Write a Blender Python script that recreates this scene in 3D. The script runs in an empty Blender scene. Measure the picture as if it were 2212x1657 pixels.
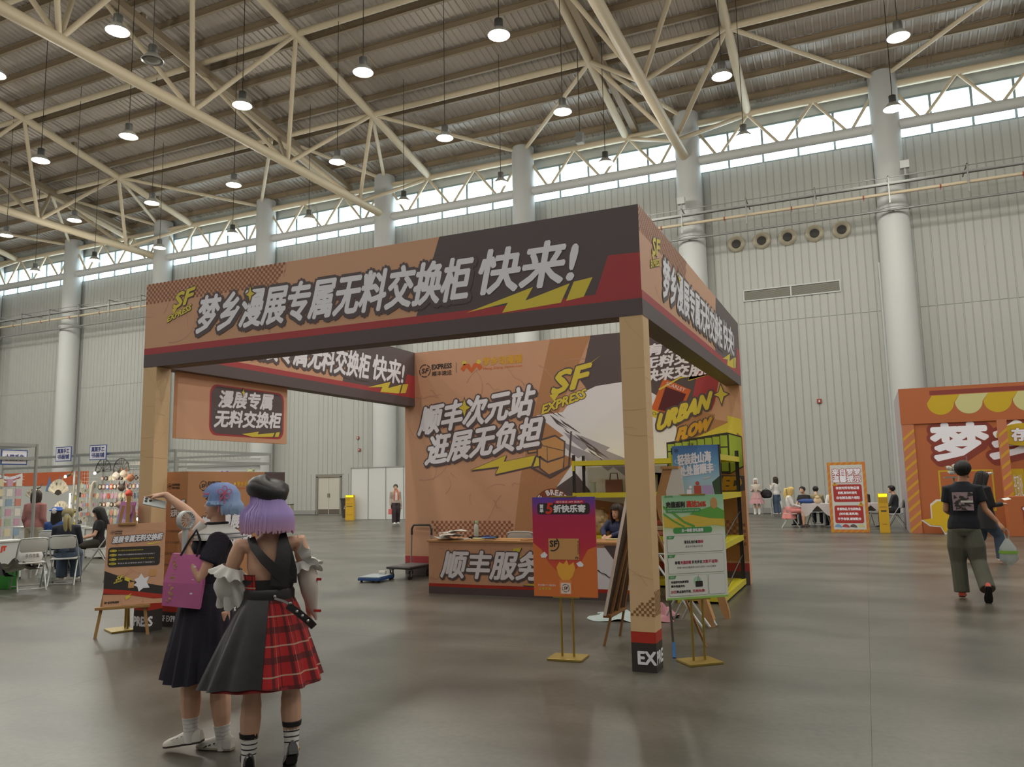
import bpy, bmesh, math, random
from mathutils import Vector, Matrix, Euler
random.seed(7)
S = bpy.context.scene
COL = S.collection
PI = math.pi

# ---------------------------------------------------------------- camera, world, light, exposure
cam = bpy.data.cameras.new('camera'); cam.sensor_width = 36.0; cam.lens = 1697.36/2212*36
cam.clip_end = 300
cam_o = bpy.data.objects.new('camera', cam); COL.objects.link(cam_o)
yaw, pit, rol = .418, .1268, -.0199
fw = Vector((-math.sin(yaw)*math.cos(pit), math.cos(yaw)*math.cos(pit), math.sin(pit)))
r0 = Vector((math.cos(yaw), math.sin(yaw), 0)); u0 = r0.cross(fw)
rr = r0*math.cos(rol)+u0*math.sin(rol); uu = u0*math.cos(rol)-r0*math.sin(rol)
cam_o.matrix_world = Matrix(((rr.x, uu.x, -fw.x, 1.678), (rr.y, uu.y, -fw.y, -6.604), (rr.z, uu.z, -fw.z, 1.571), (0, 0, 0, 1)))
S.camera = cam_o
w = bpy.data.worlds.new('World'); S.world = w; w.use_nodes = True
w.node_tree.nodes['Background'].inputs[0].default_value = (.86, .95, 1, 1)
w.node_tree.nodes['Background'].inputs[1].default_value = 7.0
S.view_settings.view_transform = 'Standard'; S.view_settings.look = 'None'
S.view_settings.gamma = 1; S.view_settings.use_curve_mapping = False
S.view_settings.exposure = 0.22
S.cycles.max_bounces = 6; S.cycles.diffuse_bounces = 4; S.cycles.glossy_bounces = 3; S.cycles.transparent_max_bounces = 12
S.cycles.sample_clamp_indirect = 4
LAMP_W = 75.0         # each hall lamp, downwards
SPILL_W = 420.0       # light the glowing bells throw sideways and up

# ---------------------------------------------------------------- helpers
def srgb(c):
    if isinstance(c, str): c = [int(c[i:i+2], 16)/255 for i in (0, 2, 4)]
    return tuple((x/12.92 if x <= .04045 else ((x+.055)/1.055)**2.4) for x in c)+(1,)
MATS = {}
def mat(name, col, rough=.6, metal=0, var=0.0, scale=5.0, bump=0.0, bscale=40.0, emit=0, alpha=1, spec=.5):
    if name in MATS: return MATS[name]
    m = bpy.data.materials.new(name); m.use_nodes = True; MATS[name] = m
    nt = m.node_tree; b = nt.nodes['Principled BSDF']; c = srgb(col)
    b.inputs['Base Color'].default_value = c; b.inputs['Roughness'].default_value = rough
    b.inputs['Metallic'].default_value = metal; b.inputs['Specular IOR Level'].default_value = spec
    if var or bump:
        tc = nt.nodes.new('ShaderNodeTexCoord')
    if var:
        n = nt.nodes.new('ShaderNodeTexNoise'); n.inputs['Scale'].default_value = scale; n.inputs['Detail'].default_value = 5
        nt.links.new(tc.outputs['Object'], n.inputs['Vector'])
        mx = nt.nodes.new('ShaderNodeMix'); mx.data_type = 'RGBA'
        mx.inputs[6].default_value = tuple(x*(1-var) for x in c[:3])+(1,); mx.inputs[7].default_value = tuple(min(1, x*(1+var)) for x in c[:3])+(1,)
        nt.links.new(n.outputs['Fac'], mx.inputs[0]); nt.links.new(mx.outputs[2], b.inputs['Base Color'])
    if bump:
        n2 = nt.nodes.new('ShaderNodeTexNoise'); n2.inputs['Scale'].default_value = bscale; n2.inputs['Detail'].default_value = 4
        nt.links.new(tc.outputs['Object'], n2.inputs['Vector'])
        bp = nt.nodes.new('ShaderNodeBump'); bp.inputs['Strength'].default_value = bump; bp.inputs['Distance'].default_value = .02
        nt.links.new(n2.outputs['Fac'], bp.inputs['Height']); nt.links.new(bp.outputs[0], b.inputs['Normal'])
    if emit:
        b.inputs['Emission Color'].default_value = c; b.inputs['Emission Strength'].default_value = emit
    if alpha < 1: b.inputs['Alpha'].default_value = alpha
    return m
def grad(name, stops, axis='Z', rough=.5):
    """printed colour that runs from stop to stop along the generated box of the sheet"""
    if name in MATS: return MATS[name]
    m = bpy.data.materials.new(name); m.use_nodes = True; MATS[name] = m
    nt = m.node_tree; b = nt.nodes['Principled BSDF']; b.inputs['Roughness'].default_value = rough
    tc = nt.nodes.new('ShaderNodeTexCoord'); sp = nt.nodes.new('ShaderNodeSeparateXYZ'); r = nt.nodes.new('ShaderNodeValToRGB')
    nt.links.new(tc.outputs['Generated'], sp.inputs[0]); nt.links.new(sp.outputs[axis], r.inputs[0]); nt.links.new(r.outputs[0], b.inputs['Base Color'])
    e = r.color_ramp.elements
    while len(e) < len(stops): e.new(.5)
    for i, (p, c) in enumerate(stops): e[i].position = p; e[i].color = srgb(c)
    return m

class MB:
    """collects geometry, then becomes one mesh object"""
    def __init__(s): s.v = []; s.f = []
    def add(s, vs, fs):
        n = len(s.v); s.v += [tuple(v) for v in vs]; s.f += [tuple(i+n for i in f) for f in fs]; return s
    def box(s, x0, x1, y0, y1, z0, z1):
        return s.add([(x0,y0,z0),(x1,y0,z0),(x1,y1,z0),(x0,y1,z0),(x0,y0,z1),(x1,y0,z1),(x1,y1,z1),(x0,y1,z1)],
                     [(0,3,2,1),(4,5,6,7),(0,1,5,4),(1,2,6,5),(2,3,7,6),(3,0,4,7)])
    def bbox(s, x0, x1, y0, y1, z0, z1, b=.01):
        """box with chamfered edges"""
        bm = bmesh.new(); bmesh.ops.create_cube(bm, size=1)
        for v in bm.verts: v.co = Vector(((x0+x1)/2+v.co.x*(x1-x0), (y0+y1)/2+v.co.y*(y1-y0), (z0+z1)/2+v.co.z*(z1-z0)))
        bmesh.ops.bevel(bm, geom=bm.edges[:], offset=b, segments=2, affect='EDGES', profile=.6)
        bm.verts.index_update(); s.add([v.co for v in bm.verts], [[v.index for v in f.verts] for f in bm.faces]); bm.free(); return s
    def tube(s, pts, rad, n=8, cap=True, flat=1.0, up=None):
        """swept tube; rad a number or one per point; flat squashes along the second axis"""
        pts = [Vector(p) for p in pts]; m = len(pts)
        if not hasattr(rad, '__len__'): rad = [rad]*m
        t0 = (pts[1]-pts[0]).normalized()
        a = Vector(up) if up else (Vector((0,0,1)) if abs(t0.z) < .9 else Vector((1,0,0)))
        vs = []; prev = None
        for i, p in enumerate(pts):
            t = (pts[min(i+1,m-1)]-pts[max(i-1,0)]).normalized()
            if prev is None: x = a.cross(t).normalized()
            else: x = (prev - t*prev.dot(t)).normalized()
            prev = x; y = t.cross(x)
            for k in range(n):
                th = 2*PI*k/n; vs.append(p+x*(math.cos(th)*rad[i])+y*(math.sin(th)*rad[i]*flat))
        fs = [(i*n+k, i*n+(k+1)%n, (i+1)*n+(k+1)%n, (i+1)*n+k) for i in range(m-1) for k in range(n)]
        if cap: fs += [tuple(range(n-1,-1,-1)), tuple((m-1)*n+k for k in range(n))]
        return s.add(vs, fs)
    def loft(s, rings, cap=True):
        n = len(rings[0]); vs = [p for r in rings for p in r]; m = len(rings)
        fs = [(i*n+k, i*n+(k+1)%n, (i+1)*n+(k+1)%n, (i+1)*n+k) for i in range(m-1) for k in range(n)]
        if cap: fs += [tuple(range(n-1,-1,-1)), tuple((m-1)*n+k for k in range(n))]
        return s.add(vs, fs)
    def lathe(s, c, prof, n=16, cap=True):
        c = Vector(c)
        return s.loft([[c+Vector((math.cos(2*PI*k/n)*r, math.sin(2*PI*k/n)*r, z)) for k in range(n)] for r, z in prof], cap)
    def blob(s, c, r, rot=(0,0,0), n=12, m=8):
        R = Euler(rot).to_matrix(); c = Vector(c); r = r if hasattr(r, '__len__') else (r,r,r)
        rings = []
        for i in range(1, m):
            ph = PI*i/m
            rings.append([c+R@Vector((r[0]*math.sin(ph)*math.cos(2*PI*k/n), r[1]*math.sin(ph)*math.sin(2*PI*k/n), -r[2]*math.cos(ph))) for k in range(n)])
        return s.loft(rings, True)
    def prism(s, pts, d):
        """flat polygon (3d points) pushed out by vector d"""
        n = len(pts); d = Vector(d)
        return s.add([Vector(p) for p in pts]+[Vector(p)+d for p in pts], [tuple(range(n-1,-1,-1)), tuple(range(n,2*n))]+[(i,(i+1)%n,(i+1)%n+n,i+n) for i in range(n)])
    def build(s, name, m, parent=None, smooth=False, loc=None):
        me = bpy.data.meshes.new(name); me.from_pydata(s.v, [], s.f); me.materials.append(m)
        bm = bmesh.new(); bm.from_mesh(me); bmesh.ops.recalc_face_normals(bm, faces=bm.faces); bm.to_mesh(me); bm.free()
        if smooth: me.shade_smooth(); me.set_sharp_from_angle(angle=math.radians(50))
        return link(name, me, parent, loc)
def link(name, me, parent=None, loc=None):
    o = bpy.data.objects.new(name, me); COL.objects.link(o)
    if loc: o.location = loc
    if parent: o.parent = parent
    return o
def tag(o, label, cat, group=None):
    o['label'] = label; o['category'] = cat
    if group: o['group'] = group
    return o
def thing(name, label, cat, loc=(0,0,0), rz=0, group=None):
    o = bpy.data.objects.new(name, None); COL.objects.link(o); o.location = loc; o.rotation_euler = (0,0,rz); o.empty_display_size = .2
    return tag(o, label, cat, group)
def struct(o): o['kind'] = 'structure'; return o
def sempty(name, loc=(0,0,0)):
    o = bpy.data.objects.new(name, None); COL.objects.link(o); o.location = loc; return struct(o)
def copy(o, parent=None):
    c = o.copy(); COL.objects.link(c)
    if parent: c.parent = parent
    for ch in list(o.children): copy(ch, c)
    return c
def inst(o, label, loc=None, rz=None):
    c = copy(o); c['label'] = label
    if loc is not None: c.location = loc
    if rz is not None: c.rotation_euler = (0,0,rz)
    return c

# ---- flat print: F is a frame (origin, right, up) on the face of a board; heights above the face in mm steps
class Frame:
    def __init__(s, o, r, u): s.o = Vector(o); s.r = Vector(r).normalized(); s.u = Vector(u).normalized(); s.n = s.r.cross(s.u)
    def p(s, x, y, h=1): return s.o+s.r*x+s.u*y+s.n*(h*.001)
SPLIT = {'border_stripe', 'yellow_stripe', 'awning_scallop', 'window_drawing', 'warning_triangle', 'warning_bar', 'leaf_shapes'}
def poly(F, polys, name, m, parent, h=1, clip=None):
    if name in SPLIT and len(polys) > 1:
        for i, P in enumerate(polys): o = poly(F, [P], name, m, parent, h+.03*i, clip)
        return o
    mb = MB()
    for i, P in enumerate(polys):
        if clip: P = clip_poly(P, clip)
        if len(P) > 2: mb.add([F.p(x, y, h+(i % 20)*.04) for x, y in P], [tuple(range(len(P)))])
    if not mb.f: return None
    me = bpy.data.meshes.new(name); me.from_pydata(mb.v, [], mb.f); me.materials.append(m)
    return link(name, me, parent)
def clip_poly(P, c):
    x0, x1, y0, y1 = c
    for ax, s, v in ((0,1,x0),(0,-1,x1),(1,1,y0),(1,-1,y1)):
        out = []
        for i in range(len(P)):
            a, b = P[i-1], P[i]; da, db = s*(a[ax]-v), s*(b[ax]-v)
            if (da >= 0) != (db >= 0):
                t = da/(da-db); out.append((a[0]+(b[0]-a[0])*t, a[1]+(b[1]-a[1])*t))
            if db >= 0: out.append(b)
        P = out
        if not P: return P
    return P
def rect(x0, y0, x1, y1): return [(x0,y0),(x1,y0),(x1,y1),(x0,y1)]
def oval(cx, cy, rx, ry=None, n=20, a0=0, a1=2*PI):
    ry = rx if ry is None else ry
    return [(cx+rx*math.cos(a0+(a1-a0)*k/n), cy+ry*math.sin(a0+(a1-a0)*k/n)) for k in range(n)]
def rrect(x0, y0, x1, y1, r):
    P = []
    for cx, cy, a in ((x1-r,y1-r,0),(x0+r,y1-r,PI/2),(x0+r,y0+r,PI),(x1-r,y0+r,1.5*PI)):
        P += [(cx+r*math.cos(a+PI/2*k/4), cy+r*math.sin(a+PI/2*k/4)) for k in range(5)]
    return P
def arcband(cx, cy, r0, r1, a0, a1, n=10):
    return [(cx+r1*math.cos(a0+(a1-a0)*k/n), cy+r1*math.sin(a0+(a1-a0)*k/n)) for k in range(n+1)]+[(cx+r0*math.cos(a1-(a1-a0)*k/n), cy+r0*math.sin(a1-(a1-a0)*k/n)) for k in range(n+1)]
def stroke(pts, w, w1=None):
    """ribbon polygon along a polyline"""
    w1 = w if w1 is None else w1; L = []; R = []; n = len(pts)
    for i, (x, y) in enumerate(pts):
        ax, ay = pts[max(0,i-1)]; bx, by = pts[min(n-1,i+1)]; dx, dy = bx-ax, by-ay; q = math.hypot(dx, dy) or 1
        ww = (w+(w1-w)*i/(n-1))/2; L.append((x-dy/q*ww, y+dx/q*ww)); R.append((x+dy/q*ww, y-dx/q*ww))
    return L+R[::-1]
_TC = {}
def glyphs(t):
    if t not in _TC:
        c = bpy.data.curves.new('t', 'FONT'); c.body = t; c.resolution_u = 2
        o = bpy.data.objects.new('t', c); COL.objects.link(o); bpy.context.view_layer.update()
        me = bpy.data.meshes.new_from_object(o.evaluated_get(bpy.context.evaluated_depsgraph_get()))
        V = [(v.co.x, v.co.y) for v in me.vertices]; P = [tuple(p.vertices) for p in me.polygons]
        bpy.data.objects.remove(o); bpy.data.curves.remove(c); bpy.data.meshes.remove(me)
        x0 = min(v[0] for v in V); x1 = max(v[0] for v in V); y0 = min(v[1] for v in V); y1 = max(v[1] for v in V)
        _TC[t] = ([((x-x0)/(x1-x0), (y-y0)/(y1-y0)) for x, y in V], P, x1-x0, y1-y0)
    return _TC[t]
def text(F, t, x, y, wd, ht, m, parent, name='lettering', h=4, bold=.0, shear=0.0, rise=0.0, edge=0, em=None, shadow=None, clip=None, rot=0):
    """lettering fitted to the box wd x ht at (x, y) of frame F; rise lifts it along the line; edge = outline width"""
    V, P, _, _ = glyphs(t)
    ca, sa = math.cos(rot), math.sin(rot)
    def tr(a, b): 
        X = a*wd+shear*b*ht; Y = b*ht+rise*a*wd
        return (x+X*ca-Y*sa, y+X*sa+Y*ca)
    base = [tr(a, b) for a, b in V]
    def layer(offs, mm, hh, nm):
        mb = MB()
        for n_, (dx, dy) in enumerate(offs):
            hh += min(.055, 1.2/len(offs))
            if clip:
                for p in P:
                    Q = clip_poly([(base[i][0]+dx, base[i][1]+dy) for i in p], clip)
                    if len(Q) > 2: mb.add([F.p(a, b, hh) for a, b in Q], [tuple(range(len(Q)))])
            else: mb.add([F.p(a+dx, b+dy, hh) for a, b in base], P)
        if not mb.f: return None
        me = bpy.data.meshes.new(nm); me.from_pydata(mb.v, [], mb.f); me.materials.append(mm); return link(nm, me, parent)
    if edge:
        k = 8 if edge < .05 else 12 if edge < .1 else 28
        of = [(edge*math.cos(2*PI*i/k), edge*math.sin(2*PI*i/k)) for i in range(k)]+[(0,0)]
        if shadow: of += [(a+shadow[0], b+shadow[1]) for a, b in of]+[(a+shadow[0]/2, b+shadow[1]/2) for a, b in of]
        layer(of, em, h-1.8, name+'_outline')
    bo = [(0,0)]
    if bold: nb_ = 6 if bold < .03 else 16; bo = [(bold*math.cos(2*PI*i/nb_), bold*math.sin(2*PI*i/nb_)) for i in range(nb_)]
    if edge: h += .8
    return layer(bo, m, h, name)
# ================================================================ HALL
def zc(y): d = 31-max(y, -20); return 19.0+.218*d-.0014*d*d
M_floor = bpy.data.materials.new('polished_concrete'); M_floor.use_nodes = True
def floor_mat():
    nt = M_floor.node_tree; b = nt.nodes['Principled BSDF']
    tc = nt.nodes.new('ShaderNodeTexCoord'); g = nt.nodes.new('ShaderNodeNewGeometry')
    n1 = nt.nodes.new('ShaderNodeTexNoise'); n1.inputs['Scale'].default_value = .5; n1.inputs['Detail'].default_value = 5; n1.inputs['Roughness'].default_value = .5
    mp = nt.nodes.new('ShaderNodeMapping'); mp.inputs['Scale'].default_value = (1, 1.9, 1); mp.inputs['Rotation'].default_value = (0, 0, .35)
    nt.links.new(g.outputs['Position'], mp.inputs[0]); nt.links.new(mp.outputs[0], n1.inputs['Vector'])
    r = nt.nodes.new('ShaderNodeValToRGB'); e = r.color_ramp.elements
    e[0].position = .36; e[0].color = srgb('434139'); e[1].position = .64; e[1].color = srgb('625f57')
    nt.links.new(n1.outputs['Fac'], r.inputs[0]); 
    n3 = nt.nodes.new('ShaderNodeTexNoise'); n3.inputs['Scale'].default_value = 22; n3.inputs['Detail'].default_value = 3
    nt.links.new(g.outputs['Position'], n3.inputs['Vector'])
    mx = nt.nodes.new('ShaderNodeMix'); mx.data_type = 'RGBA'; mx.blend_type = 'OVERLAY'; mx.inputs[0].default_value = .35
    nt.links.new(r.outputs[0], mx.inputs[6]); nt.links.new(n3.outputs['Fac'], mx.inputs[7]); nt.links.new(mx.outputs[2], b.inputs['Base Color'])
    rg = nt.nodes.new('ShaderNodeMapRange'); rg.inputs[3].default_value = .30; rg.inputs[4].default_value = .36
    nt.links.new(n1.outputs['Fac'], rg.inputs[0]); nt.links.new(rg.outputs[0], b.inputs['Roughness'])
    bp = nt.nodes.new('ShaderNodeBump'); bp.inputs['Strength'].default_value = .02; bp.inputs['Distance'].default_value = .01
    n2 = nt.nodes.new('ShaderNodeTexNoise'); n2.inputs['Scale'].default_value = 1.5; nt.links.new(g.outputs['Position'], n2.inputs['Vector'])
    nt.links.new(n2.outputs['Fac'], bp.inputs['Height']); nt.links.new(bp.outputs[0], b.inputs['Normal'])
floor_mat()
M_wall = mat('wall_panel_paint', 'a9aba6', .55, var=.05, scale=.4)
M_white = mat('white_column_paint', 'b9bcbb', .6, var=.03, scale=1)
M_steel = mat('cream_painted_steel', 'bdb096', .5, var=.04, scale=1)
M_deck = mat('galvanised_roof_deck', 'a59d93', .45, metal=.25, var=.05, scale=.6)
M_purl = mat('purlin_steel', '84755f', .6)
M_dark = mat('dark_joint', '3a3936', .8)
M_gry = mat('grey_metal', '8b8d8b', .45, metal=.5)
M_frame = mat('window_frame_metal', '7d8886', .5)
M_glass = bpy.data.materials.new('window_glass'); M_glass.use_nodes = True
def glass_mat():
    nt = M_glass.node_tree; nt.nodes.clear(); o = nt.nodes.new('ShaderNodeOutputMaterial'); t = nt.nodes.new('ShaderNodeBsdfTransparent')
    t.inputs[0].default_value = (.93, .98, 1, 1); g = nt.nodes.new('ShaderNodeBsdfGlossy'); g.inputs['Roughness'].default_value = .05
    mx = nt.nodes.new('ShaderNodeMixShader'); mx.inputs[0].default_value = .06
    nt.links.new(t.outputs[0], mx.inputs[1]); nt.links.new(g.outputs[0], mx.inputs[2]); nt.links.new(mx.outputs[0], o.inputs[0])
glass_mat()
X0, X1, Y0, Y1 = -82.0, 24.0, -40.0, 31.4
fl_o = struct(MB().box(X0, X1, Y0, Y1, -.3, -.02).build('floor', M_dark))
sl = MB().box(-2.9993, 2.9993, -2.9993, 2.9993, -.02, 0).build('slab', M_floor, fl_o)
first = True
for i in range(18):
    for j in range(12):
        x = X0-1+3+6*i+.6; y = -40+3+6*j-1.4
        if x+3 > X1+1 or y+3 > 33: continue
        o = sl if first else sl.copy()
        if not first: COL.objects.link(o)
        first = False; o.location = (x, y, 0)
# far wall in panels with three flutes each
wn = struct(MB().box(X0, X1, 31.4, 31.6, -.3, 16.6).box(X0, X1, 31.4, 31.6, 18.5, 20.6).build('wall_north', M_wall))
def panel_mesh(h):
    mb = MB(); n = 3; wd = .99/n
    for i in range(n):
        x = -.495+i*wd
        mb.add([(x+.012,0,0),(x+.03,-.03,0),(x+wd-.03,-.03,0),(x+wd-.012,0,0),(x+.012,0,h),(x+.03,-.03,h),(x+wd-.03,-.03,h),(x+wd-.012,0,h)],
               [(0,1,5,4),(1,2,6,5),(2,3,7,6),(4,5,6,7),(0,3,2,1)])
    return mb
p_lo = panel_mesh(8.83); p_hi = panel_mesh(7.72)
a = p_lo.build('wall_panel', M_wall, wn); b = p_hi.build('wall_panel', M_wall, wn)
k = 0
for i in range(106):
    x = X0+.5+i
    for src, z in ((a, .02), (b, 8.87)):
        if -28.5 < x < -25.6 and z < 1: continue
        o = src if k < 2 else src.copy()
        if k >= 2: COL.objects.link(o)
        k += 1; o.location = (x, 31.4, z)
# side and rear walls
struct(MB().box(X0-.2, X0, Y0, 31.6, 0, 27).build('wall_west', M_wall)); struct(MB().box(X1, X1+.2, Y0, 31.6, 0, 27).build('wall_east', M_wall))
struct(MB().box(X0-.2, X1+.2, Y0-.2, Y0, 0, 27).build('wall_south', M_wall))
struct(MB().box(X0, -28.0, 31.33, 31.4, 0, .25).box(-26.1, X1, 31.33, 31.4, 0, .25).build('baseboard_north', mat('grey_plinth', '8f908c', .6)))
# roof deck: follows the arch
ce = []
mb = MB(); ys = [31.6-2.2*i for i in range(0, 24)]+[Y0-.2]
for i in range(len(ys)-1):
    ya, yb = ys[i], ys[i+1]; za, zb = zc(ya)+.8, zc(yb)+.8
    mb.add([(X0-.2,ya,za),(X1+.2,ya,za),(X1+.2,yb,zb),(X0-.2,yb,zb),(X0-.2,ya,za+.1),(X1+.2,ya,za+.1),(X1+.2,yb,zb+.1),(X0-.2,yb,zb+.1)],
           [(0,1,2,3),(7,6,5,4),(0,4,5,1),(1,5,6,2),(2,6,7,3),(3,7,4,0)])
ceil = struct(mb.build('ceiling', M_deck))
mb = MB()
for i in range(int((X1-X0)/.32)):
    x = X0+.32*i
    for j in range(0, 16):
        ya, yb = 31.4-3*j, 31.4-3*(j+1); za, zb = zc(ya)+.8, zc(yb)+.8
        mb.add([(x,ya,za),(x+.03,ya,za-.05),(x+.1,ya,za-.05),(x+.13,ya,za),(x,yb,zb),(x+.03,yb,zb-.05),(x+.1,yb,zb-.05),(x+.13,yb,zb)], [(0,4,5,1),(1,5,6,2),(2,6,7,3)])
o = mb.build('deck_rib', M_deck, ceil); o['kind'] = 'stuff'
k = 0; pm = None
for i in range(36):
    y = 30.6-1.475*i; z = zc(y)+.42
    if pm is None:
        pm = MB().box(X0, X1, -.07, .07, .29, .32).box(X0, X1, -.012, .012, .02, .3).box(X0, X1, -.07, .07, 0, .03).build('purlin', M_purl, ceil)
        o = pm
    else: o = pm.copy(); COL.objects.link(o)
    o.location = (0, y, z)
for xx in [-76.7+8.8*i+d for i in range(12) for d in (2.9, 5.8)]:
    mb = MB()
    for dx in (0, .14): mb.tube([(xx+dx, 31-4*j, zc(31-4*j)+.5) for j in range(14)], .014, 4)
    mb.build('tie_rod', M_purl, ceil)
# trusses
def member(a, b, r, nm, par, n=10): return MB().tube([a, b], r, n).build(nm, M_steel, par, smooth=True)
TX = [-58.45, -40.9, -22.85, -5.3, 12.3]
TB = [28.3-5.95*i for i in range(8)]; TU = [31-5.9*i for i in range(9)]
for X in TX:
    t = sempty('roof_truss', (X, 30.8, 17.2)); 
    L = lambda x, y, z: (x, y-30.8, z-17.2)
    member(L(0,30.8,17.2), L(0,TB[0],17.2), .23, 'bottom_chord', t)
    for i in range(7): member(L(0,TB[i],17.2), L(0,TB[i+1],17.2), .23, 'bottom_chord', t)
    for s in (-3, 3):
        for i in range(8):
            member(L(s,TU[i],zc(TU[i])), L(s,TU[i+1],zc(TU[i+1])), .2, 'top_chord', t)
            if i < 7:
                for q in (i, i+1): member(L(0,TB[i],17.2), L(s,TU[q],zc(TU[q])), .1, 'web_member', t)
            # short post carrying the purlins
            MB().box(s-.12, s+.12, TU[i]-30.8-2.95-.1, TU[i]-30.8-2.95+.1, zc(TU[i]-2.95)-17.2, zc(TU[i]-2.95)-16.8).build('purlin_seat', M_purl, t)
        member(L(0,30.8,19.4), L(s,TU[1],zc(TU[1])), .1, 'web_member', t)
        # rail under the deck beside each chord
        MB().add([L(s+.35,TU[0],zc(TU[0])+.1), L(s+.65,TU[0],zc(TU[0])+.1), L(s+.65,TU[0],zc(TU[0])+.42), L(s+.35,TU[0],zc(TU[0])+.42)]+[L(s+q,TU[8],zc(TU[8])+w_) for q, w_ in ((.35,.1),(.65,.1),(.65,.42),(.35,.42))],
                 [(0,1,2,3),(4,7,6,5),(0,4,5,1),(1,5,6,2),(2,6,7,3),(3,7,4,0)]).build('roof_beam', M_purl, t) if s < 0 else None
    for i in range(1, 9): member(L(-3,TU[i],zc(TU[i])), L(3,TU[i],zc(TU[i])), .13, 'cross_tube', t)
    for i in range(1, 9): member(L(3,TU[i],zc(TU[i])), L(14.55,TU[i],zc(TU[i])), .15, 'link_tube', t)
    for s in (-3, 14.6): member(L(8.8,30.8,19.3), L(s if s > 0 else 3, TU[1], zc(TU[1])), .1, 'web_member', t)
CX_ = [3.57-8.8*i for i in range(-1, 9)]
for x in CX_:
    mb = MB(); mb.lathe((x,30.8,0), [(.66,0),(.66,13.2),(.62,13.35)], 24); mb.lathe((x,30.8,13.3), [(.6,0),(.6,6.2),(.56,6.25)], 24)
    c = struct(mb.build('pillar', M_white, smooth=True))
    MB().lathe((x,30.8,13.15), [(.7,0),(.72,.04),(.72,.12),(.7,.16)], 24).build('pillar_collar', M_white, c)
    MB().box(x-.74, x-.5, 31.1, 31.4, 0, 11).build('downpipe_cover', M_white, c)
    e = sempty('eave_truss', (x-4.4, 30.8, 17.05))
    xl, xr = -4.4+.55, 4.4-.55
    MB().tube([(xl,0,0),(xr,0,0)], .24, 12).build('bottom_tube', M_white, e, True); MB().tube([(xl,0,1.9),(xr,0,1.9)], .17, 12).build('top_tube', M_steel, e, True)
    P = [(xl,1.45),(-2.93,0),(-1.47,1.85),(0,0),(1.47,1.85),(2.93,0),(xr,1.45)]
    for i in range(6): MB().tube([(P[i][0],0,P[i][1]),(P[i+1][0],0,P[i+1][1])], .07, 8).build('web_tube', M_steel, e, True)
for n_, x in enumerate(CX_):
    wi = sempty('window_%d' % (n_+1), (x-4.4, 31.45, 16.6))
    mb = MB()
    for q in range(6): mb.box(-4.13+1.6*q-.05, -4.13+1.6*q+.05, -.05, .05, 0, 1.9)
    mb.box(-4.4, 4.4, -.06, .06, 0, .07).box(-4.4, 4.4, -.06, .06, 1.83, 1.93).box(-4.4, 4.4, -.05, .05, .83, .93)
    mb.box(3.9, 4.4, -.04, .04, 0, 1.9).build('window_frame', M_frame, wi)
    for q in range(5):
        for z in (.07, .93): MB().box(-4.08+1.6*q, -4.13+1.6*(q+1)-.05, -.005, .005, z, z+.76 if z < .5 else 1.83).build('pane', M_glass, wi)
# eave outside, seen through the upper panes
MB().box(X0, X1, 31.7, 33.6, 18.9, 19.0).build('trim_1', mat('eave_soffit', 'dfe6e6', .7))['kind'] = 'structure'
# door
d = sempty('door_1', (-27.05, 31.4, 0))
MB().box(-.9, -.78, -.06, .02, 0, 2.2).box(.78, .9, -.06, .02, 0, 2.2).box(-.9, .9, -.06, .02, 2.15, 2.3).build('door_frame', mat('door_frame_grey', '7f7a70', .6), d)
for s in (-1, 1):
    lf = MB().bbox(s*.39-.38, s*.39+.38, -.02, .02, .02, 2.14, .006).build('door_leaf', mat('door_cream', 'b9b7ab', .5), d)
    MB().box(s*.39-.36, s*.39+.36, -.028, -.02, .03, .3).build('kick_plate', mat('brown_kick_plate', '6b6259', .4, metal=.3), lf)
    MB().tube([(s*.06,-.06,1.0),(s*.06,-.06,1.2)], .012, 6).box(s*.06-.012, s*.06+.012, -.06, -.02, .98, 1.22).build('door_handle', mat('brushed_metal', '8b857a', .35, metal=.8), lf)
pi_ = panel_mesh(6.5).build('wall_panel', M_wall, d); pi_.location = (-.95, 0, 2.33)
for q_ in (.05, 1.05): o = pi_.copy(); COL.objects.link(o); o.location.x = q_
# round air nozzles, grille
def nozzle():
    t = thing('air_nozzle', '', 'vent', (0,31.36,12.79), 0, 'round air nozzles high on the far wall')
    def ring(prof): return MB().loft([[(math.cos(2*PI*k/24)*r, y, math.sin(2*PI*k/24)*r) for k in range(24)] for r, y in prof], True)
    ring([(.42,0),(.4,-.09),(.34,-.14),(.22,-.05),(.2,0)]).build('nozzle_ring', mat('nozzle_cream', 'b5ae9a', .5), t, True)
    ring([(.21,-.03),(.2,-.06)]).build('nozzle_throat', M_dark, t)
    return t
nz = nozzle()
for i, (x, l) in enumerate(zip((-3.23,-2.06,-.89,.29,1.46), ('leftmost','second from the left','middle','second from the right','rightmost'))):
    lb = l+' of the five round cream air nozzles on the far wall'
    if i == 0: nz.location.x = x; nz['label'] = lb
    else: inst(nz, lb, (x,31.36,12.79))
t = thing('vent_grille', 'long two-part louvred grille on the far wall below the air nozzles', 'vent', (-.9,31.36,10.2))
MB().box(-2.15,2.15,-.04,0,-.28,-.22).box(-2.15,2.15,-.04,0,.22,.28).box(-2.15,-2.09,-.04,0,-.22,.22).box(2.09,2.15,-.04,0,-.22,.22).box(-.03,.03,-.04,0,-.22,.22).build('grille_frame', M_white, t)
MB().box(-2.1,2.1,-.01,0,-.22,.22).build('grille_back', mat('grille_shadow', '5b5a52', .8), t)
for i in range(9):
    o = MB().add([(-2.09,-.035,-.2),(2.09,-.035,-.2),(2.09,-.012,-.165),(-2.09,-.012,-.165)], [(0,1,2,3)]).build('louvre', mat('louvre_grey', '8f8e84', .5), t) if i == 0 else o.copy()
    if i: COL.objects.link(o)
    o.location = (0,0,.043*i)
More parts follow.
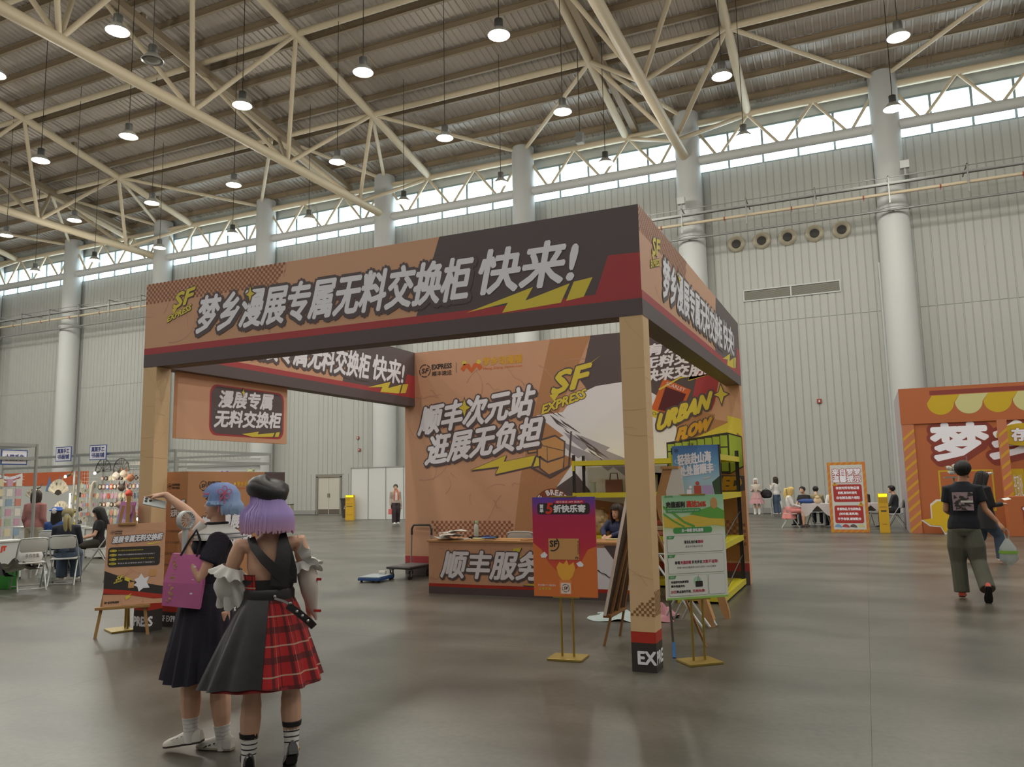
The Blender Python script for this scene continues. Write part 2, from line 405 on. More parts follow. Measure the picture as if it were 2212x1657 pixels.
# pipes and tray along the wall
t = thing('cable_tray', 'grey cable tray with hangers running along the far wall above the cream pipe', 'cable tray', (0,29.4,13.9))
mb = MB().box(X0, X1, -.12, -.1, 0, .07).box(X0, X1, .1, .12, 0, .07).box(X0, X1, -.02, .02, .3, .33)
mb.build('tray_rail', M_gry, t)
for i in range(36):
    x = 21-2.93*i
    MB().box(x-.02, x+.02, -.1, .1, 0, .03).box(x-.025, x+.025, -.16, -.12, -.85, .34).box(x-.025, x+.025, -.16, 1.4, .3, .34).build('tray_hanger', M_gry, t)
t = thing('water_pipe', 'long cream fire-water pipe along the far wall under the cable tray', 'pipe', (0,29.4,13.5))
MB().tube([(X0,0,0),(X1,0,0)], .07, 10).build('pipe_run', M_steel, t, True)
for i in range(36):
    x = 20-2.93*i; MB().tube([(x,0,-.02),(x,0,-.16)], .02, 6).tube([(x-.03,0,0),(x+.03,0,0)], .085, 10).build('sprinkler_head', mat('sprinkler_red', '8a4a3a', .5), t)
t = thing('lower_tube', 'grey steel tube along the far wall below the cream pipe', 'pipe', (0,29.95,12.95))
MB().tube([(X0,0,0),(X1,0,0)], .05, 8).build('tube_run', M_gry, t, True)
for x in CX_:
    MB().tube([(x,0,0),(x,.15,0)], .05, 8).build('wall_bracket', M_gry, t)
def flood(x, lab):
    t = thing('floodlight', lab, 'light', (x, 29.5, 14.53), 0, 'white boxes on the cable tray')
    MB().bbox(-.18,.18,-.12,.12,0,.34,.02).build('housing', M_white, t); MB().box(-.03,.03,-.03,.03,-.3,0).build('bracket', M_gry, t); return t
flood(4.1, 'white floodlight box on the tray at the far pillar near the right edge'); flood(-5.4, 'white floodlight box on the tray above the booth corner')
# ---- pendant lamps
M_lens = mat('lit_lamp_lens', 'fffbee', .5, emit=30); M_shade = mat('lamp_aluminium', 'c9ccc8', .35, metal=.6); M_house = mat('lamp_housing', '4c4c48', .5, metal=.3)
M_off = mat('unlit_lamp_lens', '77756c', .4)
L_off = {}
def lamp_proto(lens, lab):
    t = thing('pendant_lamp', lab, 'lamp')
    MB().lathe((0,0,0), [(.13,.5),(.135,.24),(.1,.2)], 14).build('lamp_housing', M_house, t, True)
    MB().lathe((0,0,0), [(.11,.24),(.16,.22),(.27,.1),(.34,0),(.33,-.01),(.25,.09),(.12,.2)], 20, False).build('lamp_shade', M_shade, t, True)
    MB().lathe((0,0,0), [(.05,-.03),(.2,-.02),(.29,.03),(.22,.07)], 20).build('lamp_lens', lens, t, True)
    return t
lp = lamp_proto(M_lens, ''); lo = lamp_proto(M_off, '')
LXS = [15.0, 9.3, 3.54, -1.8, -7.5, -12.4, -17.5, -23.1, -28.1, -33.4, -38.6, -43.8, -49.0, -54.2, -64, -74]
LYS = [24.3, 19.1, 13.6, 8.5, 3.2, -2.2, -12, -24]
rows = {24.3: 'row nearest the far windows', 19.1: 'second row from the far windows', 13.6: 'third row from the far windows', 8.5: 'fourth row from the far windows', 3.2: 'row above the booth'}
nl = 0
def ordn(n): return ['first','second','third','fourth','fifth','sixth','seventh','eighth','ninth','tenth','eleventh','twelfth','thirteenth','fourteenth','fifteenth','sixteenth'][n]
CORD = {}
for yy in LYS:
    for i, xx in enumerate(LXS):
        vis = yy > 5
        if vis:
            o = lp if nl == 0 else copy(lp); nl += 1
            o.location = (xx, yy, 15)
            o['label'] = 'lit pendant lamp, %s from the right in the %s' % (ordn(i), rows[yy]); o['group'] = 'lit pendant lamps of the hall'
            hgt = zc(yy)+.78-15
            if yy not in CORD: CORD[yy] = MB().tube([(0,0,.48),(0,0,hgt)], .014, 5).build('lamp_cord', M_house, o)
            else:
                q = CORD[yy].copy(); COL.objects.link(q); q.parent = o
        ld = bpy.data.lights.new('hall_light', 'AREA'); ld.shape = 'DISK'; ld.size = .6; ld.energy = LAMP_W; ld.color = (1, .96, .87)
        lo_ = bpy.data.objects.new('hall_light', ld); COL.objects.link(lo_); lo_.location = (xx, yy, 14.93)
        if yy in (24.3, 13.6, 3.2, -12) and i % 2 == 0:
            ld = bpy.data.lights.new('lamp_spill', 'POINT'); ld.shadow_soft_size = .4; ld.energy = SPILL_W; ld.color = (1, .95, .85)
            q = bpy.data.objects.new('lamp_spill', ld); COL.objects.link(q); q.location = (xx, yy, 14.6)
lo.location = (-17.9, 10.1, 15.0); lo['label'] = 'unlit pendant lamp hanging beside a truss tube, upper left'
MB().tube([(0,0,.48),(0,0,zc(10.1)+.78-15)], .014, 5).build('lamp_cord', M_house, lo)
t = thing('loudspeaker', 'small grey loudspeaker hung on a thin rod from the roof', 'speaker', (-8.6, 24.3, 16.1))
MB().bbox(-.16,.16,-.14,.14,0,.5,.03).build('speaker_box', M_gry, t); MB().tube([(0,0,.48),(0,0,zc(24.3)+.78-16.1)], .02, 5).build('rod', M_house, t)
# ================================================================ BOOTH
K = mat('kraft_print', 'd3a384', .6, var=.05, scale=1.2); K2 = mat('kraft_orange_print', 'bc8860', .6, var=.04, scale=1.2)
KC = mat('post_kraft_print', 'dab88e', .6, var=.04, scale=2); KL = mat('faint_line_print', 'c0917a', .6); KL2 = mat('faint_line_print_post', 'cdab80', .6)
CH = mat('checker_brown_print', '94604a', .6); CH2 = mat('checker_tan_print', '8a6238', .6)
DK = mat('charcoal_print', '5d5154', .55); RD = mat('red_print', 'ad4046', .55); RD2 = mat('bright_red_print', 'b3301f', .55)
YL = mat('yellow_print', 'e0cd4c', .55); OY = mat('amber_print', 'dda636', .55); WH = mat('white_print', 'eeeef8', .55); BLK = mat('black_print', '35302f', .6)
LG = mat('lilac_grey_print', 'a9a4b4', .6); GR = mat('lime_print', '9fb442', .6); GR2 = mat('green_print', '4fa25c', .6); ORG = mat('orange_print', 'd9692f', .6)
BX = mat('parcel_print', 'cf9c64', .6)
rnd = random.Random(5)
def scribbles(F, w_, h_, n, m, par, seed, x0=0, y0=0, wid=.012):
    q = random.Random(seed); P = []
    for _ in range(n):
        cx, cy = x0+q.random()*w_, y0+q.random()*h_; r = q.uniform(.12, .55)*min(1.6, max(.5, h_)); a = q.random()*6.28; s = q.uniform(.6, 2.2); k = q.uniform(.5, 1)
        pts = [(cx+r*math.cos(a+s*i/9), cy+k*r*math.sin(a+s*i/9)) for i in range(10)]
        if q.random() < .4: pts = [(cx+r*(i/9-.5)*math.cos(a), cy+r*(i/9-.5)*math.sin(a)+.03*math.sin(i)) for i in range(10)]
        P.append(stroke(pts, wid, wid*.3))
    return poly(F, P, 'line_drawing', m, par, 1, (x0, x0+w_, y0, y0+h_))
def checker(F, x0, y0, cols, rows, s, m, par, keep, h=1, sx=1):
    P = []
    for i in range(cols):
        for j in range(rows):
            if (i+j) % 2 == 0:
                x, y = x0+i*s*sx, y0+j*s
                if keep(x, y): P.append(rect(x, y, x+s*sx, y+s))
    return poly(F, P, 'checker_pattern', m, par, h)
def bolt(F, P, par, edge=.02, name='lightning_bolt', m=None, sh=(.0,-.012)):
    poly(F, [[(x+edge*math.cos(a)+sh[0], y+edge*math.sin(a)+sh[1]) for x, y in p] for p in P for a in [k*PI/3 for k in range(6)]], name+'_outline', DK, par, 2)
    return poly(F, P, name, m or YL, par, 3.5)
def star(F, x, y, r, par, m=None, edge=.02):
    def S_(r): return [(x+(r if k % 2 == 0 else r*.34)*math.cos(PI/2+k*PI/4)*(.72 if k % 2 == 0 and k % 4 else 1), y+(r if k % 2 == 0 else r*.34)*math.sin(PI/2+k*PI/4)) for k in range(8)]
    poly(F, [S_(r+edge*2.2)], 'star_outline', DK, par, 9.5); return poly(F, [S_(r)], 'star', m or YL, par, 11)
def emblem(F, cx, cy, r, m, par, h=3, t='SF'):
    """round courier emblem: broken ring with the two letters"""
    P = [arcband(cx, cy, r*.86, r, a, b_) for a, b_ in ((.45, 1.15), (1.35, 2.7), (2.9, 3.9), (4.1, 5.1), (5.3, 6.55))]
    poly(F, P, 'emblem_ring', m, par, h); text(F, t, cx-r*.55, cy-r*.36, r*1.1, r*.72, m, par, 'emblem_letters', h=h, bold=r*.03, shear=.15)
def brush_logo(F, x, y, s, par, clip=None):
    """yellow brushed two-line logo, s = width of the upper word"""
    text(F, 'SF', x, y, s, s*.62, YL, par, 'brush_letters', h=6, bold=s*.035, shear=.35, rise=.18, edge=s*.075, em=DK)
    poly(F, [[(x+s*.95, y+s*.62), (x+s*1.5, y+s*1.0), (x+s*1.05, y+s*.72)], [(x-s*.05, y-s*.02), (x+s*.3, y+s*.1), (x+s*.08, y-s*.2)]], 'brush_tail', YL, par, 6)
    text(F, 'EXPRESS', x-s*.30, y-s*.54, s*1.3, s*.25, YL, par, 'brush_word', h=6, bold=s*.015, shear=.2, rise=.30, edge=s*.035, em=DK)
def courier_mark(F, x, y, s, m, par, word=True):
    emblem(F, x, y, s*.5, m, par)
    text(F, 'EXPRESS', x+s*.62, y+s*.06, s*1.7, s*.36, m, par, 'mark_word', h=3, bold=s*.02)
    if word: text(F, '顺丰速运', x+s*.62, y-s*.46, s*1.7, s*.36, m, par, 'mark_word', h=3, bold=s*.008)
def mx_mark(F, x, y, s, par):
    P = [oval(x+s*.15, y+s*.5, s*.14), oval(x+s*1.15, y+s*.5, s*.14)]
    poly(F, P, 'round_heads', YL, par, 3)
    poly(F, [stroke([(x, y+s*.05), (x+s*.2, y+s*.32), (x+s*.42, y+s*.3), (x+s*.65, y-s*.02), (x+s*.88, y+s*.3), (x+s*1.1, y+s*.32), (x+s*1.3, y+s*.05)], s*.3)], 'orange_wave', ORG, par, 3)
    text(F, '梦乡动漫展', x+s*1.45, y+s*.22, s*2.6, s*.5, OY, par, 'fair_name', h=3, bold=s*.025)
    text(F, 'Meng Xiang comic-con', x+s*1.45, y-s*.08, s*2.6, s*.2, ORG, par, 'fair_name_small', h=3)
def beam_print(F, L, par, seed, cut=None):
    c = (0, L, 0, 1.0)
    poly(F, [rect(0, .22, L, 1.0)], 'kraft_ground', K, par, .5)
    scribbles(F, L*.64, .75, 16, KL, par, seed, 0, .24)
    checker(F, 0.0, .76, 68, 8, .0305, CH, par, lambda x, y: x < 2.08-(1-y)*.5 and (y < .995), 1.6)
    xd = L*.665; xe = L*.62
    poly(F, [[(xd, 1.0), (L, 1.0), (L, .22), (xe, .22)]], 'charcoal_panel', DK, par, 2)
    poly(F, [[(L*.952, .57), (L, .56), (L, .16), (L*.926, .16)]], 'red_panel', RD, par, 3.4)
    poly(F, [rect(0, .15, L, .225)], 'red_band', RD, par, 2.8); poly(F, [rect(0, 0, L, .15)], 'charcoal_band', DK, par, 2.8)
    brush_logo(F, .44, .66, .28, par)
    text(F, '梦乡漫展专属无料交换柜', .80, .335, 3.48, .42, WH, par, 'headline', h=7, bold=.014, shear=.22, edge=.045, em=DK, shadow=(.012,-.02))
    text(F, '快来!', 4.38, .36, .98, .42, WH, par, 'headline', h=7, bold=.014, shear=.22)
    star(F, 1.60, .70, .085, par)
    bolt(F, [[(4.28,.2),(4.98,.37),(4.90,.25),(5.34,.36),(5.25,.19),(4.66,.16),(4.72,.25)], [(5.38,.37),(5.56,.39),(5.47,.22),(5.30,.2)]], par, .006)
T = []
bt = thing('booth_frame', 'brown box-frame booth canopy with charcoal and red bands, white lettering on each beam', 'booth', (0,0,0))
fb = MB().box(-6, 0, 0, .21, 3.01, 4.01).build('front_beam', K, bt); rb = MB().box(-.21, 0, .21, 5.79, 3.01, 4.01).build('right_beam', K, bt)
lb = MB().box(-6, -5.79, .21, 5.79, 3.01, 4.01).build('left_beam', K, bt)
beam_print(Frame((-6,0,3.01), (1,0,0), (0,0,1)), 6.0, fb, 1)
beam_print(Frame((0,0,3.01), (0,1,0), (0,0,1)), 5.99, rb, 2)
Fl = Frame((-5.79,0.0,3.01), (0,1,0), (0,0,1)); beam_print(Fl, 5.79, lb, 3)
# soffits and inner faces
for par, a in ((fb, (-5.79,-.21,0,.21)), (rb, (-.21,0,0,5.79)), (lb, (-6,-5.79,.21,5.79))):
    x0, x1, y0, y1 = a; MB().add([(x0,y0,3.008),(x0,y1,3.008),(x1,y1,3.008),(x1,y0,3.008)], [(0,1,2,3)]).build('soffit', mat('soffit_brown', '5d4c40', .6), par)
Fi = Frame((-.21,5.79,3.01), (0,-1,0), (0,0,1)); poly(Fi, [rect(0,0,5.6,.22)], 'charcoal_band', DK, rb, 1)
def post(x, y, letters_f, letters_s, nm='corner_post'):
    p = MB().box(x-.209, x, y, y+.209, 0, 3.01).build(nm, KC, bt)
    for F, tx, bx in ((Frame((x-.209,y,0),(1,0,0),(0,0,1)), letters_f, 0), (Frame((x,y,0),(0,1,0),(0,0,1)), letters_s, 1), (Frame((x,y+.209,0),(-1,0,0),(0,0,1)), '', 2), (Frame((x-.209,y+.209,0),(0,-1,0),(0,0,1)), '', 3)):
        scribbles(F, .209, 2.3, 9, KL2, p, 11+bx, 0, .7, .008)
        poly(F, [rect(0,.235,.209,.325)], 'red_band', RD2, p, 1); poly(F, [rect(0,0,.209,.235)], 'charcoal_band', BLK, p, 1)
        if bx < 2: checker(F, .005, .45, 9, 9, .0225, CH2, p, lambda x_, y_: (y_-.45) < x_*.95 if bx == 0 else True, 1)
        if tx: text(F, tx[0], tx[1], .065, tx[2], .10, WH, p, 'base_word', h=3, bold=.006)
    return p
post(0, 0, ('EX', .055, .15), ('PRE', .01, .195)); post(-5.791, 0, ('PRES', .002, .205), ('S', .01, .06))
# ---- mural wall
mw = thing('mural_wall', 'tall kraft-brown mural wall at the back of the booth with white headline and yellow logo', 'wall', (0,0,0))
wl = MB().box(-6, 0, 5.79, 6.0, 0, 4.01).build('wall_sheet', K, mw)
F = Frame((-6, 5.79, 0), (1,0,0), (0,0,1))
scribbles(F, 3.6, 3.2, 46, KL, mw, 21, .1, .6, .02)
poly(F, [[(2.95,2.6),(3.63,4.01),(2.9,4.01),(2.3,1.7),(2.1,.35),(6,.35),(6,2.5),(4,2.9)]], 'orange_ground', K2, mw, 1)
poly(F, [[(3.63,4.01),(6,4.01),(6,3.3),(5.7,3.2),(5.5,2.7),(4.8,2.3),(3.9,2.6),(3.43,3.26)]], 'charcoal_ground', DK, mw, 2)
poly(F, [rect(0,.2,6,.32)], 'red_band', RD, mw, 1); poly(F, [rect(0,0,6,.2)], 'charcoal_band', DK, mw, 1)
poly(F, [[(3.3,3.0),(3.7,3.15),(4.3,3.2),(4.75,2.9),(5.0,2.4),(5.0,1.9),(4.9,1.4),(4.2,1.2),(3.5,1.3),(2.95,1.5),(3.3,1.95),(2.7,2.2),(3.1,2.35),(2.62,2.72),(3.1,2.75)]], 'white_burst', WH, mw, 3)
sp = []
q = random.Random(9)
for i in range(16):
    x, y = 2.8+.06*i, 2.85-.055*i+q.uniform(-.1,.1); L = q.uniform(.15,.38); sp.append([(x, y), (x+L, y-L*.75), (x+L*.25, y-L*.32)])
poly(F, sp, 'ink_spikes', DK, mw, 4); sp = []
for i in range(9):
    x, y = 3.0+.1*i, 2.35-.03*i+q.uniform(-.15,.15); sp.append([(x, y), (x+.5, y-.22), (x+.35, y-.32), (x+.1, y-.12)])
poly(F, sp, 'lilac_shading', LG, mw, 3.6)
poly(F, [[(2.95,1.5),(3.3,1.72),(3.6,1.35),(3.5,.9),(3.0,1.05)]], 'ink_patch', DK, mw, 3.7)
courier_mark(F, .43, 3.655, .24, BLK, mw); poly(F, [rect(1.075,3.57,1.083,3.76)], 'divider', BLK, mw, 2)
mx_mark(F, 1.2, 3.59, .29, mw)
text(F, '顺丰次元站', .28, 2.47, 2.22, .52, WH, mw, 'headline', h=8, bold=.02, shear=.25, rise=.12, edge=.045, em=DK, shadow=(.02,-.03))
text(F, '逛展无负担', .42, 1.93, 2.22, .52, WH, mw, 'headline', h=8, bold=.02, shear=.25, rise=.12, edge=.045, em=DK, shadow=(.02,-.03))
star(F, 1.24, 2.93, .16, mw)
bolt(F, [[(1.35,1.82),(2.04,2.06),(1.99,1.95),(2.58,2.04),(2.50,1.86),(1.83,1.74),(1.90,1.87)], [(2.62,2.05),(2.81,2.09),(2.72,1.87),(2.54,1.85)]], mw, .02)
# printed parcels on a printed trolley
BOX = [[(2.62,2.28),(2.95,2.36),(3.12,2.25),(3.1,2.0),(2.8,1.92),(2.62,2.02)], [(2.66,2.02),(2.8,1.92),(3.1,2.0),(3.08,1.8),(2.82,1.7),(2.66,1.82)], [(2.42,2.27),(2.6,2.3),(2.62,2.1),(2.45,2.08)]]
poly(F, [stroke(b_+[b_[0]], .03) for b_ in BOX]+[stroke([(2.5,1.84),(2.84,1.66),(3.2,1.85)], .035), stroke([(3.18,1.84),(3.24,2.42)], .03), stroke([(2.72,2.2),(3.1,2.1)], .012), stroke([(2.8,1.92),(2.8,2.2)], .012)], 'parcel_outline', DK, mw, 6)
poly(F, BOX, 'parcel_drawing', BX, mw, 5)
brush_logo(F, 2.90, 3.06, .60, mw)
# mural, right part
text(F, '有漫展', 4.55, 3.58, .9, .18, WH, mw, 'slogan', h=6, bold=.01, shear=.25, rise=.06, edge=.012, em=DK)
text(F, '无料交换', 4.50, 3.37, 1.0, .18, WH, mw, 'slogan', h=6, bold=.01, shear=.25, rise=.06, edge=.012, em=DK)
text(F, '快来交朋友', 4.50, 3.15, 1.2, .2, WH, mw, 'slogan', h=6, bold=.01, shear=.25, rise=.06, edge=.012, em=DK)
poly(F, [stroke([(4.75,3.02),(5.1,3.19),(5.25,3.2),(5.22,3.13),(5.6,3.22)], .03, .01)], 'underline_swash', YL, mw, 6)
poly(F, [[(5.38,3.3),(5.70,3.12),(5.62,2.78),(5.55,2.62),(5.52,2.86),(5.24,2.7)]], 'red_zigzag', RD, mw, 3)
poly(F, [[(5.70,3.5),(6,3.5),(6,2.4),(5.6,2.5)]], 'kraft_corner', K, mw, 2.6)
poly(F, [[(4.83,3.2),(5.26,2.98),(5.08,2.62),(4.74,2.52),(4.61,2.72)]], 'orange_card', ORG, mw, 4); poly(F, [[(4.86,3.06),(5.18,2.92),(5.03,2.62),(4.72,2.7)]], 'dark_red_card_field', mat('card_maroon', '5c1f28', .6), mw, 5)
text(F, 'SCARLET', 4.86, 3.09, .32, .055, WH, mw, 'card_word', h=6, rot=-.44); poly(F, [[(4.6,2.72),(4.82,2.62),(4.78,2.53),(4.6,2.6)]], 'yellow_tab', YL, mw, 5); text(F, 'CHIBI', 4.62, 2.63, .16, .05, BLK, mw, 'card_word', h=6, rot=-.35)
text(F, 'URBAN', 4.68, 2.36, .82, .26, YL, mw, 'brush_word', h=8, bold=.02, shear=.3, rise=.38, edge=.05, em=DK)
text(F, 'FLOW', 5.0, 2.19, .5, .19, OY, mw, 'brush_word', h=8, bold=.018, shear=.3, rise=.3, edge=.04, em=DK)
star(F, 5.72, 2.88, .15, mw)
poly(F, [[(5.22,2.2),(5.80,2.44),(5.79,2.55),(6,2.48),(6,2.2),(5.93,2.28),(5.9,2.2),(5.8,2.25)]], 'yellow_arrow', YL, mw, 4)
poly(F, [[(4.83,2.17),(5.78,2.29),(5.99,2.22),(5.99,1.75),(5.78,1.65),(4.83,1.75)]], 'locker_outline', BLK, mw, 4.4)
LK = []
for i in range(8):
    for j in range(3):
        x = 4.85+i*.117; yt = 2.15+(x-4.83)*.126; yb = 1.77-(x-4.83)*.1; hh = (yt-yb)/3; LK.append([(x, yb+j*hh+.01), (x+.105, yb+j*hh+.01), (x+.105, yb+(j+1)*hh-.01), (x, yb+(j+1)*hh-.01)])
poly(F, LK+[[(5.80,2.26),(5.985,2.2),(5.985,1.77),(5.80,1.67)]], 'locker_drawing', GR, mw, 5.4)
text(F, '丰巢', 5.16, 2.1, .1, .05, BLK, mw, 'locker_word', h=6.5)
poly(F, [[(4.6,1.7),(6,1.62),(6,1.4),(5.0,1.36),(4.6,1.4)]], 'ink_band', DK, mw, 3); text(F, 'ED', 5.66, 1.42, .26, .18, OY, mw, 'brush_word', h=5, bold=.02, shear=.2)
poly(F, [arcband(2.87, 1.12, .22, .36, .15, 3.0, 20)], 'badge_arc', mat('badge_brown', '8a4a2c', .6), mw, 5)
for ch, a in zip('E BREEZE', [2.45-.27*i for i in range(8)]):
    if ch != ' ': text(F, ch, 2.87+.25*math.cos(a)+.03*math.cos(a-PI/2-PI)*.0, 1.12+.25*math.sin(a), .055, .085, WH, mw, 'badge_letter', h=6.5, bold=.006, rot=a-PI/2+.1)
checker(F, .5, .66, 50, 6, .047, CH, mw, lambda x, y: x > .95-y*.5 and x < 2.1, 1.4); checker(F, 5.55, .58, 9, 8, .047, CH, mw, lambda x, y: True, 1.6)
# ---- hanging sign under the left beam
t = thing('hanging_sign', 'brown sign board with white headline hung below the left beam of the booth', 'sign', (-5.93, 1.42, 2.6))
MB().box(-.03, .03, -1.0, 1.0, -.4, .41).build('sign_panel', K, t)
F = Frame((.03, -1.0, -.4), (0,1,0), (0,0,1))
poly(F, [rrect(.52,.06,1.93,.72,.12)], 'red_backing', RD, t, 1); poly(F, [rrect(.55,.085,1.9,.70,.12)], 'charcoal_backing', DK, t, 2)
text(F, '漫展专属', .66, .43, 1.0, .22, WH, t, 'headline', h=5, bold=.01, shear=.2, rise=.04)
text(F, '无料交换柜', .60, .17, 1.24, .22, WH, t, 'headline', h=5, bold=.01, shear=.2, rise=.04)
poly(F, [[(1.1,.1),(1.42,.15),(1.4,.11),(1.74,.15),(1.7,.09),(1.3,.07)], [(1.77,.155),(1.85,.165),(1.82,.095),(1.74,.09)]], 'lightning_bolt', YL, t, 5)
star(F, 1.1, .66, .05, t, edge=.01)
# ---- locker cabinet box
t = thing('locker_cabinet', 'long kraft-brown printed cabinet box under the hanging sign at the booth left side', 'cabinet', (0,0,0))
MB().box(-5.985, -5.61, .35, 2.05, 0, 1.79).build('cabinet_body', K2, t)
F = Frame((-5.985,.35,0),(1,0,0),(0,0,1)); F2 = Frame((-5.61,.35,0),(0,1,0),(0,0,1))
for f, L in ((F,.375),(F2,1.7)):
    poly(f, [rect(0,.17,L,.29)], 'red_band', RD2, t, 1); poly(f, [rect(0,0,L,.17)], 'charcoal_band', BLK, t, 1)
text(F, 'SF EXPRESS', .03, .06, .31, .065, WH, t, 'base_word', h=3, bold=.003)
for i in range(3): text(F2, 'SF EXPRESS', .04+.56*i, .05, .5, .085, WH, t, 'base_word', h=3, bold=.004)
courier_mark(F, .09, 1.62, .07, BLK, t); courier_mark(F2, .24, 1.62, .12, BLK, t); mx_mark(F2, .62, 1.58, .12, t)
poly(F2, [[(1.3,1.79),(1.7,1.79),(1.7,.29),(1.1,.29)]], 'charcoal_panel', DK, t, 1)
text(F, '漫展专属', .12, 1.36, .22, .08, WH, t, 'headline', h=4, bold=.004, rise=.1, edge=.012, em=DK)
text(F, '无料交换', .12, 1.26, .22, .08, WH, t, 'headline', h=4, bold=.004, rise=.1, edge=.012, em=DK)
text(F2, '顺丰漫展专属', .2, 1.05, .95, .2, WH, t, 'headline', h=5, bold=.01, rise=.06, shear=.2, edge=.025, em=DK)
text(F2, '无料交换柜', .2, .8, .85, .2, WH, t, 'headline', h=5, bold=.01, rise=.06, shear=.2, edge=.025, em=DK)
for i, tx in enumerate(('第一步 参与顺丰互动游戏', '第二步 打开对应柜门', '第三步 领取随机礼物', '第四步 分享快乐')):
    text(F, tx, .03, 1.08-.13*i, .26, .03, DK, t, 'small_print', h=3)
# ---- counter
ct = thing('service_counter', 'low kraft-brown counter with white Chinese lettering in front of the mural wall', 'counter', (0,0,0))
MB().box(-4.3, -1.0, 3.7, 4.3, 0, .74).build('counter_body', K, ct)
MB().box(-4.32, -.98, 3.68, 4.32, .74, .765).build('counter_top', mat('counter_top_ply', 'b98a5b', .5, var=.08, scale=8), ct)
F = Frame((-4.3,3.7,0),(1,0,0),(0,0,1)); scribbles(F, 2.2, .55, 22, KL, ct, 31, .02, .16, .009)
poly(F, [rect(0,.10,3.3,.145)], 'red_band', RD2, ct, 1); poly(F, [rect(0,0,3.3,.10)], 'charcoal_band', DK, ct, 1)
poly(Frame((-4.3,4.3,0),(0,-1,0),(0,0,1)), [rect(0,.10,.6,.145)], 'red_band', RD2, ct, 1)
text(F, '顺丰服务店', .2, .235, 1.95, .38, WH, ct, 'headline', h=7, bold=.014, shear=.25, edge=.03, em=DK, shadow=(.01,-.02))
bolt(F, [[(1.37,.66),(1.50,.68),(1.44,.57),(1.52,.56),(1.32,.40),(1.38,.52),(1.30,.53)]], ct, .012)
bolt(F, [[(1.5,.165),(1.85,.215),(1.8,.18),(2.2,.23),(2.1,.175),(1.8,.155)]], ct, .008)
poly(F, [[(2.3,.69),(3.3,.69),(3.3,.15),(2.3,.15)]], 'white_burst', WH, ct, 2); brush_logo(F, 2.45, .56, .12, ct)
poly(F, [[(2.35+.1*i,.52-.05*i),(2.5+.1*i,.42-.05*i),(2.42+.1*i,.5-.05*i)] for i in range(6)]+[[(2.7,.72),(3.3,.72),(3.3,.5),(2.85,.52)]], 'ink_spikes', DK, ct, 3)
# things on the counter
def on(name, label, cat, x, y, z=.766, rz=0, group=None): return thing(name, label, cat, (x,y,z), rz, group)
q = random.Random(3)
M_pap = mat('white_paper', 'd8d6cf', .7)
for i in range(7):
    t = on('leaflet_pile' if i == 0 else 'leaflet', ['crumpled white leaflets heaped at the left end of the counter','white leaflet on the counter beside the heap','yellow-edged leaflet at the counter left edge','blue and white leaflet on the counter heap','brown folded leaflet near the middle of the counter','silver wrapped sample on the counter','kraft leaflet at the front edge of the counter'][i], 'paper', -4.05+.22*i if i < 4 else -3.9+.28*i, 3.85+.06*(i % 3), .766+(.03 if i == 3 else 0), q.uniform(-1,1))
    cols = ['d8d6cf','dcdcd6','d6cf9a','5a78b0','a9794c','c4c4c0','c0873f']
    if i == 0:
        mb = MB()
        for k in range(9):
            x, y, z = q.uniform(-.16,.16), q.uniform(-.1,.1), .003+.014*k; a = q.uniform(0,3); w_, h_ = .14, .1; c_, s_ = math.cos(a), math.sin(a)
            mb.add([(x+c_*u-s_*v, y+s_*u+c_*v, z+(.02 if (u > 0) == (v > 0) else 0)+.01*q.random()) for u, v in ((-w_,-h_),(w_,-h_),(w_,h_),(-w_,h_))], [(0,1,2),(0,2,3)])
        mb.build('sheets', M_pap, t)
    else: MB().bbox(-.1,.1,-.07,.07,0,.012+.004*(i % 3),.004).build('sheets', mat('leaflet_'+cols[i], cols[i], .6), t)
t = on('water_bottle', 'clear bottle with pale green cap standing on the counter tray', 'bottle', -3.72, 4.12, .795)
MB().lathe((0,0,0), [(.03,0),(.034,.01),(.034,.13),(.03,.16),(.014,.19)], 14).build('bottle_body', mat('frosted_bottle', 'cfd8cf', .2, alpha=.8), t, True)
MB().lathe((0,0,0), [(.017,.19),(.019,.2),(.019,.23),(.015,.235)], 12).build('bottle_cap', mat('mint_cap', '8fc49a', .5), t, True)
t = on('desk_tray', 'dark tray on the counter under the bottle', 'tray', -3.6, 4.12, .767)
MB().bbox(-.2,.2,-.1,.1,0,.012,.004).box(-.2,.2,-.1,-.09,.01,.03).box(-.2,.2,.09,.1,.01,.03).box(-.2,-.19,-.1,.1,.01,.03).box(.19,.2,-.1,.1,.01,.03).build('tray_body', mat('dark_plastic', '2b2a30', .4), t)
t = on('tape_roll', 'blue roll of tape lying in the dark tray', 'tape', -3.53, 4.1, .78)
MB().lathe((0,0,0), [(.02,0),(.045,0),(.045,.035),(.02,.035)], 18).build('roll', mat('blue_tape', '33437f', .4), t, True)
t = on('cardboard_sheet', 'flat kraft cardboard sheet lying across the counter back', 'cardboard', -3.45, 4.15, .766)
MB().bbox(-.45,.5,-.14,.14,0,.003,.001).build('sheet', mat('plain_cardboard', 'b88d58', .7), t); t.location.z = .7655
t = on('easel_card', 'small light-blue illustrated card standing on the counter before the seated woman', 'card', -1.95, 3.78, .767)
MB().add([(-.15,0,0),(.15,0,0),(.15,.06,.42),(-.15,.06,.42),(-.15,.008,0),(.15,.008,0),(.15,.068,.42),(-.15,.068,.42)], [(0,1,2,3),(7,6,5,4),(0,4,5,1),(2,6,7,3),(1,5,6,2),(0,3,7,4)]).build('card_board', grad('card_sky', [(0,'c9b27a'),(.45,'b9b89a'),(.6,'9fb9d6'),(1,'8fb0d8')]), t)
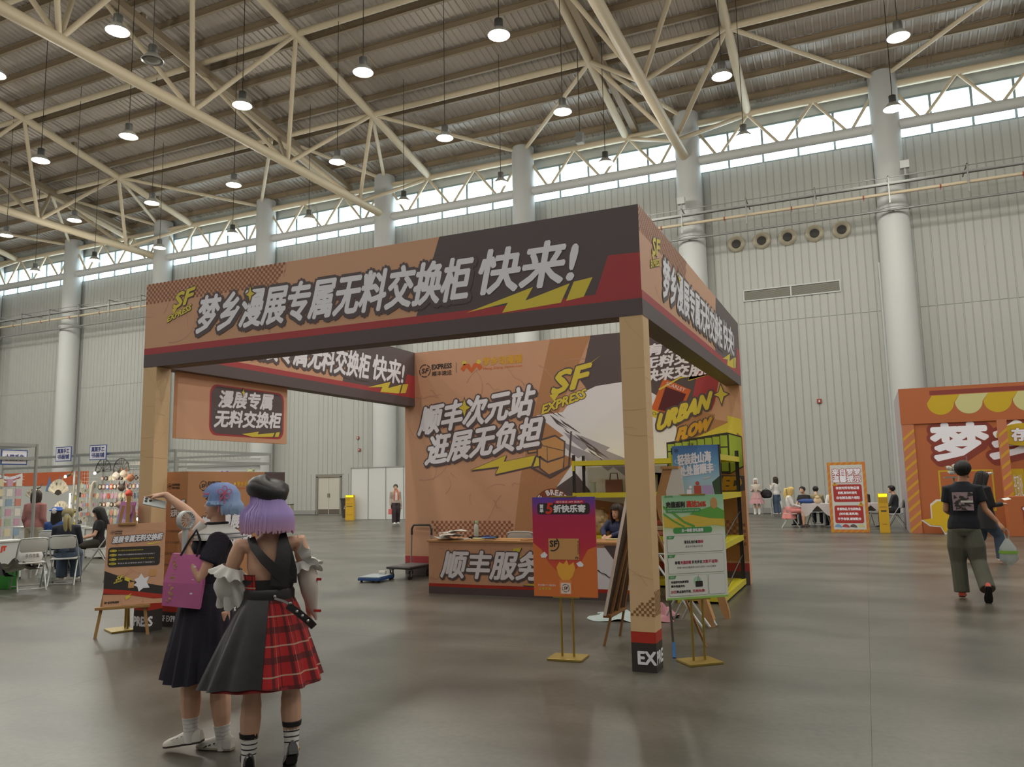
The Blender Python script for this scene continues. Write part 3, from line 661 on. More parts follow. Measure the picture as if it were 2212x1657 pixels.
F = Frame((-.15,-.001,0),(1,0,0),(0,.14,1)); text(F, '来自小顺丰', .03, .30, .24, .05, DK, t, 'card_title', h=2, bold=.004); text(F, '漫展寄件更省', .03, .24, .24, .05, DK, t, 'card_title', h=2, bold=.004)
poly(F, [oval(.08,.15,.05,.03), oval(.2,.14,.06,.035), rect(.04,.04,.26,.055)], 'card_drawing', mat('card_orange', 'c98a4c', .6), t, 2)
poly(F, [oval(.07,.19,.04,.02), oval(.2,.08,.07,.02)], 'card_drawing', mat('card_blue', '52698c', .6), t, 2)
# folding chairs
M_cw = mat('white_chair_plastic', 'cfd2d0', .45); M_ct = mat('chair_tube', 'b4b9b9', .35, metal=.3); M_foot = mat('chair_foot', 'b5a14e', .6)
def folding_chair(name, label, loc, rz, group):
    t = thing(name, label, 'chair', loc, rz, group)       # faces +y
    MB().bbox(-.2,.2,-.18,.2,.43,.455,.012).build('seat', M_cw, t)
    rings = []
    for z, hw, y in ((.62,.17,-.215),(.65,.195,-.225),(.72,.2,-.24),(.79,.195,-.255),(.825,.16,-.262)):
        rings.append([(-hw,y,z),(-hw*.5,y-.03,z),(hw*.5,y-.03,z),(hw,y,z),(hw,y+.014,z),(hw*.5,y-.012,z),(-hw*.5,y-.012,z),(-hw,y+.014,z)])
    MB().loft(rings).build('backrest', M_cw, t, True)
    for s in (-1,1):
        MB().tube([(s*.22,.26,.0),(s*.215,.0,.42),(s*.21,-.21,.74),(s*.19,-.25,.83),(s*.12,-.262,.842),(0,-.265,.845)], .0125, 8).build('leg', M_ct, t, True)
        MB().tube([(s*.2,-.27,0),(s*.195,-.02,.40),(s*.195,.08,.43)], .0125, 8).build('leg', M_ct, t, True)
    MB().tube([(-.2,-.24,.035),(.2,-.24,.035)], .009, 6).build('rear_rail', M_ct, t); MB().tube([(-.215,.235,.05),(.215,.235,.05)], .009, 6).build('front_rail', M_ct, t)
    return t
ch0 = folding_chair('folding_chair', 'white folding chair behind the service counter', (-3.2, 4.75, 0), .12, 'white folding chairs')
# ---- steel shelving
M_sy = mat('shelf_yellow', 'd3c832', .4); M_sb = mat('shelf_black_post', '29252a', .5)
def shelving(name, label, x0, x1, y0, y1, levels, top):
    t = thing(name, label, 'shelf', (0,0,0))
    for x in (x0, x1-.05):
        for y in (y0, y1-.05):
            mb = MB().box(x, x+.05, y, y+.006, 0, top).box(x if x == x0 else x+.044, x+.006 if x == x0 else x+.05, y, y+.05, 0, top)
            mb.build('post', M_sb, t)
    for z in levels:
        bd = MB().box(x0+.02, x1-.02, y0+.02, y1-.02, z-.01, z+.002).build('shelf_board', M_sy, t)
        for a in ((x0,x1,y0-.01,y0+.015),(x0,x1,y1-.015,y1+.01),(x0-.01,x0+.015,y0,y1),(x1-.015,x1+.01,y0,y1)):
            MB().box(*a, z-.07, z+.005).build('shelf_beam', M_sy, bd)
        for x in (x0, x1-.04):
            for y in (y0-.014, y1+.002): MB().box(x, x+.04, y, y+.012, z-.15, z+.01).build('beam_hook', M_sy, bd)
    if x1-x0 < y1-y0:
        for s in (0, 1): MB().tube([(x1-.02, y0+.05, levels[s]), (x1-.02, y1-.05, levels[s]+.35)], .008, 5).build('cross_brace', M_sb, t)
    return t
shelving('steel_shelving', 'yellow and black steel shelving along the right side of the booth', -.66, -.06, 3.82, 5.72, [.1,.74,1.38,1.9], 2.0)
shelving('steel_shelving', 'yellow and black steel shelving standing against the mural wall', -2.55, -.72, 5.2, 5.72, [.1,.74,1.4,1.9], 2.0)
# things on shelves
t = thing('green_gift_box', 'green printed box on the third shelf of the right shelving', 'box', (-.34, 4.55, .743), 0)
MB().bbox(-.17,.17,-.3,.3,0,.26,.006).build('box_body', mat('box_green', '2f7d48', .5), t)
F = Frame((.171,-.3,0),(0,1,0),(0,0,1)); text(F, 'ai', .03, .1, .09, .07, WH, t, 'box_word', h=2, bold=.004)
poly(F, [stroke([(.48,.03),(.48+.1*math.cos(a),.03+.13*math.sin(a))], .006) for a in (.4,.8,1.2,1.6,2,2.4,2.8)], 'leaf_drawing', mat('pale_green_print', '86b890', .6), t, 2)
def bag(name, label, loc, rz, w_, h_, d_, m, hm):
    t = thing(name, label, 'bag', loc, rz)
    MB().loft([[(-w_,-d_,0),(w_,-d_,0),(w_,d_,0),(-w_,d_,0)], [(-w_*1.04,-d_*.9,h_*.5),(w_*1.04,-d_*.9,h_*.5),(w_*1.02,d_,h_*.5),(-w_,d_,h_*.5)], [(-w_,-d_*.5,h_),(w_,-d_*.5,h_),(w_,d_*.5,h_),(-w_,d_*.5,h_)]]).build('bag_body', m, t)
    for s in (-1,1): MB().tube([(-w_*.5,s*d_*.5,h_-.01),(-w_*.4,s*d_*.4,h_+.1),(w_*.4,s*d_*.4,h_+.1),(w_*.5,s*d_*.5,h_-.01)], .007, 6).build('handle', hm, t)
    return t
M_kb = mat('brown_canvas', '6d4838', .8); M_pk = mat('dusty_pink_bag', 'b98a84', .7)
bag('tote_bag', 'small brown tote bag on the upper middle shelf by the mural', (-1.95,5.45,1.403), .2, .13, .2, .06, M_kb, M_kb); bag('tote_bag', 'pink flap bag beside the brown tote on the mural shelving', (-1.6,5.45,1.403), -.1, .1, .16, .05, M_pk, M_kb)
t = thing('glass_vase', 'clear glass vase on the left end of the mural shelving', 'vase', (-2.3,5.45,1.403))
MB().lathe((0,0,0), [(.045,0),(.05,.03),(.045,.14),(.055,.17)], 14).build('vase_body', mat('clear_glass', 'aebcb8', .1, alpha=.5), t, True)
t = thing('display_jar', 'small green-topped jar near the right of the mural shelving', 'jar', (-1.3,5.45,1.403))
MB().lathe((0,0,0), [(.05,0),(.052,.02),(.05,.22)], 14).build('jar_body', mat('jar_glass', 'a6a390', .2, alpha=.7), t, True); MB().lathe((0,0,0), [(.053,.22),(.053,.26),(.03,.27)], 14).build('jar_lid', mat('jar_green', '6d7a35', .5), t, True)
t = thing('cream_plush', 'shaggy cream plush toy with round ears beside the seated woman', 'plush', (-2.25,5.45,.743))
mb = MB(); q = random.Random(8)
for i in range(46):
    a, b_ = q.uniform(0, 2*PI), q.uniform(-.9, 1.4); c = (math.cos(a)*math.cos(b_)*.16, math.sin(a)*math.cos(b_)*.13, .2+.17*math.sin(b_)); mb.blob(c, (.05,.05,.045), n=6, m=4)
mb.blob((0,0,.2), (.17,.14,.19)).build('plush_body', mat('cream_fur', 'cdb592', .9), t, True)
for s in (-1,1): MB().lathe((0,0,0), [(.03,-.01),(.055,0),(.03,.01)], 12).build('ear', mat('ear_tan', 'b58f5c', .8), t, True).location = (s*.11,0,.42)
t = thing('orange_parcel', 'orange-brown parcel standing on the shelf behind the plush toy', 'box', (-2.0,5.6,.743)); MB().bbox(-.1,.1,-.06,.06,0,.38,.006).build('box_body', mat('parcel_orange', 'b07035', .6), t)
t = thing('folded_fabric', 'pink and cream folded cloths on the shelf behind the seated woman', 'cloth', (-1.2,5.45,.743))
for i, c in enumerate(('b5746f','c9b9a6','a8554a')): MB().bbox(-.22+.02*i,.22-.01*i,-.14,.14,.08*i,.08*i+.075,.03).build('cloth_fold', mat('cloth_'+c, c, .9), t, True)
# ---- blue poster on the shelving
t = thing('sky_poster', 'sky-blue travel poster with white brush lettering hung on the shelving front', 'poster', (-.33, 3.77, 1.12))
pb = MB().box(-.3,.3,-.025,0,0,.9).build('poster_board', grad('blue_poster', [(0,'5a7f4c'),(.22,'8aa65c'),(.32,'a9c0c4'),(.5,'a6cbdc'),(.75,'6aa6d2'),(1,'4a74b4')]), t)
MB().box(.3,.315,-.03,.01,-.02,.9).build('poster_edge', M_sb, t)
F = Frame((-.3,-.0255,0),(1,0,0),(0,0,1)); emblem(F, .055, .835, .028, BLK, t)
text(F, '轻装赴山海', .07, .64, .43, .14, WH, t, 'poster_title', h=4, bold=.006, rise=.1); text(F, '处处皆顺丰', .09, .50, .43, .13, WH, t, 'poster_title', h=4, bold=.006, rise=.1)
poly(F, [stroke([(.05,.67),(.03,.7),(.05,.72)], .008), stroke([(.1,.5),(.3,.52),(.53,.57),(.52,.62),(.56,.64)], .007, .003)], 'title_swash', WH, t, 3)
poly(F, [[(.38,.475),(.46,.49),(.5,.5),(.47,.475),(.4,.462)], stroke([(.43,.48),(.40,.455)], .008)], 'aeroplane_drawing', mat('plane_grey', 'c9c9cf', .6), t, 3)
poly(F, [rect(.37,.2,.5,.38)], 'pastel_block', mat('pastel_lilac', 'b3a0cc', .6), t, 3)
poly(F, [oval(.22,.36,.02,.02), rect(.17,.16,.23,.33)], 'traveller_white', WH, t, 4)
poly(F, [oval(.31,.41,.025,.025), rect(.265,.22,.355,.38)], 'traveller_red', mat('traveller_red', 'b5523f', .6), t, 4)
poly(F, [rect(.27,.14,.35,.22)], 'traveller_trousers', mat('pale_blue_print', 'a9bccf', .6), t, 4)
poly(F, [[(.5,.42),(.6,.5),(.6,.12),(.55,.15),(.52,.3)], [(.02,.14),(.14,.14),(.14,.21),(.02,.2)]], 'dark_leaves', mat('palm_green', '39553a', .6), t, 4)
poly(F, [[(.38,.14),(.5,.25),(.55,.2),(.45,.1)]], 'yellow_parcel', YL, t, 5)
# ---- poster stands
M_gold = mat('gold_metal', 'a8914a', .35, metal=.6)
def poster_stand(label, loc, rz, board, z0=.545, w_=.6, h_=.895):
    t = thing('poster_stand', label, 'sign', loc, rz, 'gold poster stands')
    MB().bbox(-.16,.16,-.13,.13,0,.02,.004).build('base_plate', M_gold, t)
    for s in (-.055,.055): MB().tube([(s,0,.02),(s,0,z0+h_-.08)], .011, 10).build('pole', M_gold, t, True)
    for z_ in (z0+h_-.004, z0-.012): MB().box(-.12,.12,-.032,.012,z_,z_+.012).build('clip', M_gold, t)
    bd = MB().box(-w_/2,w_/2,-.028,-.012,z0,z0+h_).build('poster_board', board, t)
    return t, bd, Frame((-w_/2,-.0285,z0),(1,0,0),(0,0,1))
PR = grad('red_poster', [(0,'d2483c'),(.3,'d6583e'),(.5,'c2344a'),(.8,'ba2e58'),(.92,'84409a'),(1,'5c48b0')])
t, bd, F = poster_stand('gold stand with purple to red poster, left of the front booth post', (-.88,.28,0), .06, PR)
poly(F, [[(0,0),(.6,0),(.6,.45),(.52,.42),(.44,.28),(.36,.2),(.25,.2),(.15,.3),(.08,.42),(0,.48)]], 'orange_glow', mat('poster_orange', 'db7a3e', .5), bd, 1)
poly(F, [rrect(.05,.74,.55,.84,.025)], 'title_plate', BLK, bd, 2); poly(F, [rrect(.22,.835,.5,.865,.006)], 'title_tab', mat('poster_crimson', 'cf2348', .5), bd, 3)
text(F, '顺丰速运 APP 新用户', .235, .84, .25, .02, WH, bd, 'tab_words', h=4)
text(F, '5', .135, .745, .055, .095, mat('poster_red', 'd8402c', .5), bd, 'big_figure', h=4, bold=.006, shear=.15)
text(F, '折快乐寄', .21, .757, .30, .065, WH, bd, 'poster_title', h=4, bold=.004); text(F, '首', .075, .795, .035, .035, WH, bd, 'poster_title', h=4, bold=.002); text(F, '单', .075, .755, .035, .035, WH, bd, 'poster_title', h=4, bold=.002)
poly(F, [rect(.15,.33,.44,.52)], 'parcel_picture', BX, bd, 3); 
poly(F, [arcband(.19,.47,.055,.066,-1.9,.9,12)], 'parcel_ring', BLK, bd, 4.5); text(F, 'SF', .165,.445,.07,.055, BLK, bd, 'parcel_letters', h=4.5, bold=.003); text(F, 'F3', .405,.337,.025,.02, BLK, bd, 'parcel_letters', h=4.5, bold=.001); text(F, 'SF EXPRESS', .425,.5,.12,.014, BLK, bd, 'parcel_letters', h=4.5, rot=-PI/2)
poly(F, [[(.28,.14),(.33,.14),(.37,.18),(.40,.25),(.385,.31),(.34,.28),(.32,.33),(.29,.29),(.25,.31),(.22,.26),(.24,.19)]], 'yellow_glow', mat('poster_yellow', 'efae44', .5), bd, 2)
poly(F, [rrect(.245,.02,.365,.15,.01)], 'orange_cube', mat('cube_orange', 'e88a4c', .5), bd, 3); poly(F, [rrect(.258,.028,.352,.125,.01)], 'white_cube_face', mat('cube_white', 'efd9d0', .5), bd, 4); emblem(F, .305, .078, .036, BLK, bd, 5)
poly(F, [[(.07,.37),(.11,.4),(.14,.37),(.12,.345),(.08,.345)]], 'flying_envelope', WH, bd, 4); poly(F, [[(.41,.3),(.45,.32),(.48,.29),(.47,.27),(.43,.27)]], 'flying_envelope', WH, bd, 4)
text(F, '立享优惠', .045, .055, .12, .025, YL, bd, 'small_words', h=3); text(F, '扫描二维码', .04, .09, .17, .018, WH, bd, 'small_words', h=3)
PG = grad('green_poster', [(0,'e9ece6'),(.62,'e9ece6'),(.7,'c3dca8'),(.88,'b9e0c0'),(1,'97d3a4')])
t, bd, F = poster_stand('gold stand with white and green poster, right of the front booth post', (.25,.5,0), .7, PG)
poly(F, [[(0,.62),(.25,.6),(.5,.63),(.6,.61),(.6,.72),(.4,.74),(.1,.69),(0,.72)]], 'yellow_field', mat('field_yellow', 'e3c552', .5), bd, 1)
poly(F, [stroke([(0,.8),(.1,.74),(.2,.66),(.3,.62)], .02), stroke([(0,.74),(.1,.67),(.2,.62)], .015), [(.25,.73),(.35,.76),(.5,.8),(.6,.75),(.6,.68),(.45,.69)]], 'leaf_shapes', mat('leaf_green', '6cae4e', .5), bd, 2)
emblem(F, .03, .885, .013, BLK, bd); text(F, 'EXPRESS', .05, .878, .05, .015, BLK, bd, 'mark_word', h=3)
text(F, '充值返利', .03, .79, .18, .05, BLK, bd, 'poster_title', h=4, bold=.003); text(F, '高达26%', .23, .79, .19, .055, mat('poster_red', 'd8402c'), bd, 'poster_title', h=4, bold=.003)
poly(F, [rrect(.025,.745,.37,.78,.015)], 'date_pill', GR2, bd, 2.5); text(F, '活动时间:4月28日 10:00-4月30日 23:59', .045, .754, .3, .017, WH, bd, 'date_words', h=4)
poly(F, [rrect(.09,.565,.47,.615,.02)], 'green_pill', GR2, bd, 2.5); text(F, '五一特惠 好礼速递', .17, .575, .21, .028, WH, bd, 'pill_words', h=4, bold=.002)
PF = mat('panel_border', '8fa08f', .5); PWt = mat('panel_white', 'e9ebe8', .5)
for i, (x0, y0, x1, y1) in enumerate(((.025,.40,.575,.545),(.025,.22,.575,.385),(.025,.03,.40,.205),(.41,.03,.575,.205))):
    poly(F, [rrect(x0,y0,x1,y1,.015)], 'panel_border', PF, bd, 1.5); poly(F, [rrect(x0+.002,y0+.002,x1-.002,y1-.002,.014)], 'panel_field', PWt, bd, 2.5)
    if i < 3: poly(F, [[(x0,y1-.028),(x0,y1),(x0+.075,y1),(x0+.06,y1-.028)]], 'panel_tab', GR2, bd, 3.5); text(F, '福利'+'一二三'[i], x0+.012, y1-.022, .04, .016, WH, bd, 'tab_words', h=5)
MR = mat('poster_magenta', 'c03a5a', .5)
text(F, '首充礼包价值', .19, .475, .13, .027, BLK, bd, 'panel_words', h=4, bold=.001); text(F, '翻倍', .325, .475, .05, .027, MR, bd, 'panel_words', h=4, bold=.001); text(F, '首充30元赠60元礼包', .2, .44, .17, .019, DK, bd, 'panel_words', h=4)
text(F, '单笔', .09, .30, .05, .028, BLK, bd, 'panel_words', h=4, bold=.001); text(F, '充值即赠', .145, .30, .1, .028, MR, bd, 'panel_words', h=4, bold=.001); text(F, '多充多送', .255, .30, .1, .028, BLK, bd, 'panel_words', h=4, bold=.001); text(F, '次数不设限!', .36, .30, .15, .028, MR, bd, 'panel_words', h=4, bold=.001)
text(F, '充值10000元最高得1200元返利+1400元赠券', .11, .262, .38, .018, DK, bd, 'panel_words', h=4)
text(F, '充值即可免费领取', .045, .14, .17, .02, BLK, bd, 'panel_words', h=4, bold=.001); text(F, '顺丰限量挎包', .045, .105, .13, .02, BLK, bd, 'panel_words', h=4, bold=.001)
text(F, '29日', .04, .055, .05, .024, MR, bd, 'panel_words', h=4, bold=.001); text(F, '零点准时开抢,', .095, .055, .14, .024, BLK, bd, 'panel_words', h=4, bold=.001); text(F, '先到先得!', .25, .055, .12, .024, MR, bd, 'panel_words', h=4, bold=.001)
poly(F, [oval(.3,.15,.04)], 'mint_disc', mat('mint_print', 'b9dfc4', .5), bd, 3.5); poly(F, [rrect(.28,.10,.35,.15,.006), stroke([(.3,.15),(.31,.2),(.32,.15)], .004)], 'bag_picture', BLK, bd, 4.5)
poly(F, [rect(0,0,.6,.018)], 'green_edge', mat('edge_green', '9fcf6a', .5), bd, 3)
poly(F, [oval(.5,.82,.035,.05)], 'parcel_picture', BX, bd, 3)
# ---- easel seen from behind, with board
M_wood = mat('easel_pine', 'a98250', .55, var=.12, scale=14); M_wood2 = mat('easel_walnut', '8a6136', .55, var=.12, scale=14)
def easel(name, label, loc, rz, H, m, board_m, bw, bh, bz, lean=.22, spread=.3, tray=True, back=True, cat='easel'):
    t = thing(name, label, cat, loc, rz)      # front towards -y
    ty = lean*H*.55
    for s in (-1,1): MB().add([(s*spread-.016,0,0),(s*spread+.016,0,0),(s*spread+.016,.018,0),(s*spread-.016,.018,0),(s*.05-.016,ty,H*.93),(s*.05+.016,ty,H*.93),(s*.05+.016,ty+.018,H*.93),(s*.05-.016,ty+.018,H*.93)], [(0,3,2,1),(4,5,6,7),(0,1,5,4),(1,2,6,5),(2,3,7,6),(3,0,4,7)]).build('leg', m, t)
    MB().add([(-.018,ty+.03+.55,0),(.018,ty+.03+.55,0),(.018,ty+.05+.55,0),(-.018,ty+.05+.55,0),(-.018,ty+.02,H*.9),(.018,ty+.02,H*.9),(.018,ty+.04,H*.9),(-.018,ty+.04,H*.9)], [(0,3,2,1),(4,5,6,7),(0,1,5,4),(1,2,6,5),(2,3,7,6),(3,0,4,7)]).build('leg', m, t)
    f = lambda z: ty*z/(H*.93)
    MB().add([(-.022,f(bz)-.0,bz),(.022,f(bz),bz),(.022,f(bz)+.018,bz),(-.022,f(bz)+.018,bz),(-.022,f(H),H),(.022,f(H),H),(.022,f(H)+.018,H),(-.022,f(H)+.018,H)], [(0,3,2,1),(4,5,6,7),(0,1,5,4),(1,2,6,5),(2,3,7,6),(3,0,4,7)]).build('mast', m, t)
    if tray: MB().bbox(-spread*1.05,spread*1.05,f(bz)-.06,f(bz)+.02,bz-.035,bz-.004,.005).build('ledge', m, t)
    ez = bz+bh; MB().bbox(-.09,.09,f(ez)-.045,f(ez)+.01,ez+.003,ez+.03,.005).build('top_clamp', m, t)
    return t, f
t, f = easel('wooden_easel', 'pine easel with headed notice board, beside the booth left post', (-5.86,-.27,0), .785, 1.52, M_wood, None, .7, .86, .33, .2, .26)
nb = thing('notice_board', 'brown notice board with charcoal text panel standing on the pine easel', 'sign', (-5.79,-.20,0), .785)
y0, y1 = f(.33)-.022, f(1.21)-.022
bw = .30
MB().add([(-bw,y0,.33),(bw,y0,.33),(bw,y0+.012,.33),(-bw,y0+.012,.33),(-bw,y1,1.21),(bw,y1,1.21),(bw,y1+.012,1.21),(-bw,y1+.012,1.21)], [(0,3,2,1),(4,5,6,7),(0,1,5,4),(1,2,6,5),(2,3,7,6),(3,0,4,7)]).build('board_panel', K, nb)
F = Frame((-bw,y0-.0005,.33),(1,0,0),(0,y1-y0,.88)); scribbles(F, .6, .86, 20, KL, nb, 51, 0, 0, .005)
SB = .84
class SF_(Frame):
    def p(s, x, y, h=1): return s.o+s.r*(x*SB)+s.u*(y*.9)+s.n*(h*.001)
F.__class__ = SF_
poly(F, [[(0,.42),(.35,.28),(.72,.2),(.72,.1),(0,.14)]], 'charcoal_band', BLK, nb, 2); poly(F, [[(0,.15),(.3,.12),(.6,.06),(.72,.06),(.72,.1),(.3,.17),(0,.21)]], 'red_band', RD2, nb, 2.5)
courier_mark(F, .07, .88, .05, BLK, nb)
text(F, '漫展专属无料交换柜', .07, .75, .60, .08, WH, nb, 'headline', h=5, bold=.004, rise=.04, shear=.2, edge=.012, em=DK)
poly(F, [stroke([(.5,.725),(.66,.74)], .018, .006)], 'yellow_dash', YL, nb, 4)
poly(F, [rrect(.03,.46,.66,.70,.04)], 'text_panel', BLK, nb, 2)
for i, (a, b_) in enumerate((('第一步','参与顺丰互动游戏,赢得兑换机会'),('第二步','根据工作人员提供的号码密钥,打开对应的柜门'),('第三步','把准备好的心意放进柜内,留给下一位朋友'),('第四步','带走礼物,分享快乐,别忘了关好柜门'))):
    y = .645-.052*i; poly(F, [oval(.09, y+.012, .045, .015)], 'step_pill', YL, nb, 3.2); text(F, a, .06, y+.003, .06, .018, BLK, nb, 'step_words', h=4.5)
    text(F, b_, .15, y+.003, .44 if i else .3, .018, YL if i % 2 == 0 else WH, nb, 'step_words', h=4)
brush_logo(F, .14, .30, .075, nb); poly(F, [[(.36,.30),(.41,.32),(.44,.37),(.48,.31),(.54,.33),(.51,.26),(.55,.19),(.47,.19),(.42,.15),(.40,.21),(.35,.23),(.39,.26)]], 'white_burst', WH, nb, 3.5)
poly(F, [[(.24,.3),(.31,.27),(.30,.3),(.34,.3),(.25,.34)], [(.27,.06),(.33,.1),(.31,.11),(.34,.14),(.26,.1)]], 'yellow_arrows', YL, nb, 5); poly(F, [rrect(.29,.2,.36,.27,.005), rect(.54,.33,.62,.41)], 'parcel_drawing', BX, nb, 5)
text(F, 'SF EXPRESS', .02, .03, .17, .022, BLK, nb, 'small_print', h=4, bold=.002)
# easel with board seen from behind, inside the booth
t, f = easel('wooden_easel', 'walnut-toned easel seen from behind, left of the front booth post', (-.75,1.18,0), -PI/2, 1.55, M_wood2, None, .6, .9, .30, .40, .27)
b2 = thing('leaning_board', 'dark painted board on the walnut easel, its back towards us', 'sign', (-.755,1.18,0), -PI/2)
y0, y1 = f(.30)-.03, f(1.44)-.03
MB().add([(-.33,y0,.30),(.33,y0,.30),(.33,y0+.02,.30),(-.33,y0+.02,.30),(-.33,y1,1.44),(.33,y1,1.44),(.33,y1+.02,1.44),(-.33,y1+.02,1.44)], [(0,3,2,1),(4,5,6,7),(0,1,5,4),(1,2,6,5),(2,3,7,6),(3,0,4,7)]).build('board_panel', mat('mottled_dark_board', '4f3824', .6, var=.6, scale=14), b2)
MB().add([(.330,y0-.004,.295),(.342,y0-.004,.295),(.342,y0+.024,.295),(.330,y0+.024,.295),(.330,y1-.004,1.445),(.342,y1-.004,1.445),(.342,y1+.024,1.445),(.330,y1+.024,1.445)], [(0,1,2,3),(7,6,5,4),(0,4,5,1),(1,5,6,2),(2,6,7,3),(3,7,4,0)]).build('board_edge', M_pap, b2)
# plywood cutout behind the green poster
t = thing('plywood_cutout', 'thick plywood cutout with white face and rounded feet behind the green poster', 'display', (.05, 2.25, 0), 0)
def plank(pts, w_, d_, m, nm):
    mb = MB(); rings = []
    for x, z, ww in pts: rings.append([(x-ww,-d_,z),(x+ww,-d_,z),(x+ww,d_,z),(x-ww,d_,z)])
    return mb.loft(rings).build(nm, m, t)
M_ply = mat('plywood_edge', 'b98c5c', .6, var=.1, scale=10)
plank([(.0,.0,.03),(-.02,.08,.05),(-.12,.4,.05),(-.25,.8,.06),(-.42,1.15,.09),(-.45,1.35,.10),(-.36,1.7,.09)], .08, .06, M_ply, 'cutout_leg')
o = plank([(.0,.0,.03),(-.02,.08,.045),(-.1,.4,.045),(-.22,.7,.05),(-.30,.95,.05)], .08, .03, M_ply, 'cutout_leg'); o.location = (.08,.55,0)
MB().prism([(-.40,-.062,1.2),(-.2,-.062,1.2),(-.22,-.062,1.45),(-.24,-.062,1.7),(-.34,-.062,1.7),(-.42,-.062,1.45)], (0,-.01,0)).build('white_face', M_pap, t)
MB().box(-.47,-.27,-.08,.08,1.7,1.73).build('top_block', M_ply, t)
# pole and broom
t = thing('blue_tipped_pole', 'dark pole with a blue tip leaning beside the front booth post', 'pole', (0,0,0))
MB().tube([(.0,.63,.02),(-.12,1.0,.9)], .011, 8).build('pole_shaft', mat('dark_pole', '3a352c', .5), t, True); MB().tube([(.006,.61,.0),(-.008,.665,.12)], .017, 8).build('blue_tip', mat('blue_tip', '3f78b8', .5), t, True)
# cloth on the floor and pink drape
def cloth(name, label, loc, sx, sy, h, m, seed, cat='cloth'):
    q = random.Random(seed); mb = MB(); n = 12; vs = []
    for i in range(n+1):
        for j in range(n+1):
            u, v = i/n*2-1, j/n*2-1; e = max(0, 1-(u*u+v*v)*.75)
            vs.append((u*sx*(1+.15*math.sin(5*v+seed)), v*sy*(1+.15*math.sin(4*u+seed)), .004+h*e*(.55+.45*math.sin(7*u+3*v+seed)*math.cos(6*v-2*u))))
    mb.add(vs, [(i*(n+1)+j, (i+1)*(n+1)+j, (i+1)*(n+1)+j+1, i*(n+1)+j+1) for i in range(n) for j in range(n)])
    t = thing(name, label, cat, loc); mb.build('cloth_sheet', m, t, True); return t
cloth('pale_cloth', 'pale blue-grey cloth dropped on the floor behind the easel', (-1.0,2.5,0), .35, .3, .1, mat('pale_blue_cloth', 'a3b2b2', .8), 4)
cloth('pink_cloth', 'dusty pink cloth on the floor behind the front booth post', (-.62,2.6,0), .2, .25, .2, mat('dusty_pink_cloth', 'a8747c', .8), 6)
# white folding stretcher legs (a fallen rack) and pink wrapped bundle
t = thing('white_rack', 'white tubular rack legs showing beside the front booth post', 'rack', (-.05,2.0,0), .3)
for i in range(3): MB().tube([(-.45+.1*i,.5,.75),(.05+.08*i,-.05+.1*i,.02)], .012, 6).tube([(.05+.08*i,.2,.75),(-.3+.1*i,.6,.02)], .012, 6).build('rack_leg', M_ct, t, True)
MB().tube([(-.45,.5,.75),(.3,.2,.75)], .012, 6).build('rack_bar', M_ct, t, True)
t = thing('pink_bundle', 'shiny pink wrapped bundle resting on the white rack', 'bundle', (-.2,2.35,.76), .2); MB().blob((0,0,.15), (.14,.12,.17)).blob((.05,.03,.3), (.08,.08,.1)).build('wrap', mat('shiny_pink', 'c0646c', .25), t, True)
# ---- platform trolley
t = thing('platform_trolley', 'black platform trolley with U handle parked by the left end of the mural wall', 'trolley', (-5.62,5.34,0), -.06)
M_tb = mat('trolley_black', '302c2b', .5)
dk = MB().bbox(-.25,.25,-.36,.36,.17,.21,.012).build('deck', M_tb, t); MB().box(-.21,.21,-.32,.32,.21,.216).build('deck_mat', mat('trolley_mat', '575150', .7), dk)
MB().tube([(-.21,.33,.2),(-.21,.35,.82),(-.17,.355,.87),(.17,.355,.87),(.21,.35,.82),(.21,.33,.2)], .014, 10).build('handle', mat('chrome_tube', '9a9a9a', .3, metal=.6), t, True)
MB().tube([(-.21,.35,.7),(-.21,.352,.81),(-.17,.356,.872),(.17,.356,.872),(.21,.352,.81),(.21,.35,.7)], .019, 10).build('handle_grip', M_tb, t, True)
for x in (-.19,.19):
    for y in (-.28,.28):
        w_ = MB().loft([[(x+e,y+math.cos(a)*r_,.055+math.sin(a)*r_) for a in [2*PI*k/14 for k in range(14)]] for e, r_ in ((-.02,.045),(-.016,.055),(.016,.055),(.02,.045))]).build('wheel', M_tb, t, True)
        MB().box(x-.028,x-.022,y-.02,y+.02,.05,.17).box(x+.022,x+.028,y-.02,y+.02,.05,.17).box(x-.03,x+.03,y-.03,y+.03,.15,.17).build('caster_fork', M_gry, w_)
t = thing('parcel_scale', 'low blue parcel scale with white display on the floor by the booth opening', 'scale', (-5.93,4.75,0), .1)
MB().bbox(-.2,.2,-.26,.26,.03,.075,.01).build('scale_body', mat('scale_blue', '2f5590', .4), t); MB().bbox(-.19,.19,-.25,.25,.078,.092,.004).build('scale_plate', mat('scale_steel', 'a9b4bd', .3, metal=.6), t)
for x in (-.16,.16):
    for y in (-.2,.2): MB().tube([(x,y,0),(x,y,.035)], .02, 8).build('foot', M_tb, t)
MB().bbox(-.06,.06,.2,.26,.093,.14,.005).build('display', M_pap, t)
t = thing('foil_wrap', 'crumpled clear wrap lying on the floor under the trolley handle', 'wrap', (-5.2,5.55,0)); MB().blob((0,0,.04), (.09,.08,.04), n=7, m=5).blob((.1,.03,.03), (.06,.05,.03), n=6, m=4).build('wrap', mat('clear_wrap', 'c9cfd0', .2), t)
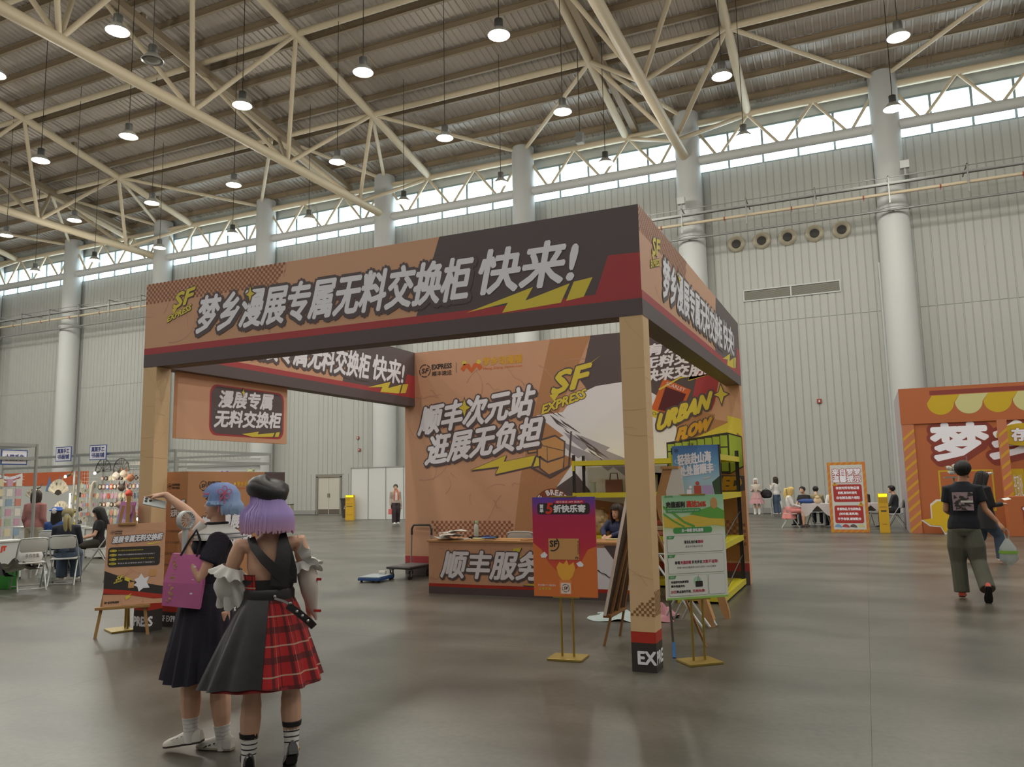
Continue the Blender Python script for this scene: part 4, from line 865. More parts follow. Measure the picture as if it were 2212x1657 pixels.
# ================================================================ PEOPLE
def remeshed(mb, name, m, parent, voxel, smooth=3, fac=.5):
    me = bpy.data.meshes.new('tmp'); me.from_pydata(mb.v, [], mb.f)
    bm = bmesh.new(); bm.from_mesh(me); bmesh.ops.recalc_face_normals(bm, faces=bm.faces); bm.to_mesh(me); bm.free()
    o = bpy.data.objects.new('tmp', me); COL.objects.link(o)
    r = o.modifiers.new('r', 'REMESH'); r.mode = 'VOXEL'; r.voxel_size = voxel; r.use_smooth_shade = True
    if smooth: q = o.modifiers.new('s', 'SMOOTH'); q.iterations = smooth; q.factor = fac
    bpy.context.view_layer.update()
    n = bpy.data.meshes.new_from_object(o.evaluated_get(bpy.context.evaluated_depsgraph_get())); n.name = name
    bpy.data.objects.remove(o); bpy.data.meshes.remove(me)
    n.materials.clear(); n.materials.append(m); n.shade_smooth()
    return link(name, n, parent)
def V3(*a): return Vector(a)
def ring(c, rx, ry, yaw=0, n=16, tilt=None, wave=0, nw=0, ph=0):
    c = Vector(c); R = Matrix.Rotation(yaw, 3, 'Z')
    if tilt: R = Euler(tilt).to_matrix() @ R
    return [c+R@Vector((rx*(1+wave*math.sin(nw*2*PI*k/n+ph))*math.cos(2*PI*k/n), ry*(1+wave*math.sin(nw*2*PI*k/n+ph))*math.sin(2*PI*k/n), 0)) for k in range(n)]
SKIN = {'a': mat('skin_light', 'd0a48c', .5), 'b': mat('skin_tan', 'b48467', .5)}
def hand(mb, wr, d, up, s=1.0, curl=.6, side=1, point=False, thin=1.0):
    """palm and five fingers; d = pointing direction, up = back of the hand"""
    wr = Vector(wr); d = Vector(d).normalized(); up = Vector(up); up = (up-d*up.dot(d)).normalized(); x = d.cross(up)*side
    e = .085*s
    mb.loft([[wr+d*t+x*(w_*math.cos(a))+up*(h_*math.sin(a)) for a in [2*PI*k/10 for k in range(10)]] for t, w_, h_ in ((-.01*s,.022*s,.019*s),(.02*s,.03*s,.018*s),(.055*s,.038*s,.017*s),(e,.038*s,.013*s),(e+.008*s,.034*s,.008*s))])
    L = (.066, .076, .072, .056)
    for i in range(4):
        b = wr+d*(e-.012*s)+x*((.027-.018*i)*s); c = 0 if (point and i == 0) else curl*(1.5 if point else 1)
        pts = [b]; dd = d.copy(); seg = L[i]*s
        for k, f in enumerate((.45,.32,.26)):
            dd = Matrix.Rotation(-c*(.8,1.0,.7)[k], 3, x*side) @ dd
            pts.append(pts[-1]+dd*seg*f)
        mb.tube(pts, [.0095*s*thin,.009*s*thin,.008*s*thin,.0065*s*thin], 7)
    tb = wr+d*(.02*s)+x*(.026*s); td = (d*.75+x*.6-up*.35).normalized()
    mb.tube([tb, tb+td*(.035*s), tb+td*(.035*s)+(d*.9+x*.1-up*.35*curl).normalized()*(.032*s), tb+td*(.037*s)+(d*.8-x*.15-up*.6*curl).normalized()*(.055*s)], [.013*s,.011*s,.009*s,.007*s], 7)
def head_geo(mb, c, yaw, s=1.0, pitch=0):
    """skull, jaw, nose, ears; faces +y turned by yaw"""
    R = Matrix.Rotation(yaw, 3, 'Z') @ Matrix.Rotation(pitch, 3, 'X'); c = Vector(c)
    P = lambda x, y, z: c+R@Vector((x*s, y*s, z*s))
    def bl(x, y, z, rx, ry, rz, n=14, m=9):
        rings = []
        for i in range(1, m):
            ph = PI*i/m; rings.append([P(x+rx*math.sin(ph)*math.cos(2*PI*k/n), y+ry*math.sin(ph)*math.sin(2*PI*k/n), z-rz*math.cos(ph)) for k in range(n)])
        mb.loft(rings)
    bl(0, -.008, .025, .072, .09, .088); bl(0, .022, -.04, .054, .062, .066); bl(0, .06, -.088, .024, .02, .018)
    mb.loft([[P(x, y, z) for x, y, z in q_] for q_ in ([(-.012,.082,-.02),(.012,.082,-.02),(0,.078,.012)], [(-.014,.09,-.032),(.014,.09,-.032),(0,.103,-.03)], [(-.01,.08,-.042),(.01,.08,-.042),(0,.092,-.04)])])
    for q_ in (-1, 1): bl(q_*.074, -.005, -.012, .008, .016, .027, 8, 6)
    bl(0, .078, -.062, .022, .01, .006, 8, 6)
    return P, R
def face(par, P, R, iris='3a2a22', s=1.0, lips='a65a55'):
    for q_ in (-1, 1):
        e = MB().blob(P(q_*.03, .068, .002), (.0125*s,.0095*s,.008*s), n=10, m=7).build('eye', mat('eye_white', 'd8d4cc', .3), par, True)
        MB().blob(P(q_*.03, .0765, .002), (.0055*s,.004*s,.006*s), n=8, m=5).build('iris', mat('iris_'+iris, iris, .2), e, True)
        MB().tube([P(q_*.014, .082, .022), P(q_*.03, .083, .027), P(q_*.046, .074, .023)], .0026*s, 5).build('eyebrow', mat('eyebrow_brown', '3a2a20', .8), par, True)
    MB().tube([P(-.02,.078,-.061), P(-.008,.086,-.058), P(.008,.086,-.058), P(.02,.078,-.061)], [.002*s,.0045*s,.0045*s,.002*s], 6).build('mouth', mat('lips_'+lips, lips, .4), par, True)
def hair(par, P, R, m, s=1.0, style='short', length=.2, n=70, seed=1, name='hair', spread=1.0, thick=1.0, open_=.35):
    """cap plus hanging locks; the face stays open"""
    q = random.Random(seed); mb = MB()
    def E(az, el, g=1.0):
        if style == 'short': g = 1.0+(g-1)*.7-.055*(1-max(0, min(1, (el+.5)/1.3)))
        return (math.sin(az)*math.cos(el)*.083*g, -.012+math.cos(az)*math.cos(el)*.102*g, .022+math.sin(el)*.096*g)   # az 0 = front
    # cap
    nn, mm = 22, 8; rings = []
    for j in range(mm):
        rr_ = []
        for k in range(nn):
            az = 2*PI*k/nn; fr = max(0, math.cos(az)); lo_el = .5 if fr > .45 else (-.75+1.05*fr)
            if style == 'short': lo_el = .42 if fr > .45 else (-.8+.3*fr if fr < 0 else -.8+2.2*fr)
            el = lo_el+(1.45-lo_el)*j/(mm-1); rr_.append(P(*E(az, el, 1.04)))
        rings.append(rr_)
    mb.loft(rings)
    for i in range(n):
        az = 2*PI*(i+q.uniform(-.4,.4))/n; fr = math.cos(az)
        front = fr > .62
        if style == 'short': els = (1.3,.95,.6,.42) if fr > .45 else (1.3,.85,.35,-.1+.4*max(0,fr),(-.5+.8*fr if fr > 0 else -.78+.25*fr))
        elif front: els = (1.3,1.0,.65,.38,.14)
        else: els = (1.3,.8,.3,-.15)
        pts = [P(*E(az+q.uniform(-.05,.05), el, 1.06+.03*q.random())) for el in els]
        if style != 'short' and not front:
            x, y, z = E(az, -.15, 1.08*spread); L = length*q.uniform(.88,1.05)
            if fr > open_: L *= (.75 if open_ > .3 else .3)
            fl = spread-1
            for f in (.3,.65,1.0): pts.append(P(x*(1+fl*f*1.2)*(1-.12*f*f)+q.uniform(-.004,.004), y*(1+fl*f)*(1-.1*f*f), z-L*f))
        k = len(pts); w_ = .0135*thick*s
        mb.tube(pts, [w_*.7]+[w_]*(k-2)+[w_*.45], 5)
    o = mb.build(name, m, par, True); return o
def shoe(par, an, yaw, m, sole, s=1.0, pitch=0, name='shoe'):
    """closed shoe under ankle point an, toe along +y turned by yaw"""
    R = Matrix.Rotation(yaw, 3, 'Z') @ Matrix.Rotation(pitch, 3, 'X'); an = Vector(an)
    P = lambda x, y, z: an+R@Vector((x*s, y*s, z*s))
    pr = ((-.07,.026,.062),(-.05,.034,.075),(0,.036,.078),(.05,.038,.062),(.10,.045,.045),(.15,.042,.034),(.18,.026,.022))
    def rg(y, w_, h_, z0): return [P(w_*math.cos(a), y, z0+(h_*max(0, math.sin(a)))) for a in [2*PI*k/12 for k in range(12)]]
    z0 = -.075
    o = MB().loft([rg(y, w_, h_, z0+.012) for y, w_, h_ in pr]).build(name, m, par, True)
    MB().loft([[P(w_*1.06*math.cos(a), y, z0+(.014 if math.sin(a) > 0 else 0)) for a in [PI/8+2*PI*k/8 for k in range(8)]] for y, w_, h_ in pr]).build('sole', sole, o)
    return o
def pose(H=1.65, sit=False, dx=.0):
    j = dict(pel=(0,0,.53*H), wai=(0,.0,.62*H), che=(0,.0,.73*H), nek=(0,-.005*H,.835*H), hed=(0,.012*H,.915*H))
    for s, n in ((-1,'l'),(1,'r')):
        j['sh'+n] = (s*.098*H, -.005, .802*H); j['el'+n] = (s*.125*H, -.02*H, .63*H); j['wr'+n] = (s*.13*H, .05*H, .49*H)
        j['hi'+n] = (s*.052*H, 0, .50*H); j['kn'+n] = (s*.055*H, .01*H, .275*H); j['an'+n] = (s*.055*H, -.01*H, .05*H); j['ft'+n] = 0
    if sit:
        d = .46+.075-.53*H
        for k in ('pel','wai','che','nek','hed','shl','shr'): x, y, z = j[k]; j[k] = (x, y+(-.02 if k == 'pel' else 0), z+d)
        for s, n in ((-1,'l'),(1,'r')):
            j['hi'+n] = (s*.055*H, .0, .53); j['kn'+n] = (s*.07*H, .25*H, .50); j['an'+n] = (s*.07*H, .24*H, .08)
            x, y, z = j['sh'+n]; j['el'+n] = (s*.13*H, .06*H, z-.16*H); j['wr'+n] = (s*.06*H, .2*H, z-.20*H)
    return j
def limb(mb, pts, rad, n=10):
    """joint chain with a mid swell"""
    P = [Vector(pts[0])]; Rr = [rad[0]]
    for i in range(len(pts)-1):
        a, b = Vector(pts[i]), Vector(pts[i+1])
        for f in (.33,.66): P.append(a.lerp(b, f)); Rr.append(rad[i]*(1-f)+rad[i+1]*f+(.1*min(rad[i],rad[i+1]) if f < .5 else 0))
        P.append(b); Rr.append(rad[i+1])
    mb.tube(P, Rr, n)
def person(name, label, loc, rz, j, H=1.65, voxel=.012, skin='a', hyaw=0, hpitch=0, byaw=0, top=None, top_sleeve='short', trousers=None, skirt=None, hair_m=None, hair_kw={},
           shoe_m=None, sole_m=None, hands=None, face_on=True, bulk=1.0, socks=None, legw=1.0, group=None, top_hem=.0, toe=(0,0)):
    t = thing(name, label, 'person', loc, rz, group); s = H/1.65; sk = SKIN[skin]
    mb = MB(); J = {k: (Vector(v) if hasattr(v, '__len__') else v) for k, v in j.items()}
    def tor(g, extra=0):
        R = []
        for a, b, f, rx, ry in (('pel','pel',0,.115,.085),('pel','wai',.0,.15,.11),('pel','wai',.5,.145,.105),('pel','wai',1,.122,.09),('wai','che',.5,.13,.095),('wai','che',1,.148,.105),('che','nek',.45,.15,.095),('che','nek',.75,.11,.075),('che','nek',.98,.052,.05)):
            c = J[a].lerp(J[b], f)
            if a == b: c = c-Vector((0,0,.09*s))
            R.append(ring(c, (rx*g*bulk+extra)*s, (ry*g*bulk+extra)*s, byaw, 16))
        return R
    mb.loft(tor(.86))
    mb.tube([J['nek']-Vector((0,0,.03)), J['nek'].lerp(J['hed'], .5), J['hed']-Vector((0,0,.03))], [.055*s,.046*s,.046*s], 10)
    P, R = head_geo(mb, J['hed'], hyaw, s, hpitch)
    hd = hands or {}
    for n, sd in (('l',-1),('r',1)):
        limb(mb, [J['che'].lerp(J['nek'], .45), J['sh'+n], J['el'+n], J['wr'+n]], [.05*s,(.048 if not top else .042)*s*bulk,.036*s,.023*s])
        hk = dict(d=J['wr'+n]-J['el'+n], up=(0,0,1) if abs((J['wr'+n]-J['el'+n]).normalized().z) < .8 else (sd,0,0), s=s*1.0, curl=.45, side=sd); hk.update(hd.get(n, {}))
        hand(mb, J['wr'+n], **hk)
        lw = legw if not trousers else .85
        limb(mb, [J['hi'+n]+Vector((0,0,.03)), J['kn'+n], J['kn'+n].lerp(J['an'+n], .35), J['an'+n]], [.085*s*lw,.053*s*lw,.064*s*lw,.034*s*lw])
        mb.blob(J['an'+n]-Vector((0,0,.03)), (.032*s,.045*s,.035*s))
    body = remeshed(mb, 'body', sk, t, voxel, 3)
    if face_on: face(body, P, R, s=s)
    if hair_m: hair(t, P, R, hair_m, s, **hair_kw)
    if top:
        mb = MB(); T_ = tor(1.04, .012)
        mb.loft(T_[1 if not top_hem else 0:])
        for n in 'lr':
            A = [J['che'].lerp(J['nek'], .5), J['che'].lerp(J['nek'], .5).lerp(J['sh'+n], .6)-Vector((0,0,.005)), J['sh'+n]-Vector((0,0,.004))]; Rr = [.066*s*bulk,.066*s*bulk,.068*s*bulk]
            if top_sleeve == 'short': A += [J['sh'+n].lerp(J['el'+n], .65)]; Rr += [.06*s*bulk]
            elif top_sleeve == 'long': A += [J['el'+n], J['el'+n].lerp(J['wr'+n], .97)]; Rr += [.052*s*bulk,.038*s*bulk]
            mb.tube(A, Rr, 12)
        remeshed(mb, 'top', top, t, voxel*1.05, 4)
    if trousers:
        mb = MB(); c = J['pel']; mb.loft([ring(c+Vector((0,0,z_*s)), rx*s*bulk, ry*s*bulk, byaw) for z_, rx, ry in ((-.10,.12,.10),(-.03,.16,.125),(.05,.152,.12),(.10,.138,.105))])
        for n in 'lr':
            a = J['an'+n]; k_ = J['kn'+n]; mb.tube([J['hi'+n]+Vector((0,0,.02)), J['hi'+n].lerp(k_, .5), k_, k_.lerp(a, .5), a+(k_-a).normalized()*.0], [.098*s*bulk,.092*s*bulk*legw,.075*s*legw,.072*s*legw,.072*s*legw], 12)
        remeshed(mb, 'trousers', trousers, t, voxel*1.1, 2)
    if shoe_m:
        for i, n in enumerate('lr'): shoe(t, J['an'+n]+Vector((0,0,.03)), toe[i]+byaw, shoe_m, sole_m or shoe_m, s*1.02, pitch=j['ft'+n])
    return t, J, P, R
def skirt_mesh(c, zt, zb, rt, rb, n=64, pleats=16, depth=.05, yaw=0, rows=8, ry=.85, cb=None, sag=0):
    """pleated skirt shell with thickness"""
    c = Vector(c); cb = Vector(cb) if cb else c; rings = []
    for i in range(rows+1):
        f = i/rows; r_ = rt+(rb-rt)*(f**.85); cc = c.lerp(cb, f); z = zt+(zb-zt)*f
        rings.append([Vector((cc.x, cc.y, z+sag*f*math.sin(3*2*PI*k/n+1)))+Matrix.Rotation(yaw,3,'Z')@Vector((r_*(1+depth*f*math.sin(pleats*2*PI*k/n))*math.cos(2*PI*k/n), r_*ry*(1+depth*f*math.sin(pleats*2*PI*k/n))*math.sin(2*PI*k/n), 0)) for k in range(n)])
    inner = [[p*1.0-(p-Vector((c.x,c.y,p.z))).normalized()*.006 for p in r_] for r_ in rings[::-1]]
    return rings+inner
M_nv = mat('navy_dress', '1d1b2b', .8, bump=.2, bscale=60); M_lea = mat('black_leather', '2b292b', .36, bump=.12, bscale=14); M_w = mat('white_cotton', 'd3d1cf', .8); M_bk = mat('black_cloth', '1c1b1e', .8)
def plaid():
    m = bpy.data.materials.new('red_plaid'); m.use_nodes = True; nt = m.node_tree; b = nt.nodes['Principled BSDF']; b.inputs['Roughness'].default_value = .8
    tc = nt.nodes.new('ShaderNodeTexCoord'); sp = nt.nodes.new('ShaderNodeSeparateXYZ'); nt.links.new(tc.outputs['Object'], sp.inputs[0])
    at = nt.nodes.new('ShaderNodeMath'); at.operation = 'ARCTAN2'; 
    y_ = nt.nodes.new('ShaderNodeMath'); y_.operation = 'ADD'; y_.inputs[1].default_value = 0; nt.links.new(sp.outputs['Y'], y_.inputs[0])
    x_ = nt.nodes.new('ShaderNodeMath'); x_.operation = 'ADD'; x_.inputs[1].default_value = .06; nt.links.new(sp.outputs['X'], x_.inputs[0])
    nt.links.new(y_.outputs[0], at.inputs[0]); nt.links.new(x_.outputs[0], at.inputs[1])
    def band(src, mul, lo, hi):
        a = nt.nodes.new('ShaderNodeMath'); a.operation = 'MULTIPLY'; a.inputs[1].default_value = mul; nt.links.new(src, a.inputs[0])
        f = nt.nodes.new('ShaderNodeMath'); f.operation = 'FRACT'; nt.links.new(a.outputs[0], f.inputs[0])
        g = nt.nodes.new('ShaderNodeMath'); g.operation = 'GREATER_THAN'; g.inputs[1].default_value = lo; nt.links.new(f.outputs[0], g.inputs[0])
        h = nt.nodes.new('ShaderNodeMath'); h.operation = 'LESS_THAN'; h.inputs[1].default_value = hi; nt.links.new(f.outputs[0], h.inputs[0])
        k = nt.nodes.new('ShaderNodeMath'); k.operation = 'MULTIPLY'; nt.links.new(g.outputs[0], k.inputs[0]); nt.links.new(h.outputs[0], k.inputs[1]); return k.outputs[0]
    col = None
    def over(prev, fac, c):
        mx = nt.nodes.new('ShaderNodeMix'); mx.data_type = 'RGBA'
        if prev is None: mx.inputs[6].default_value = srgb('a3181c')
        else: nt.links.new(prev, mx.inputs[6])
        mx.inputs[7].default_value = srgb(c); sc = nt.nodes.new('ShaderNodeMath'); sc.operation = 'MULTIPLY'; nt.links.new(fac, sc.inputs[0]); sc.inputs[1].default_value = .75; nt.links.new(sc.outputs[0], mx.inputs[0]); return mx.outputs[2]
    col = over(None, band(at.outputs[0], 2.2, .0, .16), '2e1116'); col = over(col, band(at.outputs[0], 2.2, .5, .56), '3a1218'); col = over(col, band(sp.outputs['Z'], 6.5, .0, .22), '3c1418')
    col = over(col, band(sp.outputs['Z'], 6.5, .55, .60), 'b9a08c'); col = over(col, band(at.outputs[0], 2.2, .3, .325), 'b07a70')
    nt.links.new(col, b.inputs['Base Color']); return m
M_pl = plaid()
# ---- girl with purple hair, black beret (back to us)
AZ = .71
j = dict(pel=(-.04,0,.86), wai=(-.03,0,.97), che=(-.035,0,1.12), nek=(-.03,-.005,1.325), hed=(-.055,.02,1.475),
         shl=(-.195,0,1.25), shr=(.135,0,1.262), ell=(-.265,.02,1.05), elr=(.185,.0,1.03), wrl=(-.2,.17,.97), wrr=(.2,.1,.84),
         hil=(-.105,0,.80), hir=(.04,0,.80), knl=(-.115,.0,.40), knr=(.098,-.01,.42), anl=(-.125,0,.075), anr=(.105,-.05,.13), ftl=0, ftr=-.35)
M_pur = bpy.data.materials.new('purple_hair'); M_pur.use_nodes = True
def two_tone(m, a, b_, z0, z1):
    nt = m.node_tree; b = nt.nodes['Principled BSDF']; b.inputs['Roughness'].default_value = .45; tc = nt.nodes.new('ShaderNodeTexCoord'); sp = nt.nodes.new('ShaderNodeSeparateXYZ'); r = nt.nodes.new('ShaderNodeMapRange')
    nt.links.new(tc.outputs['Object'], sp.inputs[0]); nt.links.new(sp.outputs['Z'], r.inputs[0]); r.inputs[1].default_value = z0; r.inputs[2].default_value = z1
    mx = nt.nodes.new('ShaderNodeMix'); mx.data_type = 'RGBA'; mx.inputs[6].default_value = srgb(a); mx.inputs[7].default_value = srgb(b_); nt.links.new(r.outputs[0], mx.inputs[0]); nt.links.new(mx.outputs[2], b.inputs['Base Color'])
two_tone(M_pur, 'c79cb6', 'a08acb', 1.31, 1.42)
t, J, P, R = person('person', 'person with purple bob and black beret, back to us, in black and red plaid skirt', (-1.5,-2.9,0), AZ, j, H=1.60, voxel=.0075, hyaw=.5, byaw=0, bulk=1.0,
    hands={'l': dict(curl=.5, up=(-.3,0,1)), 'r': dict(curl=.5)}, legw=.98, hair_m=M_pur, hair_kw=dict(style='bob', length=.165, n=150, seed=4, spread=1.34, thick=.95))
girlA = t
# beret
c = P(0,-.012,.095)+Vector((.0,.0,-.004)); rings = []
for z_, r_ in ((-.06,.092),(-.048,.108),(-.025,.118),(.0,.122),(.03,.112),(.054,.084),(.066,.045),(.069,.012)):
    rings.append([c+Vector(((r_*(1+.03*math.sin(5*a+z_*60)))*math.cos(a), (r_*1.02)*math.sin(a), z_+.012*math.sin(2*a+.8)-.02*math.cos(a)*.6)) for a in [2*PI*k/28 for k in range(28)]])
be = MB().loft(rings).build('beret', M_lea, t, True)
MB().loft([[c+Vector((r_*math.cos(a), r_*math.sin(a), z_-.02*math.cos(a)*.6+.012*math.sin(2*a+.8))) for a in [2*PI*k/28 for k in range(28)]] for z_, r_ in ((-.075,.09),(-.055,.093))], False).build('beret_band', M_bk, be, True)
# bodice: leather with crossed strap, red plaid patch
mb = MB(); rg = []
for f, rx, ry in ((0,.132,.102),(.2,.13,.10),(.4,.135,.102),(.55,.142,.105),(.7,.148,.107)): rg.append(ring(J['wai'].lerp(J['che'], f)-Vector((0,0,.02)), rx, ry, 0, 32))
mb.loft(rg, False).build('bodice', M_lea, t, True)
MB().loft([[p+Vector((0,0,0)) for p in ring((-.03,0,z_), rx, ry, 0, 32)[17:22]]+[p*1.0 for p in ring((-.03,0,z_), rx-.006, ry-.006, 0, 32)[17:22]][::-1] for z_, rx, ry in ((1.0,.136,.108),(1.04,.142,.11),(1.085,.15,.112))]).build('plaid_panel', M_pl, t, True)
def strap(pts, w_, m, nm, par, up=(0,-1,0), th=.006):
    mb = MB(); rings = []; pts = [Vector(p) for p in pts]
    for i, p in enumerate(pts):
        d = (pts[min(i+1,len(pts)-1)]-pts[max(0,i-1)]).normalized(); n_ = Vector(up); n_ = (n_-d*n_.dot(d)).normalized(); x = d.cross(n_); ww = w_[i] if hasattr(w_, '__len__') else w_
        rings.append([p+x*ww+n_*th, p-x*ww+n_*th, p-x*ww-n_*th, p+x*ww-n_*th])
    return mb.loft(rings).build(nm, m, par, True)
strap([(.035,-.062,1.31),(.04,-.085,1.26),(.045,-.108,1.18),(.03,-.122,1.10),(.02,-.122,1.02)], [.012,.03,.042,.05,.05], M_lea, 'halter_back', t)
strap([(-.135,-.04,1.29),(-.115,-.085,1.235),(-.06,-.118,1.17),(.01,-.13,1.10),(.08,-.118,1.04)], [.022,.022,.026,.03,.035], M_lea, 'cross_strap', t)
strap([(.045,-.045,1.315),(.05,-.075,1.27),(.06,-.10,1.2),(.08,-.105,1.1),(.085,-.1,1.03)], [.012,.02,.035,.04,.035], M_lea, 'side_strap', t)
MB().loft([ring((-.03,0,z_), .13+e, .104+e, 0, 32) for z_, e in ((.93,.008),(.945,.012),(.985,.012),(1.0,.004))], False).build('waistband', M_lea, t, True)
# skirt in two halves
N_ = 72; rings = skirt_mesh((-.03,0,0), .955, .485, .135, .325, N_, 12, .07, 0, 8, .8, cb=(-.06,0,0), sag=.012)
def half(lo, hi, m, nm, g=1.0):
    vs = []; n = hi-lo+1
    for r_ in rings:
        for k in range(lo, hi+1): p = r_[k % N_]; vs.append(Vector((p.x*g, p.y*g, p.z)))
    fs = [(i*n+k, i*n+k+1, (i+1)*n+k+1, (i+1)*n+k) for i in range(len(rings)-1) for k in range(n-1)]
    return MB().add(vs, fs).build(nm, m, t, True)
half(20, 54, M_lea, 'leather_skirt_half', 1.02); half(54, 92, M_pl, 'plaid_skirt_half')
MB().loft([ring((-.06,0,z_), r_, r_*.8, 0, 48, wave=.03, nw=12) for z_, r_ in ((.56,.27),(.475,.318))], False).build('red_underskirt', mat('red_lining', '7a1a1c', .8), t, True)
# belt hanging with chain
strap([(.0,-.13,.955),(.05,-.15,.94),(.10,-.165,.91)], .006, mat('silver_chain', 'b9b9bd', .3, metal=.9), 'chain', t)
be2 = strap([(.07,-.17,.92),(.13,-.185,.875),(.19,-.17,.82),(.215,-.15,.79)], .02, M_lea, 'hanging_belt', t)
for x, y, z in ((.0,-.118,.965),(.085,-.17,.93),(.12,-.19,.885),(.15,-.19,.86),(.18,-.185,.83)): MB().blob((x,y-.008,z), .009, n=8, m=6).build('stud', mat('silver_chain', 'b9b9bd', .3, metal=.9), be2, True)
# detached frilled sleeves
def frill(c, ax, r0, r1, L, m, nm, waves=9):
    ax = Vector(ax).normalized(); x = ax.cross(Vector((0,1,0))).normalized(); y = ax.cross(x); c = Vector(c); rings = []
    for i in range(6):
        f = i/5; r_ = r0+(r1-r0)*f; rings.append([c+ax*(L*f+.012*f*math.cos(waves*a))+(x*math.cos(a)+y*math.sin(a))*(r_*(1+.17*f*math.sin(waves*a))) for a in [2*PI*k/54 for k in range(54)]])
    return MB().loft(rings, False).build(nm, m, t, True)
frill((-.235,.0,1.13), (-.35,.1,-1), .058, .105, .055, M_w, 'left_frill'); frill((-.25,.02,1.09), (.35,.5,-1), .06, .115, .16, M_w, 'left_lower_frill')
MB().tube([(-.25,.02,1.08),(-.265,.03,1.03),(-.24,.08,.98),(-.21,.13,.94)], [.06,.075,.085,.06], 14).build('left_sleeve', M_w, t, True)
frill((.145,.0,1.16), (.55,.0,.35), .06, .115, .06, M_w, 'right_frill'); frill((.15,.0,1.15), (.3,0,-1), .058, .098, .05, M_w, 'right_lower_frill')
MB().tube([(.16,0,1.13),(.185,.0,1.05),(.2,.03,.97),(.215,.06,.88),(.24,.07,.79)], [.05,.06,.055,.035,.006], 14).build('right_sleeve', mat('sheer_white', 'd6cbc6', .8), t, True)
for z_ in (1.04, .86): strap([(.22,-.03,z_),(.26,-.02,z_-.005)], .007, mat('red_ribbon', 'a3181c', .6), 'red_ribbon', t)
# socks and heeled shoes
def sock(par, J_, n, z1, r_, m, band=None, s=1.0):
    a = J_['an'+n]; k = J_['kn'+n]; d = (k-a).normalized(); L = z1
    o = MB().tube([a-d*.045, a, a+d*L*.5, a+d*L], [r_*1.1,r_*1.1,r_*1.18,r_*1.36], 14).build('sock', m, par, True)
    for i in range(4): MB().tube([a+d*(.02+i*(L-.03)/3.2), a+d*(.026+i*(L-.03)/3.2)], [r_*(1.15+.06*i)]*2, 14).build('sock_stripe', band, o, True) if band else None
    return o
M_sl = mat('black_patent', '171518', .25)
for n in 'lr':
    sock(t, J, n, .12, .036, M_w, M_bk); MB().tube([J['an'+n]+Vector((0,0,.11)), J['an'+n]+Vector((0,0,.135))], [.052,.055], 14).build('sock_cuff', M_bk, t, True)
sl_ = shoe(t, J['anl']+Vector((0,0,.025)), .1, M_sl, M_sl, .92); sr_ = shoe(t, J['anr']+Vector((0,0,.005)), .1, M_sl, M_sl, .92, pitch=-.55)
for o_, x_, y_, z_ in ((sl_,-.125,-.045,.0),(sr_,.105,-.085,.05)): MB().box(x_-.028,x_+.028,y_-.03,y_+.025,z_,z_+.05).build('heel', M_sl, o_)
MB().blob((.145,-.02,.1), (.008,.012,.012), n=8, m=6).build('buckle', mat('gold_buckle', 'b8933a', .3, metal=.8), sr_, True)
# ---- girl with blue hair, pointing
M_blu = bpy.data.materials.new('blue_hair'); M_blu.use_nodes = True; two_tone(M_blu, '93b0d4', '7d95cc', 1.42, 1.58)
j = dict(pel=(-.12,0,.84), wai=(-.11,0,.97), che=(-.10,0,1.12), nek=(-.07,.0,1.335), hed=(-.062,.0,1.49),
         shl=(-.135,.06,1.29), shr=(-.05,-.14,1.26), ell=(-.265,.20,1.43), elr=(-.155,-.18,1.03), wrl=(-.415,.30,1.545), wrr=(-.235,-.13,1.235),
         hil=(-.165,.03,.80), hir=(-.06,-.05,.80), knl=(-.20,.02,.40), knr=(-.035,-.03,.42), anl=(-.19,.0,.10), anr=(.0,-.04,.05), ftl=-.15, ftr=0)
t, J, P, R = person('person', 'person with blue bob wig and pink bow, in dark pleated dress, pointing to the left', (-2.03,-2.72,0), AZ, j, H=1.60, voxel=.0075, hyaw=1.6, byaw=.9, bulk=.92,
    hands={'l': dict(d=(-1,.1,-.12), up=(.1,.1,1), curl=.55, side=-1, point=True), 'r': dict(d=(-.25,.1,.9), up=(-.3,-1,0), curl=.9, side=1)}, legw=1.02,
    hair_m=M_blu, hair_kw=dict(style='bob', length=.085, n=110, seed=6, spread=1.14, thick=1.0, open_=-.05))
girlB = t
mb = MB(); rg = [ring(J['wai'].lerp(J['che'], f)+Vector((0,0,dz)), rx, ry, .9, 20) for f, dz, rx, ry in ((0,0,.132,.108),(.5,0,.138,.11),(1,0,.152,.118),(1,.09,.152,.11),(1,.16,.115,.085))]
mb.loft(rg)
for n in 'lr': mb.tube([J['che'].lerp(J['nek'], .45), J['sh'+n], J['sh'+n].lerp(J['el'+n], .55 if n == 'r' else .25)], [.07,.066,.064] if n == 'r' else [.055,.05,.048], 12)
remeshed(mb, 'dress_top', M_nv, t, .009, 3)
rings = skirt_mesh((-.12,0,0), 1.0, .44, .135, .235, 64, 16, .07, .9, 8, .9, cb=(-.14,-.01,0), sag=.012)
MB().loft(rings, False).build('pleated_skirt', M_nv, t, True)
